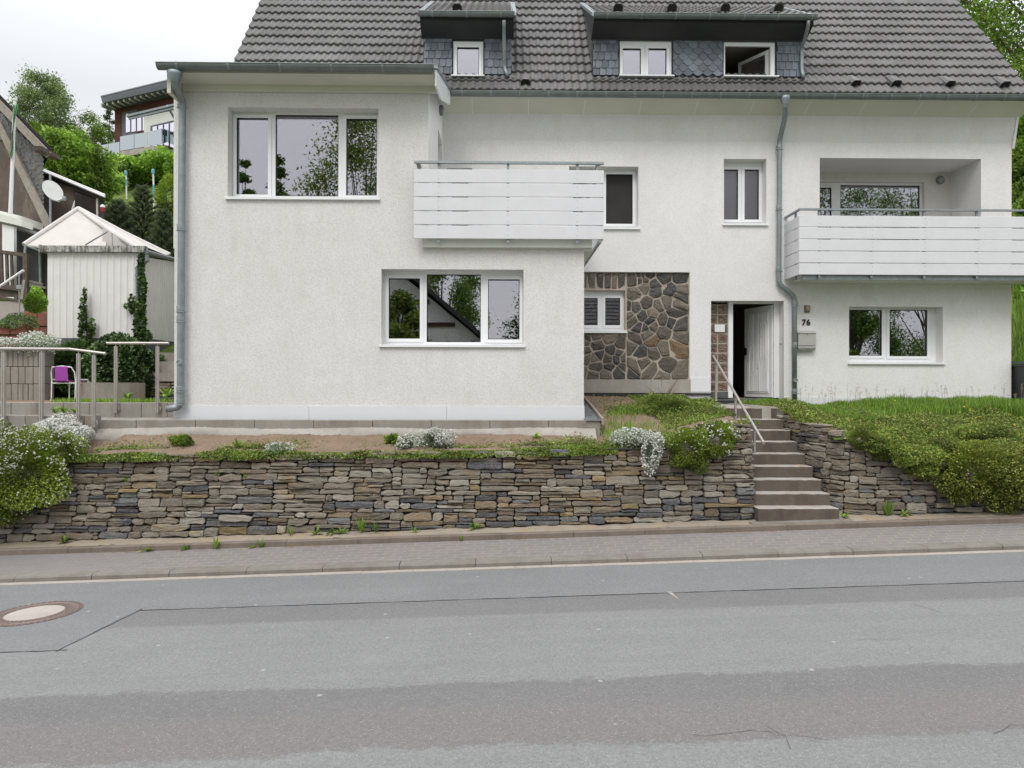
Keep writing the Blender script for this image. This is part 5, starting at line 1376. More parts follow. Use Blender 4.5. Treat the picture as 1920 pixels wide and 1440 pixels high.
# garden behind: raised ground block hidden by the ivy
mb = MB(); mb.box(-8.9, -5.5, 15.3, 17.6, 1.4, 2.5); mb.box(-14, -9.4, 14.02, 17.6, 1.4, 2.55); mb.build('garden_terrace', M['soil'], kind='structure')
# ---------------- corrugated shed
shed = empty('garden_shed', (-8, 17.5, 2.7), 'white corrugated metal shed with dark grey base and stained concrete roof edge', 'shed')
Ys = 17.0
sx0, sx1 = PX(89, Ys, 560), PX(266, Ys, 560); szt = P(180, 470, Ys).z; szb = P(180, 634, Ys).z; szg = P(180, 662, Ys).z
sb = Vector((sx1, Ys, 0)); se = Vector((PX(331, Ys+2.6, 560), Ys+2.6, 0))
def corr(name, a, b, z0, z1, par, mat, per=.165, amp=.022, zb0=None, zt0=None, z0b=None, z1b=None):
    a, b = Vector(a), Vector(b); L = (b-a).length; d = (b-a)/L; n = Vector((d.y, -d.x, 0)); N = int(L/per*12); V = []
    for i in range(N+1):
        t = i/N; ph = (t*L/per) % 1
        h = 0 if ph < .62 else (ph-.62)/.08 if ph < .70 else 1 if ph < .86 else max(0, 1-(ph-.86)/.08)
        p = a+d*L*t+n*(h*amp-.0)
        V += [(p.x, p.y, z0+((z0b or z0)-z0)*t), (p.x, p.y, z1+((z1b or z1)-z1)*t)]
    return np_mesh(name, V, np.array([[2*i, 2*i+2, 2*i+3, 2*i+1] for i in range(N)]), M[mat], parent=par)
corr('front_wall', (sx0, Ys, 0), (sx1, Ys, 0), szb, szt, shed, 'sheet', amp=.018)
corr('side_wall', (sx1, Ys, 0), (se.x, se.y, 0), P(268, 634, Ys).z, P(268, 482, Ys).z, shed, 'sheet', per=.17, amp=.075, z0b=P(327, 642, se.y).z, z1b=P(327, 492, se.y).z)
corr('base', (sx0, Ys+.01, 0), (sx1, Ys+.01, 0), szg, szb, shed, 'anthra', amp=.018); corr('base', (sx1, Ys+.01, 0), (se.x, se.y+.01, 0), szg, P(268, 634, Ys).z, shed, 'anthra', per=.17, amp=.075, z0b=szg, z1b=P(327, 642, se.y).z)
t_ = NT('stained_fascia'); c_ = t_.mix(t_.ramp(t_.noise(1, 6, .75, t_.pos(16, 16, 3)), .42, .6), (.46, .45, .42), (.07, .07, .065)); t_.base(c_); t_.rough(.9, .2); t = t_.m
mb = MB(); mb.box(PX(76, Ys-.12, 465), PX(272, Ys-.12, 465), Ys-.12, Ys+.02, P(180, 472, Ys-.12).z, P(180, 460.5, Ys-.12).z); mb.box(PX(73, Ys-.12, 465), PX(76, Ys-.12, 465)-.003, Ys-.13, Ys+.3, P(180, 473, Ys-.12).z, P(180, 459, Ys-.12).z); mb.build('roof_edge', t, shed)
mb = MB(); e0 = P(273, 472, Ys-.1); e1 = P(333, 488, se.y-.1)
mb.add([(sx0, Ys, P(180, 461, Ys).z), (sx1+.05, Ys, P(180, 461, Ys).z), (se.x, se.y, e1.z+.05), (sx0, se.y+1, e1.z+.3)], [(0, 1, 2, 3)]); mb.tube([e0, e1], .055, 10)
mb.build('roof', M['pvc'], shed)
mb = MB(); sx_, sy_ = PX(268.5, Ys-.06), Ys-.10
mb.tube([q3(276, 478, sy_), q3(276, 487, sy_), q3(273, 491, sy_), q3(260, 498, sy_), q3(257.5, 503, sy_), q3(257.5, 530, sy_), q3(259.5, 630, sy_)], .045, 12)
for v in (488, 503, 516): mb.lathe(P(276 if v < 490 else 257.5, v, sy_), [(.046, -.03), (.052, -.025), (.052, .025), (.046, .03)], 14)
mb.build('downpipe', M['pvc'], shed, smooth=False)

# ================================================================ FOLIAGE TOOLS
def leafquads(P0, size, cols, ratio=.55, up=.35, seed=0):
    """P0 (n,3) centres -> rhombic leaves with random facing"""
    r = np.random.default_rng(seed); n = len(P0)
    a = r.normal(size=(n, 3)); a /= np.linalg.norm(a, axis=1)[:, None]
    nr = r.normal(size=(n, 3)); nr[:, 2] = np.abs(nr[:, 2])+up; b = np.cross(a, nr); b /= np.linalg.norm(b, axis=1)[:, None]+1e-9
    s = np.asarray(size)*r.uniform(.65, 1.3, n); s = s[:, None]
    V = np.stack([P0-a*s, P0-b*s*ratio, P0+a*s, P0+b*s*ratio], 1).reshape(-1, 3)
    return V, np.arange(4*n).reshape(-1, 4), np.repeat(cols, 4, axis=0)
def pickcols(n, pal, r, var=.22, clump=None):
    pal = np.array(pal); idx = r.integers(0, len(pal), n); c = pal[idx]*r.uniform(1-var, 1+var, (n, 1))
    if clump is not None: c = c*clump[:, None]
    return np.clip(c, 0, 1)
def lump(dirs, r, k=7, amp=.25):
    f = np.zeros(len(dirs))
    for _ in range(k):
        w = r.normal(size=3)*2.6; f += np.sin(dirs @ w+r.uniform(0, 6))
    return 1+amp*f/math.sqrt(k)
def bushpts(c, rad_, n, r, shell=.5, amp=.22, zmin=None):
    d = r.normal(size=(n, 3)); d /= np.linalg.norm(d, axis=1)[:, None]; L = lump(d, r, 7, amp)
    rr = (1-shell*r.random(n)**1.6)*L; p = np.array(c)+d*rr[:, None]*np.array(rad_)
    return p, d, rr
def bush(name, blobs, pal, size, label, cat='bush', group=None, flowers=0, fsize=.012, fcol=(.80, .80, .76), seed=1, shell=.5, amp=.22, up=.35, ratio=.55, ftop=.0, kind=None, mat='leaf', fclus=1, stems=True):
    """blobs: (centre, radii, n leaves). foliage part + woody stem + blossoms"""
    r = np.random.default_rng(seed); PP = []; CL = []; DD = []
    for c, ra, n in blobs:
        p, d, rr = bushpts(c, ra, n, r, shell, amp); PP.append(p); DD.append(d)
        cl = 1+.38*np.sin(p @ (r.normal(size=3)*4/max(ra)*.5)+r.uniform(0, 6)); CL.append(cl)
    PA = np.vstack(PP); cl = np.concatenate(CL); base = Vector(blobs[0][0])-Vector((0, 0, blobs[0][1][2]*.8))
    e = empty(name, base, label, cat, group)
    V, Fq, C = leafquads(PA, size, pickcols(len(PA), pal, r, .25, cl), ratio, up, seed)
    np_mesh('foliage', V, Fq, M[mat], C, e)
    if stems:
        mb = MB()
        for c, ra, n in blobs:
            for k in range(5):
                a = r.uniform(0, 2*PI); t = Vector(c)+Vector((math.cos(a)*ra[0]*.6, math.sin(a)*ra[1]*.6, ra[2]*r.uniform(-.2, .5)))
                b = Vector(c)-Vector((0, 0, ra[2]*.8)); mb.tube([b, b.lerp(t, .5)+Vector((0, 0, ra[2]*.1)), t], [.012*max(ra)/.5, .008*max(ra)/.5, .003], 5)
        mb.build('stem', M['bark'], e)
    if flowers:
        V = []; C = []
        for (c, ra, n), p, d in zip(blobs, PP, DD):
            m = (d[:, 2] > ftop-1e-9) | (r.random(len(d)) < .25)
            rr = np.linalg.norm((p-np.array(c))/np.array(ra), axis=1); cand = np.where(m & (rr > np.quantile(rr, .55)))[0]
            k = min(len(cand), int(flowers*n/sum(b_[2] for b_ in blobs)))
            for i in r.choice(cand, k, replace=False):
                for _ in range(fclus):
                    q = p[i]+d[i]*fsize*.8+r.normal(0, fsize*(1.0 if fclus > 1 else .2), 3)
                    for ax in range(2):
                        a = r.normal(size=3); a /= np.linalg.norm(a); b = np.cross(a, r.normal(size=3)); b /= np.linalg.norm(b); s = fsize*r.uniform(.7, 1.2)
                        V += [q-a*s, q-b*s, q+a*s, q+b*s]; g = r.uniform(.88, 1.05); C += [tuple(min(1, x*g) for x in fcol)]*4
        np_mesh('blossom', np.array(V), np.arange(len(V)).reshape(-1, 4), M['petal'], np.array(C), e)
    return e
DG = [(.045, .09, .02), (.06, .12, .025), (.035, .075, .018), (.08, .14, .035)]
MG = [(0.138, 0.235, 0.035), (0.185, 0.291, 0.04), (0.104, 0.19, 0.035), (0.219, 0.314, 0.06)]
BG = [(.20, .34, .04), (.25, .40, .055), (.15, .28, .04), (.30, .43, .08)]
OL = [(0.201, 0.241, 0.052), (0.261, 0.287, 0.062), (0.142, 0.184, 0.041), (0.308, 0.31, 0.083), (0.166, 0.241, 0.047)]
SG = [(.28, .34, .24), (.34, .40, .29), (.22, .29, .18)]
def scatter_stuff(name, xy, zf, size, pal, label, cat, seed, hh=(0, .04), mat='leaf', up=.8, clump=None, ratio=.6):
    r = np.random.default_rng(seed); x, y = xy[:, 0], xy[:, 1]; z = zf(x, y)+r.uniform(hh[0], 1, len(x))**1.5*(hh[1])*(clump if clump is not None else 1)
    c = pickcols(len(x), pal, r, .42, 1+.25*np.sin(x*7+y*5)*np.sin(x*2.1))
    V, Fq, C = leafquads(np.stack([x, y, z], 1), size, c, ratio, up, seed)
    return np_mesh(name, V, Fq, M[mat], C, label=label, cat=cat, kind='stuff')
def patchy(x, y, r, k=6, f=1.6):
    v = np.zeros(len(x))
    for _ in range(k):
        a, b = r.normal(0, f, 2); v += np.sin(a*x+b*y+r.uniform(0, 6))
    return v/math.sqrt(k)
# ---- creeping ground cover along the left wall top and bank
r = np.random.default_rng(11)
n = 60000; x = r.uniform(-9.5, 1.7, n); y = 10.02+np.abs(r.normal(0, .26, n)); pv = patchy(x, y, r, 6, 2.2)
sg_ = .20+.16*np.sin(x*1.9+1)*np.sin(x*.8)+.05*np.sin(x*6); dens = np.exp(-((y-10.16)/sg_)**2)*1.5+.55*np.clip(pv+.2, 0, 1)*(y < 10.85)
k = (r.random(n) < dens*np.clip(.6+.6*pv, .05, 1)) & (y < 10.95)
def zedge(x, y): return np.where(y < 10.32, wtop(x)+.012-np.clip(10.13-y, 0, 1)*.7, bankL(x, y))
xy = np.stack([x[k], y[k]], 1)
scatter_stuff('ground_cover', xy, zedge, .017, OL+MG, 'low creeping green ground cover along the top of the long dry stone wall', 'ground cover', 3, (0, .07), clump=np.clip(.4+.6*patchy(xy[:, 0], xy[:, 1], r, 5, 3), .15, 1.6))
n = 65000; x = r.uniform(1.55, 3.72, n); y = r.uniform(10.08, 14.1, n); pv = patchy(x, y, r, 6, 1.6)
dens = np.clip(.15+.7*pv, 0, 1)*(1-.95*sm(12.5, 13.2, y)*(x < 2.7)); dens = np.maximum(dens, (y < 10.45)*.9*(x < 3.3)); dens = np.maximum(dens, .6*(x > 2.6)*(y > 10.8))
k = r.random(n) < dens; xy = np.stack([x[k], y[k]], 1)
scatter_stuff('ground_cover', xy, lambda a, b: np.where(b < 10.15, wtop(a)-.02, bankL(a, b)), .018, OL+MG, 'patchy green ground cover on the soil bank between annex and concrete steps', 'ground cover', 4, (0, .13), clump=np.clip(.5+.5*patchy(xy[:, 0], xy[:, 1], r, 5, 2.5), .1, 1.8))
# ---- cotoneaster carpet on the right bank, hanging over the wall
n = 150000; x = r.uniform(4.85, 13, n); y = r.uniform(9.8, 14.2, n); pv = patchy(x, y, r, 6, 1.2)
lim = np.interp(x, [4.85, 5.6, 6, 8, 13], [13.8, 13.1, 12.7, 12.5, 12.4])
dens = (y < lim+.35*pv)*1.0
start = np.interp(x, [4.85, 5.1, 5.8, 6.1], [11.0, 10.8, 10.25, 9.9]); dens *= (y > start)
k = r.random(n) < dens*np.clip(.85+.3*pv, .5, 1); x, y = x[k], y[k]
ztop_ = np.interp(x, RT_X, RT_Z)
def zhang(x, y):
    drop = np.clip((10.2-y)/.4, 0, 1)
    return np.where(y < 10.2, ztop_[:len(x)]+.02-drop*(.32+.18*np.sin(x*2.7)+.1*np.sin(x*7))*np.clip((x-5.6)/.8, .2, 1), bankR(x, y))
xy = np.stack([x, y], 1)
scatter_stuff('ground_cover', xy, zhang, .021, OL+OL+MG+[(.22, .16, .07)], 'dense olive green cotoneaster carpet on the right bank hanging over the curved wall', 'ground cover', 5, (0, .16), clump=np.clip(.7+.4*patchy(x, y, r, 5, 2.5), .2, 1.5))
bl = []
for (u, v, Y, ru, rv, n_) in ((1612, 822, 10.1, .22, .14, 3000), (1650, 835, 9.95, .28, .20, 5000), (1700, 850, 9.9, .30, .22, 5500), (1735, 865, 9.9, .28, .25, 5000), (1760, 840, 10.1, .4, .2, 4500), (1685, 815, 10.2, .35, .14, 3500), (1840, 812, 10.3, .5, .16, 5000), (1560, 806, 10.7, .2, .08, 1600)):
    q = P(u, v, Y); bl.append(((q.x, Y, q.z), (ru, .22, rv), n_))
OVER = bl
# ---- grasses
def grass(name, x, y, zf, h, pal, label, seed, w=.006, lean=.35):
    r = np.random.default_rng(seed); n = len(x); z = zf(x, y); H = h*r.uniform(.45, 1.2, n); a = r.uniform(0, 2*PI, n)
    L = lean*H*r.uniform(.2, 1, n); b = np.stack([x, y, z-.01], 1); w_ = np.stack([np.cos(a+1.3), np.sin(a+1.3), 0*a], 1)*(w*r.uniform(.6, 1.3, n))[:, None]
    o = np.stack([np.cos(a), np.sin(a), 0*a], 1)*L[:, None]; U = np.zeros((n, 3)); U[:, 2] = H
    m_ = b+U*.6+o*.35; t = b+U*.96+o
    V = np.stack([b-w_, b+w_, m_+w_*.8, m_-w_*.8, t+w_*.1, t-w_*.1], 1).reshape(-1, 3); i = np.arange(n)*6
    Fq = np.concatenate([np.stack([i, i+1, i+2, i+3], 1), np.stack([i+3, i+2, i+4, i+5], 1)]); c = np.repeat(pickcols(n, pal, r, .25), 6, axis=0)
    return np_mesh(name, V, Fq, M['leaf'], c, label=label, cat='grass', kind='stuff')
n = 70000; x = r.uniform(4.9, 13, n); y = r.uniform(11.5, 14.25, n); pv = patchy(x, y, r, 6, 1.6)
k = (r.random(n) < np.clip(.6+.4*pv+.5*(y > 13.4), .25, 1)) & (x > 4.95+.0*y) & (y > 12.2-.5*np.sin(x*1.3)+(x < 6)*1.0)
grass('grass', x[k], y[k], bankR, np.clip(.13+.075*pv[k], .05, .30), BG+MG, 'long fresh green grass along the foot of the white wall right of the entrance', 21)
n = 5000; x = r.uniform(1.6, 3.6, n); y = r.uniform(10.6, 13.2, n); pv = patchy(x, y, r, 6, 3.2); k = r.random(n) < np.clip(-.25+.9*pv, 0, 1)
grass('grass', x[k], y[k], bankL, .11, BG, 'green grass tufts on the soil bank left of the steps', 22)
n = 1500; x = r.uniform(-7.9, -5.6, n); y = r.uniform(11.95, 12.6, n); grass('grass', x, y, lambda a, b: 1.66+0*a, .09, BG, 'green grass behind the low block wall left of the house', 23)
# seed stalks in front of the right wall
V = []; C = []
mb = MB()
for i in range(70):
    x = r.uniform(5.6, 10.6); y = r.uniform(13.2, 14.1); z = float(bankR(x, y)); h = r.uniform(.22, .48); dx = r.uniform(-.06, .06)
    mb.tube([(x, y, z), (x+dx*.4, y, z+h*.6), (x+dx, y, z+h)], [.002, .0016, .001], 4)
    for k in range(6):
        t = r.uniform(.7, 1); a = r.uniform(0, 6); p = Vector((x+dx*t, y, z+h*t)); mb.tube([p, p+Vector((math.cos(a)*.035, math.sin(a)*.02, .02))], .0018, 3)
mb.build('grass_stalk', simple('dry_straw', (.26, .21, .15), .8, .2, 9, 0), label='thin dry seed stalks standing in front of the right white wall', cat='grass', kind='stuff')
V = []; mb = MB()
for i in range(26):
    x = r.uniform(7.4, 11.4); y = r.uniform(11.5, 13.6); z = float(bankR(x, y))+.14; a = r.uniform(0, 6)
    mb.cbox((x, y, z), (.022, .022, .012), Matrix.Rotation(a, 3, 'X'))
mb.build('buttercup', simple('yellow_petal', (.75, .50, .03), .6, .1, 9, 0), label='small yellow buttercups scattered over the right grassy bank', cat='flower', kind='stuff')

# ================================================================ FLOWERING BUSHES
bush('cotoneaster', OVER, OL+OL+MG, .017, 'olive green cotoneaster hanging over the top of the curved wall right of the steps', seed=30, shell=.6, amp=.3)
IB = [(0.159, 0.22, 0.03), (0.204, 0.264, 0.035), (0.113, 0.176, 0.025), (0.249, 0.297, 0.05)]
bush('candytuft', [((-6.92, 9.85, .76), (.68, .45, .60), 28000), ((-7.3, 9.85, .42), (.62, .42, .46), 16000), ((-6.6, 10.1, 1.05), (.42, .35, .28), 7000)], IB, .016, 'big round white flowering shrub hanging over the left end of the dry stone wall', group='white flowering shrubs on the wall', flowers=1500, fsize=.013, fclus=2, seed=31)
q = P(1293, 840, 10.0); bush('candytuft', [((q.x, 9.98, q.z), (.29, .26, .33), 10000)], IB, .015, 'lower round shrub with few white flowers next to the taller one at the steps', group='white flowering shrubs on the wall', flowers=60, fsize=.011, fclus=2, seed=32)
q = P(1340, 822, 10.15); bush('candytuft', [((q.x, 10.1, q.z), (.31, .28, .31), 10000)], IB, .015, 'rounded green shrub with white flower heads directly left of the steps', group='white flowering shrubs on the wall', flowers=150, fsize=.014, fclus=4, seed=33)
bush('candytuft', [((6.95, 9.88, .72), (.62, .38, .42), 15000), ((7.6, 9.86, .62), (.55, .36, .38), 12000), ((8.2, 9.9, .76), (.66, .4, .40), 16000), ((8.9, 9.95, .78), (.7, .4, .36), 12000)], [(.20, .26, .035), (.26, .31, .045), (.13, .20, .03), (.36, .37, .08)], .020, 'wide yellow green shrub with tiny white flowers hanging over the right wall', group='white flowering shrubs on the wall', flowers=2600, fsize=.010, fcol=(.66, .66, .34), seed=34, ftop=-1, amp=.3)
bush('shrub', [((9.6, 10.6, .95), (.9, .6, .25), 9000)], MG, .018, 'fresh green mound above the right end of the curved wall', seed=35)
q = P(118, 806, 10.55); bush('snow_in_summer', [((q.x-.1, 10.55, q.z-.04), (.32, .28, .22), 5500), ((q.x+.16, 10.5, q.z-.06), (.26, .24, .17), 4000)], SG, .013, 'large mound of white blossoms with grey leaves below the long railing', cat='flowers', group='white blossom mounds', flowers=2400, fsize=.016, seed=36, ftop=-.1, amp=.22, shell=.75)
q = P(812, 826, 10.35); bush('snow_in_summer', [((q.x, 10.42, q.z), (.25, .2, .15), 4000)], SG, .012, 'round white blossom mound below the annex, larger of the middle pair', cat='flowers', group='white blossom mounds', flowers=760, fsize=.014, seed=37, ftop=-.2, amp=.4, shell=.8)
q = P(762, 834, 10.3); bush('snow_in_summer', [((q.x, 10.36, q.z), (.15, .14, .12), 2400)], SG, .012, 'smaller pale blossom mound directly left of the larger middle one', cat='flowers', group='white blossom mounds', flowers=280, fsize=.013, seed=38, ftop=-.2, amp=.4, shell=.8)
q = P(522, 842, 10.2); bush('snow_in_summer', [((q.x, 10.22, q.z), (.20, .12, .09), 1500)], SG, .011, 'thin white blossom patch at the wall top under the annex middle', cat='flowers', group='white blossom mounds', flowers=130, fsize=.011, seed=39, ftop=0)
q1 = P(1185, 820, 10.15); q2 = P(1222, 848, 9.9)
bush('snow_in_summer', [((q1.x, 10.18, q1.z), (.26, .18, .12), 3600), ((q2.x, 9.93, q2.z), (.16, .12, .27), 4200)], SG, .012, 'white blossom cascade spilling over the wall top near the steps', cat='flowers', group='white blossom mounds', flowers=1700, fsize=.014, seed=40, ftop=-1, amp=.4, shell=.75)
q = P(1265, 735, 11.6); bush('shrub', [((q.x, 11.9, 1.62), (.42, .35, .2), 5000), ((q.x-.25, 12.0, 1.72), (.2, .2, .16), 1500)], OL+MG, .017, 'small spreading shrub with thin twigs on the bank below the stone panel', seed=41, shell=.9)
mb = MB()
for i in range(16):
    a = r.uniform(-.9, .9); l = r.uniform(.25, .5); b = Vector((q.x-.12, 11.9, 1.62)); mb.tube([b, b+Vector((a*l*.6, 0, l*.7)), b+Vector((a*l, r.uniform(-.1, .1), l))], [.005, .003, .002], 4)
mb.build('twig', M['bark'], label='thin upright twigs of the small shrub on the bank', cat='twigs', kind='stuff')
def weed(x, y, z, s, lab, seed, kind='rosette', pal=BG):
    r = np.random.default_rng(seed); V = []; C = []; n = int(r.integers(12, 20))
    for i in range(n):
        a = r.uniform(0, 2*PI); L = s*r.uniform(.6, 1.2); el = r.uniform(.3, 1.3) if kind == 'rosette' else r.uniform(.8, 1.45); d = Vector((math.cos(a)*math.cos(el), math.sin(a)*math.cos(el), math.sin(el))); w = Vector((-math.sin(a), math.cos(a), 0))*s*(.13 if kind == 'rosette' else .06)
        b = Vector((x, y, z)); m_ = b+d*L*.55; t = b+d*L+Vector((0, 0, -.25*L if kind == 'rosette' else 0)); c = pal[int(r.integers(0, len(pal)))]; g = r.uniform(.7, 1.1); c = tuple(v*g for v in c)
        V += [b-w*.2, b+w*.2, m_+w, m_-w, m_-w, m_+w, t+w*.1, t-w*.1]; C += [c]*8
    return np_mesh('weed', [tuple(v) for v in V], np.arange(len(V)).reshape(-1, 4), M['leaf'], C, label=lab, cat='weed', group='green weeds along the wall foot and kerb')
wd_ = [(592, 1005, .15, 'r'), (622, 1004, .13, 'r'), (640, 1003, .12, 'r'), (678, 1001, .20, 'g'), (705, 999, .17, 'g'), (1665, 968, .20, 'g'), (1695, 955, .12, 'r'), (1582, 978, .12, 'r'), (890, 993, .14, 'r'), (778, 997, .08, 'r'), (545, 1013, .12, 'g'),
       (120, 1013, .12, 'r'), (405, 1034, .15, 'g'), (275, 1032, .11, 'r'), (350, 1028, .10, 'g'), (490, 1027, .12, 'g'), (475, 1030, .07, 'r'), (865, 1010, .08, 'g'), (1455, 976, .07, 'g'), (345, 1031, .07, 'r')]
names = ['leafy weed at the foot of the long wall', 'grassy weed at the edging kerb']
wcount = {}
ORD = 'first second third fourth fifth sixth seventh eighth ninth tenth eleventh twelfth thirteenth'.split()
for i, (u, v, s, k) in enumerate(sorted(wd_)):
    Y = YS1-.02 if (v > 1020 or u == 865) else 9.86 if u > 1400 else 9.84
    p = P(u, v, Y); z = p.z; z = -.172+S*p.x if Y < 9.6 else -.09+S*p.x
    place = 'at the foot of the right curved wall' if u > 1500 else 'at the foot of the long dry stone wall' if Y > 9.6 else 'in the joint between edging kerb and pavement'
    wcount[place] = wcount.get(place, 0)+1
    weed(p.x, Y, z, s*1.15, ('broad leaved weed ' if k == 'r' else 'grassy weed ')+place+', '+ORD[wcount[place]-1]+' from the left', 100+i, 'rosette' if k == 'r' else 'grass', BG if i % 3 else MG)
for (u, v, Y, s, k, lab) in ((447, 838, 10.35, .22, 'g', 'bright green fern standing on the soil below the annex'), (345, 830, 10.45, .2, 'r', 'bushy green weed on the soil left of the fern'), (740, 828, 10.5, .2, 'r', 'leafy green plant left of the middle white blossoms'),
    (1005, 822, 10.7, .14, 'r', 'small leafy weed on the soil below the annex right half'), (120, 774, 11.3, .18, 'r', 'middle of three low green weeds behind the front block wall'), (140, 775, 11.35, .18, 'r', 'right of three low green weeds behind the front block wall'), (104, 775, 11.3, .16, 'r', 'left of three low green weeds behind the front block wall'),
    (240, 748, 12.6, .22, 'r', 'tall leafy weed in front of the ring planter'), (312, 745, 12.4, .32, 'r', 'tall dandelion weed beside the house corner'), (1420, 860, 9.98, .1, 'r', 'small fern growing from the wall corner at the steps'), (195, 0, 0, 0, '', '')):
    if not s: continue
    p = P(u, v, Y); z = float(bankL(p.x, Y)) if Y < 11 and p.z < 1.35 else p.z
    weed(p.x, Y, z, s, lab, 300+u, 'rosette' if k == 'r' else 'grass', BG)
bush('shrub', [((P(342, 828, 10.5).x, 10.5, float(bankL(-4.9, 10.5))+.06), (.2, .15, .09), 1600)], MG+OL, .018, 'small low shrub on the soil under the left part of the annex', seed=44)
bush('shrub', [((P(735, 826, 10.5).x, 10.5, float(bankL(-1.7, 10.5))+.05), (.11, .1, .09), 900)], MG+BG, .018, 'little round green shrub beside the white blossoms below the annex', seed=45)
# moss tufts in the wall
for (u, v, w_) in ((408, 893, 'middle'), (460, 898, 'right'), (237, 905, 'left')):
    p = P(u, v, 9.84); weed(p.x, 9.84, p.z, .09, w_+' of three moss tufts growing between stones of the long wall', 500+u, 'grass', MG)
# dead leaves and debris
mb = MB()
for i in range(420):
    if i % 2: u = r.choice([r.uniform(560, 640), r.uniform(960, 1060), r.uniform(1300, 1440), r.uniform(1820, 1910), r.uniform(260, 430)]); p = RP(u, 1030-u*.033-2, .1); y = YS1-abs(r.normal(0, .05)); x = p.x; z = -.168+S*x
    else: x = r.uniform(1, 12) if r.random() < .7 else r.uniform(-8, 0); y = r.uniform(9.64, 9.8); z = -.098+S*x
    mb.cbox((x, y, z+.004), (r.uniform(.008, .022), r.uniform(.005, .012), .003), Matrix.Rotation(r.uniform(0, 6), 3, 'Z') @ Matrix.Rotation(r.uniform(-.4, .4), 3, 'X'))
mb.build('litter_leaves', simple('dry_orange_leaf', (.42, .22, .10), .8, .4, 30, 0), label='dry orange leaf litter along the edging kerb', cat='leaves', kind='stuff')
# dandelion on the steps
mb = MB(); a = P(1510, 882, 10.5); b = P(1498.5, 872, 10.4); mb.tube([P(1519, 893, 10.5), a, b], .003, 5); fl_ = mb.build('dandelion', simple('flower_stem', (.15, .2, .05), .7, .1, 9, 0), label='single yellow dandelion bending over the concrete steps', cat='flower')
mb = MB(); mb.lathe(b, [(.004, -.006), (.018, .0), (.016, .006), (0, .008)], 12); mb.build('flower_head', simple('dandelion_yellow', (.75, .50, .03), .6, .1, 9, 0), fl_)
# ---------------- ivy
def ivy(name, blobs, size, label, seed, n2=None, cat='ivy'):
    IV = [(.06, .11, .03), (.08, .14, .04), (.04, .075, .022), (.13, .20, .07), (.07, .12, .05)]
    return bush(name, blobs, IV, size, label, cat=cat, seed=seed, shell=.3, amp=.12, mat='ivy', ratio=.8, stems=True)
xi = PX(190, 14.3)
ivy('ivy_hedge', [((PX(150, 14.5), 14.5, 2.27), (.62, .5, .58), 5200), ((PX(122, 14.6), 14.7, 2.2), (.4, .4, .55), 3000), ((PX(215, 14.4), 14.4, 2.35), (.6, .5, .62), 5200), ((PX(255, 14.3), 14.25, 2.15), (.42, .45, .68), 4200), ((PX(200, 14.3), 14.7, 2.48), (.95, .4, .3), 4200)], .042, 'thick dark green ivy hedge in front of the white shed', 51)
ys_ = Ys-.14
ivy('climbing_ivy', [((PX(v_[0], ys_), ys_-.02, P(v_[0], v_[1], ys_).z), (v_[2]*.72, .10, v_[3]), int(v_[4]*.8)) for v_ in ((263, 610, .20, .35, 500), (265, 575, .15, .3, 350), (268, 540, .13, .4, 420), (265, 500, .10, .35, 260), (248, 570, .14, .24, 160), (237, 574, .10, .07, 40), (268, 630, .28, .18, 400))], .045, 'ivy climbing up the grey downpipe of the white shed', 52)
ivy('climbing_ivy', [((PX(v_[0], ys_), ys_-.02, P(v_[0], v_[1], ys_).z), (v_[2]*.72, .07, v_[3]), int(v_[4]*.8)) for v_ in ((163, 625, .26, .25, 420), (156, 595, .16, .3, 200), (158, 570, .08, .35, 120), (160, 553, .035, .2, 40), (174, 610, .09, .2, 70))], .042, 'pointed ivy shoot climbing the front of the white shed', 53)
q = P(45, 640, 13.8); bush('snow_in_summer', [((PX(20, 13.85), 13.85, zt_l) if False else (PX(20, 13.85), 13.85, P(20, 648, 13.85).z), (.55, .3, .14), 3200), ((PX(65, 13.85), 13.85, P(65, 646, 13.85).z), (.42, .3, .2), 3000)], SG, .018, 'white blossoms on top of the grooved block wall behind the railing', cat='flowers', group='white blossom mounds', flowers=900, fsize=.02, seed=54, ftop=0)
# ---------------- red planters and things left of the shed
Yq1 = 17.2
def hblock(x0, x1, Y, z0, z1): 
    mb = MB(); n = max(1, int((x1-x0)/.3))
    for i in range(n):
        a, b = x0+(x1-x0)*i/n, x0+(x1-x0)*(i+1)/n; mb.cbox(((a+b)/2, Y+.15, (z0+z1)/2), (b-a-.008, .3, z1-z0-.008), bev=.02)
    return mb
o = empty('planter', (PX(60, Yq1), Yq1, 2.6), 'tall terracotta red block planter with a round conifer', 'planter')
hblock(PX(42, Yq1), PX(97, Yq1), Yq1, P(60, 612, Yq1).z, P(60, 584, Yq1).z).build('course', M['brickred'], o); hblock(PX(48, Yq1), PX(97.5, Yq1), Yq1+.03, P(60, 650, Yq1).z, P(60, 613, Yq1).z).build('course', M['brickred'], o)
mb = MB(); mb.box(PX(42, Yq1)+.03, PX(95, Yq1)-.02, Yq1+.05, Yq1+.6, P(60, 600, Yq1).z, P(60, 584, Yq1).z-.03); mb.build('earth', M['soil'], o)
o = empty('planter', (PX(15, 15.2), 15.2, 2.6), 'lower red block planter with grey green herbs at the left edge', 'planter')
hblock(PX(-40, 15.2), PX(47, 15.2), 15.2, P(20, 628, 15.2).z, P(20, 606, 15.2).z).build('course', M['brickred'], o); hblock(PX(-40, 15.2), PX(40, 15.2), 15.24, P(20, 652, 15.2).z, P(20, 629, 15.2).z).build('course', M['brickred'], o)
bush('herb_plant', [((PX(33, 15.25), 15.3, P(30, 603, 15.3).z), (.36, .25, .16), 1600), ((PX(8, 15.25), 15.3, P(10, 607, 15.3).z), (.3, .25, .11), 900)], SG+MG, .025, 'grey green herbs growing in the lower red planter', seed=56)
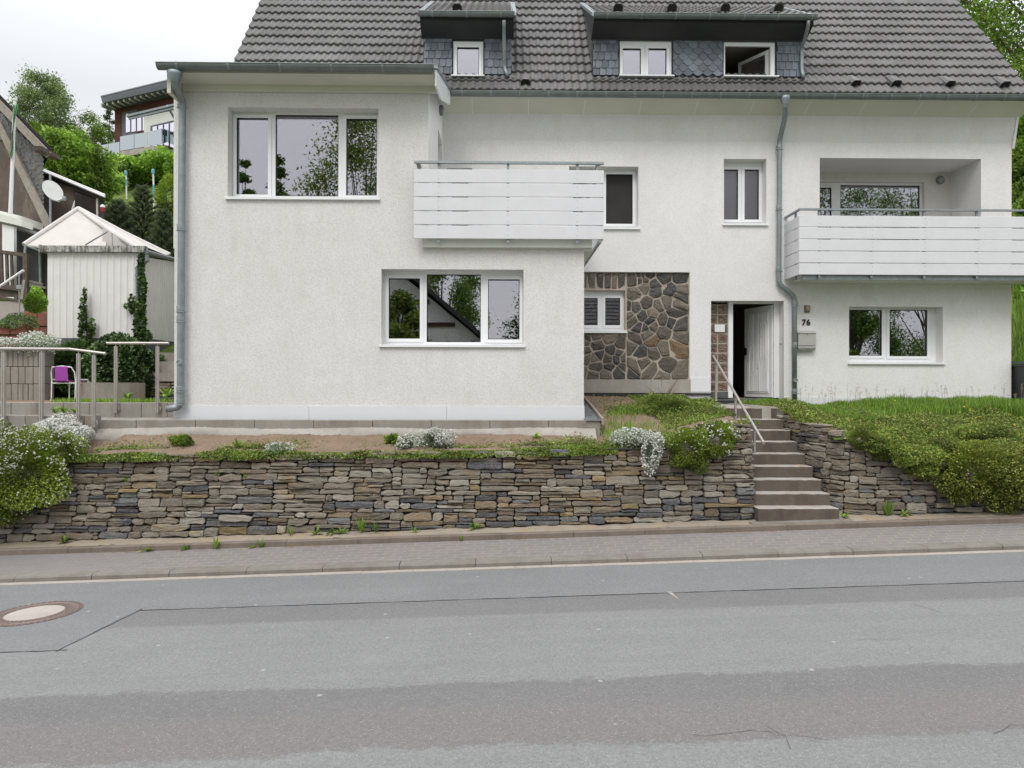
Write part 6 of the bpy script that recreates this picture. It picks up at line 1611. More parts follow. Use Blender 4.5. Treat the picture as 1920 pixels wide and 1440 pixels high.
bush('dwarf_conifer', [((PX(70, 15.8), 15.75, P(70, 568, 15.8).z), (.24, .22, .22), 3000), ((PX(71, 15.8), 15.75, P(71, 552, 15.8).z), (.13, .13, .2), 1300)], BG, .026, 'bright green dwarf conifer in the tall red planter', seed=57, shell=.35)
# ---------------- timber deck fence
Yf_ = 18.0
df = empty('deck_fence', (PX(25, Yf_), Yf_, 3.6), 'dark weathered timber deck railing in front of the slate house', 'fence')
mb = MB(); mb.bar(q3(-60, 465, Yf_), q3(54, 479, Yf_), .12, .09); mb.bar(q3(-60, 530, Yf_), q3(50, 543, Yf_), .10, .12); mb.bar(q3(-60, 548, Yf_-.05), q3(52, 566, Yf_-.05), .2, .06)
mb.box(PX(-60, Yf_+.04), PX(50, Yf_+.04), Yf_+.03, Yf_+.06, PZ(560, Yf_), PZ(540, Yf_)); mb.build('beam', M['timber'], df)
for u in (3, 13, 22, 48.5):
    mb = MB(); w = .09 if u > 40 else .05; mb.bar(q3(u-.5 if u < 40 else u, 474+u*.1, Yf_-.02), q3(u+1.5 if u < 40 else u, 540 if u < 40 else 575, Yf_-.02), w*1.3, w); mb.build('post', M['timber'], df)
mb = MB(); mb.box(-14.5, PX(46, Yf_-.1), Yf_-.12, Yf_+.3, P(20, 600, Yf_).z, P(20, 566, Yf_).z); mb.build('deck_wall', M['conc_l'], label='pale concrete wall under the timber deck at the left edge', cat='wall')
o = empty('handrail', (PX(20, 16.5), 16.5, 3), 'pale sloping handrail on a thin grey post at the left edge', 'handrail')
mb = MB(); mb.tube([q3(-12, 545, 16.5), q3(44, 507, 16.5)], .03, 10); mb.build('rail', M['white'], o); mb = MB(); mb.tube([q3(36, 515, 16.5), q3(36.5, 590, 16.5)], .016, 8); mb.cbox(q3(36, 538, 16.45), (.13, .03, .09)); mb.build('post', M['galv'], o)
mb = MB(); mb.bar(q3(46, 525, 17.2), q3(41, 561, 17.2), .07, .05); mb.build('plank', M['timber_l'], label='short grey plank leaning against the timber deck', cat='plank')
o = empty('bench', (PX(68, 18.6), 18.6, 3.6), 'weathered wooden garden bench behind the round conifer', 'bench')
mb = MB(); mb.bar(q3(56, 527, 18.6), q3(80, 533, 18.6), .05, .05); mb.bar(q3(56, 536, 18.6), q3(87, 540, 18.6), .08, .06)
for i in range(9): mb.bar(q3(57+i*2.7, 528+i*.6, 18.6), q3(57+i*2.7, 536+i*.5, 18.6), .03, .02)
mb.build('backrest', M['timber_l'], o); mb = MB(); mb.cbox(q3(70, 548, 18.7), (.5, .4, .2)); mb.build('seat', M['timber'], o)
# ---------------- neighbour house with slate gable
Yn = 22.0
nh = empty('slate_house', (PX(20, Yn), Yn, 4), 'old slate hung gable house with brown weathered wall at the left edge', 'house')
def poly3(mb, pts, Y, th=.1, off=None, **k): mb.prism([P(u, v, Y) for u, v in pts], off or (0, th, 0), **k)
mb = MB(); poly3(mb, [(-60, 130), (4, 205), (76, 285), (78, 400), (92, 432), (92, 480), (-60, 480)], Yn, 5, off=(-3.9, 5, 0)); mb.build('wall', M['darkwall'], nh)
mb = MB(); cell = .30; 
x = -14.6
def ingable(u, v): return u < 77.5 and v > 212+u*1.02 and v > 195 and (u > 20+(v-262)*.37 if v > 262 else True) and v < 425
for rr in range(60):
    for cc_ in range(40):
        u = -10+cc_*4.6+(rr % 2)*2.3; v = 205+rr*4.0
        if ingable(u, v) and ingable(u, v-3):
            k = rnd.uniform(.8, 1.2); c_ = (k, k, k) if rnd.random() > .06 else (1.45, 1.15, .95)
            poly3(mb, [(u, v), (u+2.5, v+1.6), (u+4.5, v+.4), (u+4.9, v-4.2), (u+.4, v-4.2)], Yn-.04-rnd.uniform(0, .02), .01, c=c_)
mb.build('slate', M['slate_old'], nh)
mb = MB()
for (a, b, w, Y) in (((-20, 168), (94, 286), .20, Yn-.45),): a_, b_ = P(*a, Y), P(*b, Y); mb.prism([a_, b_, b_+Vector((-4.2, 5.2, 0)), a_+Vector((-4.2, 5.2, 0))], (.05, 0, .14))
mb.build('roof', M['slate_old'], nh)
mb = MB(); mb.bar(P(-20, 176, Yn-.55), P(91, 291, Yn-.55), .06, .22); mb.bar(P(-2, 232, Yn-.35), P(40, 318, Yn-.35), .12, .20); mb.bar(P(40, 318, Yn-.35), P(93, 428, Yn-.35), .12, .20); mb.build('barge_board', M['timber_l'], nh)
mb = MB(); mb.cbox(P(88, 287, Yn-.5), (.25, .9, .14)); mb.build('eave_end', M['timber'], nh)
mb = MB(); poly3(mb, [(-30, 408), (40, 424), (41, 412), (-30, 392)], Yn-1.5, .5); poly3(mb, [(-30, 399), (38, 418), (40, 405), (-30, 388)], Yn-1.2, 1.0); mb.build('canopy', M['soffit_w'], nh)
mb = MB(); poly3(mb, [(4, 420), (26, 425), (26, 560), (4, 560)], Yn-1.4, .12); mb.build('porch_panel', M['white'], nh)
mb = MB(); poly3(mb, [(26, 430), (88, 450), (88, 560), (26, 560)], Yn-.9, .1); mb.build('porch_wall', M['black_slate'], nh)
mb = MB(); mb.bar(P(26, 424, Yn-1.1), P(78, 440, Yn-1.1), .1, .08); mb.build('porch_gutter', M['zinc'], nh)
mb = MB(); mb.tube([P(75, 470, Yn-1.0), P(76, 535, Yn-1.0)], .04, 8); mb.build('porch_pipe', M['zinc'], nh)
Ye = 24.0
eh = empty('extension', (PX(130, Ye), Ye, 5), 'low dark extension with a sloping flat roof and a big window behind the tent', 'building')
mb = MB(); poly3(mb, [(74, 330), (195, 372), (195, 430), (74, 430)], Ye, 3, off=(-2.3, 3, 0)); mb.build('wall', M['darkwall'], eh)
mb = MB(); poly3(mb, [(77, 313), (196, 364), (196, 371), (77, 322)], Ye-.2, 3.4, off=(-2.6, 3.4, 0)); mb.build('roof', M['anthra'], eh)
mb = MB(); mb.tube([P(77, 319, Ye-.28), P(197, 369, Ye-.28)], .035, 8); mb.tube([P(77, 316, Ye-.24), P(197, 365.5, Ye-.24)], .03, 8); mb.build('roof_trim', M['white'], eh)
mb = MB(); poly3(mb, [(139, 356), (184, 373), (184, 425), (139, 425)], Ye-.02, .02); w_ = mb.build('window', M['black_slate'], eh); mb = MB(); poly3(mb, [(184, 373), (195, 377), (195, 425), (184, 425)], Ye-.03, .03); mb.build('side_panel', M['black_slate'], eh)
mb = MB(); poly3(mb, [(140, 359), (182, 375), (182, 424), (140, 424)], Ye-.04, .01); mb.build('pane', M['glass'], w_)
mb = MB(); mb.bar(P(182.5, 372, Ye-.05), P(182.5, 425, Ye-.05), .05, .05); mb.build('frame', M['soffit'], w_)
o = empty('lantern', P(192.5, 388, 23.5), 'small red lantern with a white cap hanging at the extension corner', 'lantern')
mb = MB(); mb.lathe(P(192.5, 395, 23.5), [(.05, -.07), (.075, -.03), (.08, .09), (.06, .11)], 12); mb.build('body', simple('red_lantern', (.30, .03, .04), .5, .2, 9, 0), o); mb = MB(); mb.lathe(P(192.5, 389, 23.5), [(.08, -.0), (.07, .07), (.02, .1)], 12); mb.build('cap', M['white'], o)
# satellite dishes
def dish(u, v, Y, rx, rz, lab, arm=True, pole=None):
    c = P(u, v, Y); o = empty('satellite_dish', c, lab, 'satellite dish', 'satellite dishes'); R = Matrix.Rotation(rad(rz), 3, 'Z') @ Matrix.Rotation(PI/2-.25, 3, 'X')
    mb = MB(); mb.lathe(c, [(rx, .05), (rx*.97, .055), (rx*.7, .02), (0, -.02)], 32, R); mb.build('reflector', M['sheet'], o)
    if arm:
        mb = MB(); b = c+Vector((.0, 0, -rx*.85)); e = P(u+23, v+14, Y-.3); mb.tube([b, b.lerp(e, .6)+Vector((0, 0, -.08)), e], .018, 6); mb.lathe(e, [(.05, -.06), (.06, 0), (.05, .06)], 10); mb.build('arm', M['galv'], o)
    if pole:
        mb = MB(); mb.tube([P(*pole[0], Y+.25), P(*pole[1], Y+.25)], .03, 8); mb.build('pole', M['galv'], o)
dish(97, 358, 21.2, .32, 66, 'upper satellite dish on a pole beside the slate gable', True, ((94, 327), (94.5, 420)))
dish(138, 393, 21.6, .30, -55, 'lower satellite dish half hidden behind the tent roof', False, ((140, 395), (140, 440)))
# flag and pole
o = empty('flagpole', P(20, 400, 20.5), 'white flagpole standing in front of the slate gable', 'flagpole'); mb = MB(); mb.tube([P(19.5, 400, 20.5), P(28, 188, 20.5)], [.055, .04], 10); mb.lathe(P(28, 187, 20.5), [(.06, -.02), (.06, .02), (.02, .04)], 10); mb.build('pole', M['white'], o)
V = []; C = []; NU, NV = 10, 40
for j in range(NV+1):
    for i in range(NU+1):
        t = j/NV; w = (.5+.5*math.sin(t*PI*.9+.3))*(1-.3*t); u = 28.2-t*9+(i/NU-.4)*13*(.6+.4*math.sin(t*7+1.5))*(.75 if t < .6 else .6); v = 196+t*98
        p = P(u, v, 20.4+.07*math.sin(i*1.9+t*5)); V.append(tuple(p)); band_ = (i/NU+.15*math.sin(t*9)) % 1
        C.append((.75, .74, .72) if .3 < band_ < .58 else (.16, .55, .30) if (i+j//5) % 7 else (.65, .30, .12))
np_mesh('flag', V, np.array([[j*(NU+1)+i, j*(NU+1)+i+1, (j+1)*(NU+1)+i+1, (j+1)*(NU+1)+i] for j in range(NV) for i in range(NU)]), M['petal'], C, smooth=True, label='limp green and white flag wrapped around the flagpole', cat='flag')
# ---------------- tent
Yt = 19.6
tn = empty('pavilion_tent', P(150, 470, Yt), 'white fabric party tent roof rising behind the white shed', 'tent')
ap = P(147, 391, Yt+1.2); L_, Rr = P(45, 459, Yt-.3), P(318, 478, Yt+1.5); FL = P(108, 486, Yt-1.0); BR = P(260, 452, Yt+3.4); BL = P(70, 452, Yt+3.4)
def sheet(name, a, b, c, mat='canvas', n=10, sag=.10):
    V = []; idx = {}
    for i in range(n+1):
        for j in range(n+1-i):
            s, t = i/n, j/n; p = Vector(a)*(1-s-t)+Vector(b)*s+Vector(c)*t; sg = sag*math.sin(PI*min(1, (1-s-t)))*math.sin(PI*min(1, 4*s*t+.02) if s*t > 0 else 0)
            idx[i, j] = len(V); V.append(tuple(p-Vector((0, 0, sg))))
    mb = MB(); fs = []
    for i in range(n):
        for j in range(n-i):
            fs.append((idx[i, j], idx[i+1, j], idx[i, j+1]))
            if i+j < n-1: fs.append((idx[i+1, j], idx[i+1, j+1], idx[i, j+1]))
    mb.add(V, fs); mb.build(name, M[mat], tn, smooth=True)
F2 = P(262, 474, Yt-.6)
sheet('roof_panel', ap, BL, BR); sheet('roof_panel', ap, BR, Rr); sheet('roof_panel', ap, L_, BL); 
mb = MB(); mb.add([tuple(ap), tuple(L_), tuple(P(95, 470, Yt-.2)), tuple(P(200, 470, Yt)), tuple(P(197, 432, Yt+.6))], [(0, 1, 2, 3, 4)]); mb.add([tuple(ap), tuple(P(197, 432, Yt+.6)), tuple(P(262, 474, Yt)), tuple(Rr)], [(0, 1, 2, 3)])
mb.add([tuple(P(192, 428, Yt+.25)), tuple(P(192, 476, Yt+.25)), tuple(P(275, 480, Yt+.25)), tuple(P(262, 468, Yt+.25))], [(0, 1, 2, 3)]); mb.build('front_panel', simple('beige_canvas', (.55, .52, .49), .85, .1, 2, .2, 6, .03), tn)
mb = MB()
for a, b in ((ap, L_), (ap, Rr), (ap, P(266, 470, Yt-.1))): mb.tube([a, a.lerp(b, .5)+Vector((0, -.05, -.03)), b], .07, 8)
mb.build('hem', M['canvas'], tn)
mb = MB(); mb.tube([P(160, 459, Yt-.2), P(202, 434, Yt-.2)], .02, 6); mb.build('frame_tube', M['galv'], tn); mb = MB(); mb.tube([P(48, 460, Yt-.3), P(46, 482, Yt-.3)], .035, 8); mb.build('leg', M['galv'], tn); mb = MB(); mb.tube([P(210, 437, Yt), P(211, 462, Yt)], .012, 6); mb.build('centre_rod', M['galv'], tn); mb = MB(); mb.tube([L_, P(75, 470, Yt-.2), P(88, 473, Yt-.2)], .03, 6); mb.build('frame_tube', M['galv'], tn)
# ================================================================ MODERN HOUSE ON THE HILL
def H(u, v, d=0.0): return P(u, v, 47-.02*(u-190)+d)
mh_ = empty('brick_house', H(260, 300), 'modern dark red brick house with glass balcony high on the green hillside', 'house')
def hp(mb, pts, d, th, **k):
    a = [H(u, v, d) for u, v in pts]; mb.prism(a, (0, th, 0), **k)
mb = MB(); hp(mb, [(215, 187), (400, 145), (400, 330), (215, 330)], 0, 9); mb.build('wall', M['redbrick'], mh_)
mb = MB(); hp(mb, [(189, 182), (420, 126), (420, 141), (192, 193)], -1.5, 12); mb.build('roof', M['anthra'], mh_)
mb = MB()
for i in range(16):
    u = 204+i*10.5; a, b = H(u-14, 192.5-(u-14-192)*.243+.5, -1.4)-Vector((0, 0, .12)), H(u+2, 197-(u-204)*.243+3, 0)-Vector((0, 0, .16)); mb.bar(a, b, .10, .22)
mb.build('rafter', M['soffit'], mh_)
mb = MB(); 
for i in range(60):
    u = 190+i*2.1; mb.cbox(H(u, 181-(u-190)*.243, -2.1), (.05, .1, .08))
mb.build('roof_ridge_beads', M['pvc'], mh_)
mb = MB(); hp(mb, [(229, 211), (270, 202), (270, 252), (229, 258)], -.05, .1); w_ = mb.build('window', M['anthra'], mh_); mb = MB(); hp(mb, [(293, 196), (340, 186), (340, 205), (293, 210)], -.05, .1); mb.build('upper_window', M['anthra'], mh_)
mb = MB()
for k in range(4): hp(mb, [(236+k*10.5, 213-k*1.5), (244+k*10.5, 212-k*1.5), (244+k*10.5, 247-k*1.2), (236+k*10.5, 248.5-k*1.2)], -.1, .03)
mb.build('pane', M['sheet'] if False else M['glass'], w_)
mb = MB(); hp(mb, [(270, 219), (400, 190), (400, 290), (270, 290)], -.4, .3); mb.build('porch_wall', M['soffit_w'], mh_)
mb = MB(); hp(mb, [(282, 236), (340, 222), (340, 280), (282, 280)], -.45, .04); d_ = mb.build('terrace_door', M['anthra'], mh_)
mb = MB()
for k in range(4): hp(mb, [(286+k*11, 238-k*2.4), (294+k*11, 236.3-k*2.4), (294+k*11, 278), (286+k*11, 278)], -.5, .03)
mb.build('pane', M['glass'], d_)
mb = MB(); hp(mb, [(237, 215), (330, 193), (330, 197), (237, 219)], -3.0, .3); hp(mb, [(241, 220), (330, 199), (330, 203), (241, 224)], -2.9, .1); mb.build('awning', M['zinc'], mh_)
mb = MB(); mb.tube([H(314, 198, -3), H(318, 206, -2.6), H(326, 220, -.6)], .07, 8); mb.build('downpipe', M['zinc'], mh_)
mb = MB(); mb.prism([H(225, 284, -3.2), H(304, 271, -3.2), H(316, 273, -.2), H(240, 296, -.0)], (0, 0, -.35)); mb.prism([H(178, 300, -1.2), H(232, 291, -1.2), H(244, 292, 1.5), H(190, 300, 2)], (0, 0, -.25)); mb.build('balcony_slab', M['conc_l'], mh_)
mb = MB(); 
parts_ = []
for a, b in (((225, 256, 284), (251, 251.5, 279.5)), ((252, 251.5, 279.5), (277, 247.5, 275)), ((278, 247, 275), (303, 241, 270.5))): mb.prism([H(a[0], a[1], -3.2), H(b[0], b[1], -3.2), H(b[0], b[2]-1, -3.2), H(a[0], a[2]-1, -3.2)], (0, .03, 0)); mb.build('glass_balustrade', M['glass_clear'], mh_); mb = MB()
mb.prism([H(303.5, 241, -3.2), H(304, 270, -3.2), H(313, 266, -.4), H(313, 243, -.4)], (.03, 0, 0)); mb.build('glass_balustrade', M['glass_clear'], mh_); mb = MB()
for a, b in (((181, 274, 299), (203, 269.5, 295.5)), ((203.5, 269.5, 295.5), (224, 266, 292))): mb.prism([H(a[0], a[1], -1.3), H(b[0], b[1], -1.3), H(b[0], b[2], -1.3), H(a[0], a[2], -1.3)], (0, .03, 0)); mb.build('glass_balustrade', M['glass_clear'], mh_); mb = MB()
# clothes poles and hammock
for u, v0, v1, Y, lab in ((235.5, 323, 362, 32, 'left of two blue and white poles on the wild slope'), (287, 320, 385, 30, 'right, taller of two blue and white poles on the wild slope')):
    o = empty('pole', P(u, v1, Y), lab, 'pole', 'blue and white poles'); blue = simple('light_blue_paint', (.16, .38, .52), .5, .1, 9, 0)
    mb = MB(); mb.tube([P(u, v0, Y), P(u+1, (v0+v1)/2-6, Y)], .035, 8); mb.tube([P(u+1.4, v1-14, Y), P(u+1.6, v1+12, Y)], .035, 8); mb.build('upper_tube', M['white'], o)
    mb = MB(); mb.tube([P(u+1, (v0+v1)/2-6, Y), P(u+1.4, v1-14, Y)], .042, 8); mb.lathe(P(u, v0+1, Y), [(.07, -.10), (.07, .06), (.03, .1)], 10); mb.build('blue_sleeve', blue, o)
mb = MB(); V = []
for i in range(13):
    t = i/12
    for j in range(4):
        p = P(254+t*24, 342+math.sin(t*PI)*5+j*1.4*math.sin(t*PI)+t*.5, 31+j*.1); V.append(tuple(p))
np_mesh('hammock', V, np.array([[i*4+j, (i+1)*4+j, (i+1)*4+j+1, i*4+j+1] for i in range(12) for j in range(3)]), simple('lilac_fabric', (.42, .38, .58), .8, .1, 9, 0), label='pale lilac hammock hanging on the wild slope', cat='hammock')
# ================================================================ TREES
def tree(name, base, h, clumps, pal, size, label, seed, nleaf, trunk_r=.16, cr=.9, group='trees', airy=.5, squash=.75, col=None, kind='tree', drip=0):
    """clumps: (dx,dy,z,r) leaf clumps round the limbs' ends"""
    r = np.random.default_rng(seed); e = empty(name, base, label, 'tree', group); b = Vector(base); mb = MB()
    top = b+Vector((0, 0, h*.8)); tr = [b+Vector((0, 0, -.4)), b+Vector((r.normal()*.1, 0, h*.3)), b+Vector((r.normal()*.2, r.normal()*.2, h*.55)), top]
    mb.tube(tr, [trunk_r, trunk_r*.75, trunk_r*.5, trunk_r*.12], 8); PP = []; CL = []
    for (dx, dy, z, rr) in clumps:
        c = b+Vector((dx, dy, z)); s = b+Vector((0, 0, max(h*.12, z*.55-.2))); m_ = s.lerp(c, .5)+Vector((0, 0, -.1*rr)); mb.tube([s, m_, c], [trunk_r*.35, trunk_r*.2, trunk_r*.05], 5)
        n = int(nleaf*rr**2/sum(q[3]**2 for q in clumps)); nb = max(4, int(9*airy*2)); k = 0
        sub = r.normal(size=(nb, 3)); sub /= np.linalg.norm(sub, axis=1)[:, None]; sub *= (rr*.72*r.random(nb)**.4)[:, None]; sub[:, 2] *= squash
        for q in sub:
            w = Vector(c)+Vector(q); mb.tube([c, c.lerp(w, .6)+Vector((0, 0, .05)), w], [trunk_r*.08, trunk_r*.05, .006], 4)
            d = r.normal(size=(n//nb, 3))*np.array([.30, .30, .24])*rr*(1 if not drip else 1)
            if drip: d[:, 2] -= np.abs(r.normal(size=len(d)))*drip*rr
            PP.append(np.array(w)+d); CL.append(np.full(len(d), r.uniform(.7, 1.3)))
    mb.build('trunk', M['bark'], e)
    PA = np.vstack(PP); V, Fq, C = leafquads(PA, size, pickcols(len(PA), pal, r, .22, np.concatenate(CL)), .55, .4, seed)
    np_mesh('crown', V, Fq, M['leaf'], C, e); return e
def cl(n, rx, ry, z0, z1, r0, r1, seed, cone=0):
    r = np.random.default_rng(seed); out = []
    for i in range(n):
        t = i/max(1, n-1); z = z0+(z1-z0)*t; k = (1-t*cone)*math.sqrt(max(.05, 1-(2*t-.9)**2*.7)) if not cone else (1-t*cone); a = i*2.4+r.uniform(-.4, .4)
        out.append((math.cos(a)*rx*k*r.uniform(.4, 1), math.sin(a)*ry*k*r.uniform(.4, 1), z, r.uniform(r0, r1)*(1-.5*t*cone)))
    return out
BI = [(.22, .30, .12), (.28, .36, .15), (.17, .24, .09)]
q = P(85, 300, 50); tree('birch_tree', (q.x, 50, float(GZ(q.x, 50))), 8.2, cl(22, 1.7, 1.7, 2.0, 7.2, .8, 1.2, 1), BI, .075, 'airy pale green birch standing on the hill left of the brick house', 61, 26000, .14, airy=.5, drip=.15)
q = P(150, 300, 60); tree('hill_tree', (q.x, 62, float(GZ(q.x, 62))), 4.6, cl(8, 1.6, 1.5, 1.0, 4.2, .8, 1.0, 2), MG, .09, 'small round green tree on the ridge right of the birch', 62, 5000, .12)
for i, (u, hgt) in enumerate(((160, 3.4), (177, 4.2), (205, 6.0), (147, 2.8))):
    Y = 66; q = P(u, 250, Y); tree('spruce_tree', (q.x, Y, float(GZ(q.x, Y))), hgt, cl(12, 1.0, 1.0, .5, hgt-.2, .5, .7, 70+i, .9), [(.06, .09, .04), (.08, .11, .05)], .10, ('second lowest', 'second tallest', 'tallest, at the brick house wall', 'lowest')[i]+' of the dark spruce tips on the far ridge', 70+i, 2600, .1, group='spruces on the far ridge')
bl = [((-27.3+0, 33, 10.6), (1.9, 1.3, 1.9), 7000), ((-25.0, 32.6, 11.2), (1.6, 1.3, 1.7), 6000), ((-22.6, 32.5, 11.4), (1.5, 1.3, 1.7), 6000), ((-21.2, 32, 10.4), (1.4, 1.2, 1.5), 5000)]
bl = []
for (u, v, ru, rv) in ((95, 300, 30, 45), (130, 284, 34, 38), (160, 308, 28, 36), (182, 330, 20, 30), (120, 325, 40, 30), (150, 345, 40, 30), (185, 350, 18, 24)):
    Y = 31+rnd.uniform(-.5, 1); q = P(u, v, Y); bl.append(((q.x, Y, q.z), (ru*Y/1280, 1.2, rv*Y/1280), int(ru*rv*6)))
bush('hazel_bush', bl, BG+[(.32, .48, .08)], .095, 'large bright green hazel thicket between slate gable and pines', cat='bush', seed=80, shell=.75, amp=.45)
bl = []
for (u, v, ru, rv) in ((205, 318, 22, 22), (235, 312, 24, 22), (265, 308, 24, 22), (295, 305, 22, 24), (318, 300, 16, 30), (200, 345, 14, 16)):
    Y = 40+rnd.uniform(-.5, .5); v += 11; rv *= .85; q = P(u, v, Y); bl.append(((q.x, Y, q.z), (ru*Y/1280, 1.2, rv*Y/1280), int(ru*rv*8)))
bush('beech_hedge', bl, BG, .10, 'bright green hedge of young beech under the glass balcony', cat='hedge', seed=81, shell=.7, amp=.4)
bl = []
for i in range(34):
    u = rnd.uniform(190, 330); v = rnd.uniform(345, 400); Y = 33-(v-350)*.06+rnd.uniform(-.4, .4); q = P(u, v, Y); bl.append(((q.x, Y, float(GZ(q.x, Y))+.35), (.6, .5, .5), 380))
bush('wild_shrubs', bl, OL+[(.26, .27, .10)], .07, 'wild yellow green undergrowth on the slope around the poles', cat='undergrowth', seed=82, shell=.6, kind=None)
def pine(u, v0, v1, Y, wpx, lab, seed):
    r = np.random.default_rng(seed); t = P(u, v0, Y); zb3 = P(u, v1, Y).z; h = t.z-zb3; W = wpx*Y/1280; o = empty('pine_tree', (t.x, Y, zb3), lab, 'tree', 'dark pines behind the shed'); mb = MB(); mb.tube([(t.x, Y, zb3-.5), (t.x, Y, zb3+h*.6), tuple(t)], [.09, .05, .01], 6); V = []; C = []
    for i in range(70):
        s = (i+.5)/70; z = zb3+h*s*.97; k = (1-s)**.75; a = i*2.4; L = W*k*r.uniform(.6, 1.05)+.08; d = Vector((math.cos(a), math.sin(a), .55)).normalized(); b = Vector((t.x, Y, z)); e = b+d*L; mb.tube([b, e], [.012, .004], 3)
        for j in range(int(90+130*k)):
            f = r.uniform(.25, 1.08); p = b+d*L*f; nd = (d*1.0+Vector(r.normal(size=3))*.55+Vector((0, 0, .45))).normalized()*r.uniform(.10, .18); w = nd.orthogonal().normalized()*.011; w.rotate(Matrix.Rotation(r.uniform(0, 6), 3, nd)); V += [p-w, p+w, p+nd+w*.3, p+nd-w*.3]
            g = r.uniform(.7, 1.25); cc = (.17, .21, .11) if (f > .8 and r.random() < .55) else (.085, .12, .06); C += [tuple(x*g for x in cc)]*4
    mb.build('trunk', M['bark'], o); np_mesh('crown', [tuple(v) for v in V], np.arange(len(V)).reshape(-1, 4), M['leaf'], C, o)
pine(268, 350, 470, 25.5, 42, 'tallest dark pine, middle of the three behind the shed', 90)
pine(222, 378, 465, 25.0, 40, 'left and lowest of the three dark pines behind the shed', 91)
pine(308, 395, 500, 24.6, 36, 'right dark pine directly beside the white house corner', 92)
q = P(318, 395, 26); bush('thuja', [((P(316, 380, 27).x, 27, P(316, 375, 27).z), (.45, .4, .9), 3000), ((P(318, 425, 27).x, 27, P(318, 425, 27).z), (.5, .4, .9), 3000)], [(.24, .33, .04), (.20, .28, .035)], .05, 'yellow green thuja at the corner of the white house', seed=93, shell=.35)
# undergrowth below the pines
bl = []
for i in range(10):
    u = 200+i*14; Y = 23.6; q = P(u, 470, Y); bl.append(((q.x, Y, float(GZ(q.x, Y))+.3), (.7, .5, .6), 700))
bush('undergrowth', bl, DG, .05, 'dark undergrowth at the foot of the pines behind the tent', cat='undergrowth', seed=94, shell=.6)
# ---- right side of the house
tree('lime_tree', (22.5, 27, float(GZ(22.5, 27))), 17, cl(30, 4.4, 3.5, 3.0, 15.5, 1.5, 2.2, 5), BG+MG, .085, 'tall light green tree behind the right end of the tiled roof', 63, 46000, .28, airy=.75)
bl = []
for (u, v, ru, rv, Y) in ((1922, 240, 30, 50, 19), (1920, 310, 28, 45, 18.6), (1926, 380, 34, 50, 18.2), (1918, 450, 26, 45, 17.8), (1925, 520, 34, 45, 17.4), (1922, 585, 30, 35, 17), (1925, 250, 50, 70, 24), (1930, 350, 55, 70, 23), (1915, 440, 45, 60, 22), (1935, 520, 55, 60, 21), (1915, 580, 45, 50, 20), (1960, 420, 50, 90, 22), (1990, 300, 60, 120, 25), (1970, 600, 60, 70, 20)):
    q = P(u, v, Y); bl.append(((q.x, Y, q.z), (ru*Y/1280, 1.3, rv*Y/1280), int(ru*rv*(3.5 if Y < 20 else 2.2))))
bush('hillside_thicket', bl, BG+MG, .065, 'dense bright green thicket on the slope right of the house', cat='thicket', seed=95, shell=.7, amp=.35)
n = 9000; x = r.uniform(11.6, 16, n); y = r.uniform(14.6, 20, n); grass('grass', x, y, GZ, .32, BG, 'long green grass on the slope behind the bin', 96, w=.012)
n = 3500; x = r.uniform(10.9, 12.6, n); y = r.uniform(13.2, 14.4, n); scatter_stuff('leafy_weeds', np.stack([x, y], 1), bankR, .05, BG, 'broad leaved weeds in front of the bin', 'weeds', 97, (0, .28))
sw, core = drywall([(XR+.05, 15.2), (14, 15.2)], lambda x: 1.4, lambda s, x: 2.25, .1, lambda x, z, zt: tuple(.6*c for c in scol(x, z, zt, .2)))
o = empty('stone_wall', (11.6, 15.2, 1.5), 'dark dry stone wall behind the bin right of the house', 'retaining wall'); sw.build('stone', M['stone'], o); core.build('core', M['core'], o)
# wheelie bin
Yw_ = 14.25; xb = PX(1902, Yw_, 720); zt3, zb3 = P(1910, 681, Yw_).z, P(1910, 756, Yw_).z
wb = empty('wheelie_bin', (xb+.3, Yw_, zb3), 'dark grey wheelie bin at the right edge beside the white house', 'bin')
cx = xb+.29
mb = MB(); mb.add([(cx+sx*w, Yw_+sy*d, z) for (w, d, z) in ((.22, .24, zb3+.05), (.275, .33, zt3-.03)) for sx, sy in ((-1, -1), (1, -1), (1, 1), (-1, 1))], [(3, 2, 1, 0), (0, 1, 5, 4), (1, 2, 6, 5), (2, 3, 7, 6), (3, 0, 4, 7), (4, 5, 6, 7)])
mb.cbox((cx, Yw_, zt3-.05), (.60, .71, .05), bev=.01); mb.build('body', M['bin'], wb)
mb = MB(); mb.prism([(cx-.31, Yw_-.37, zt3-.02), (cx-.31, Yw_+.36, zt3-.0), (cx-.29, Yw_+.34, zt3+.05), (cx-.29, Yw_-.33, zt3+.025)], (.62, 0, 0)); mb.tube([(cx-.2, Yw_+.38, zt3+.02), (cx+.2, Yw_+.38, zt3+.02)], .018, 8); mb.build('lid', M['bin'], wb)
mb = MB(); mb.cbox((cx-.21, Yw_-.33, zt3-.10), (.012, .03, .10)); mb.cbox((cx-.13, Yw_-.33, zt3-.10), (.012, .03, .10)); mb.build('lift_pocket', M['black'], wb)
mb = MB(); mb.tube([(cx-.17, Yw_-.335, zt3-.12), (cx-.17, Yw_-.318, zt3-.12)], .025, 14); mb.build('plug', simple('orange_plastic', (.75, .40, .18), .5, .1, 9, 0), wb)
for sx in (-1, 1):
    mb = MB(); mb.lathe((cx+sx*.24, Yw_+.28, zb3+.10), [(.10, -.025), (.105, 0), (.10, .025)], 20, Matrix.Rotation(PI/2, 3, 'Y')); mb.build('wheel', M['black'], wb)
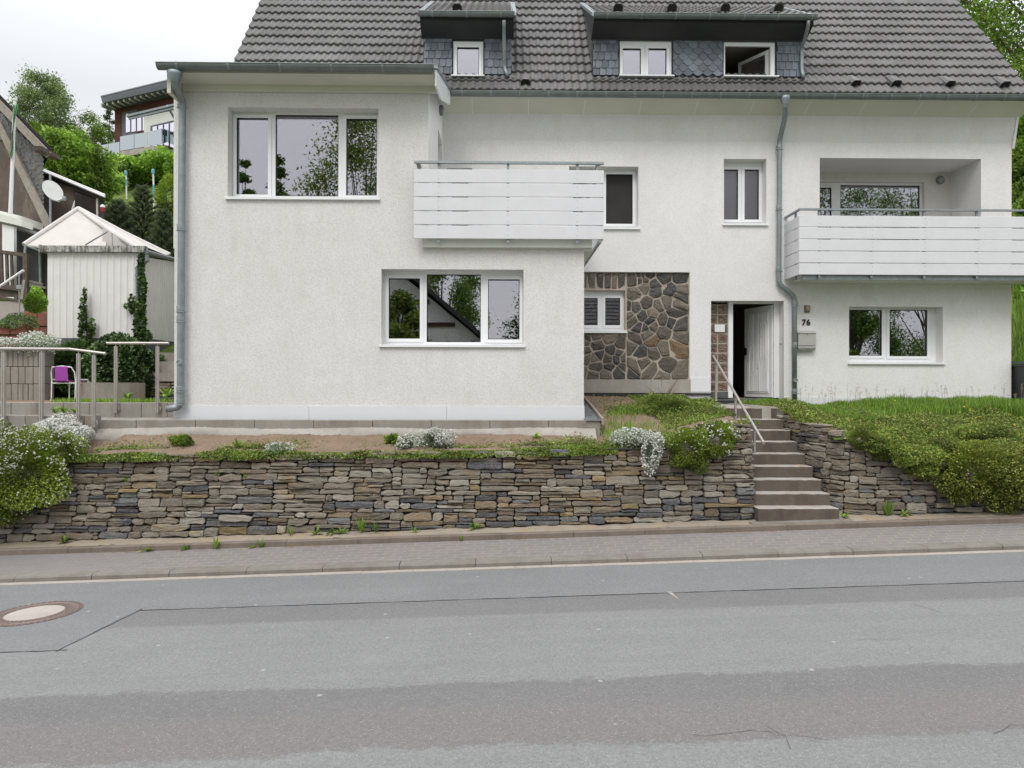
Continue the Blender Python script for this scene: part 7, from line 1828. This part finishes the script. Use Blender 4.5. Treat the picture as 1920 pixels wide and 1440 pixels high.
# ================================================================ ACROSS THE STREET (seen only as reflections)
gh = empty('timber_house', (-5, -7, 0), 'half timbered gable house across the street, mirrored in the lower annex window', 'house')
mb = MB(); gx0, gx1, gr = -9.5, -.9, -5.2
mb.prism([(gx0, -7, -1), (gx1, -7, -1), (gx1, -7, 3.9), (gr, -7, 7.4), (gx0, -7, 3.9)], (0, -9, 0)); mb.build('wall', M['white'], gh)
mb = MB()
for a, b in (((gx0-.5, 3.55), (gr, 7.65)), ((gx1+.5, 3.55), (gr, 7.65))): mb.prism([(a[0], -6.4, a[1]), (b[0], -6.4, b[1]), (b[0], -6.4, b[1]+.22), (a[0], -6.4, a[1]+.22)], (0, -10, 0))
mb.build('roof', M['soffit_dark'], gh)
mb = MB()
for x in (-8.5, -7.2, -6.0, -4.6, -3.6, -2.4, -1.3): mb.box(x-.08, x+.08, -6.99, -6.94, -1, min(3.9, 7.3) if abs(x-gr) > 2 else 5.6)
for z in (3.7, 4.6, 5.6): mb.box(gr-(7.3-z)*1.15, gr+(7.3-z)*1.15, -6.98, -6.92, z-.09, z+.09)
mb.build('beam', simple('dark_brown_beam', (.07, .03, .022), .7, .3, 6, .2), gh)
rh = empty('row_house', (8, -11, 0), 'dark roofed house across the street, mirrored in the small stone wall window', 'house')
mb = MB(); mb.prism([(2.5, -9, -1), (13, -9, -1), (13, -9, 4.0), (2.5, -9, 4.0)], (0, -8, 0)); mb.build('wall', M['soffit_w'], rh)
tile_roof('roof', 2.1, 13.4, -8.6, 3.8, rad(45), 6, rh, M['tile_d'], back=True)
def lit(x, y, h, n, pal, lab, seed, rx, size=.08, cone=0, z0=.2): tree('street_tree', (x, y, float(GZ(x, y))), h, cl(n, rx, rx, h*z0, h*.93, rx*.36, rx*.5, seed, cone), pal, size, lab, seed, 26000, .2, group='trees across the street', airy=.5)
lit(-6.9, -11.5, 18, 24, MG+OL, 'broad tree mirrored in the upper annex window', 201, 3.3)
lit(-11.2, -11, 15.6, 20, DG+MG, 'pointed tree mirrored in the middle pane of the upper window', 202, 1.5, cone=.9)
lit(-13.2, -12, 16.0, 16, DG+MG, 'narrow tree mirrored in the left pane of the upper window', 203, 1.2, cone=.9)
lit(-9.5, -18, 12, 18, MG, 'tree behind the timber house mirrored in the lower annex window', 204, 3.2)
lit(20.7, -11, 9.5, 18, DG+MG, 'dark tree mirrored in the right lower window', 205, 1.9, z0=.1)
lit(23.3, -17, 20, 26, DG+MG, 'broad dark tree mirrored in the left of the loggia window', 208, 3.8)
lit(28.5, -16, 19, 24, MG, 'tall tree mirrored in the loggia window', 206, 3.6)
lit(-3.6, -17.5, 12.5, 18, MG, 'tree over the timber house roof mirrored in the lower annex window', 209, 2.3, z0=.3)
lit(-4.1, -4.6, 6.6, 12, MG+OL, 'small tree mirrored in the left pane of the lower annex window', 210, 1.0, size=.07, z0=.45)
lit(3, -20, 11, 16, DG, 'tree behind the row house across the street', 207, 3.0)

# ---- scrub on the hill behind the house, for views from beside the photograph's
bl = []; r_ = np.random.default_rng(400)
while len(bl) < 90:
    x, y = r_.uniform(-32, 40), r_.uniform(22, 62)
    if not (-.42 < (x+.3)/y < .70): continue
    s_ = r_.uniform(.7, 1.7); bl.append(((x, y, float(GZ(x, y))+s_*.5), (s_*1.2, s_, s_*.9), 500))
bush('hill_scrub', bl, BG+MG+OL, .12, 'scattered green scrub on the hillside behind the white house', cat='scrub', seed=401, shell=.7, amp=.4, stems=False)
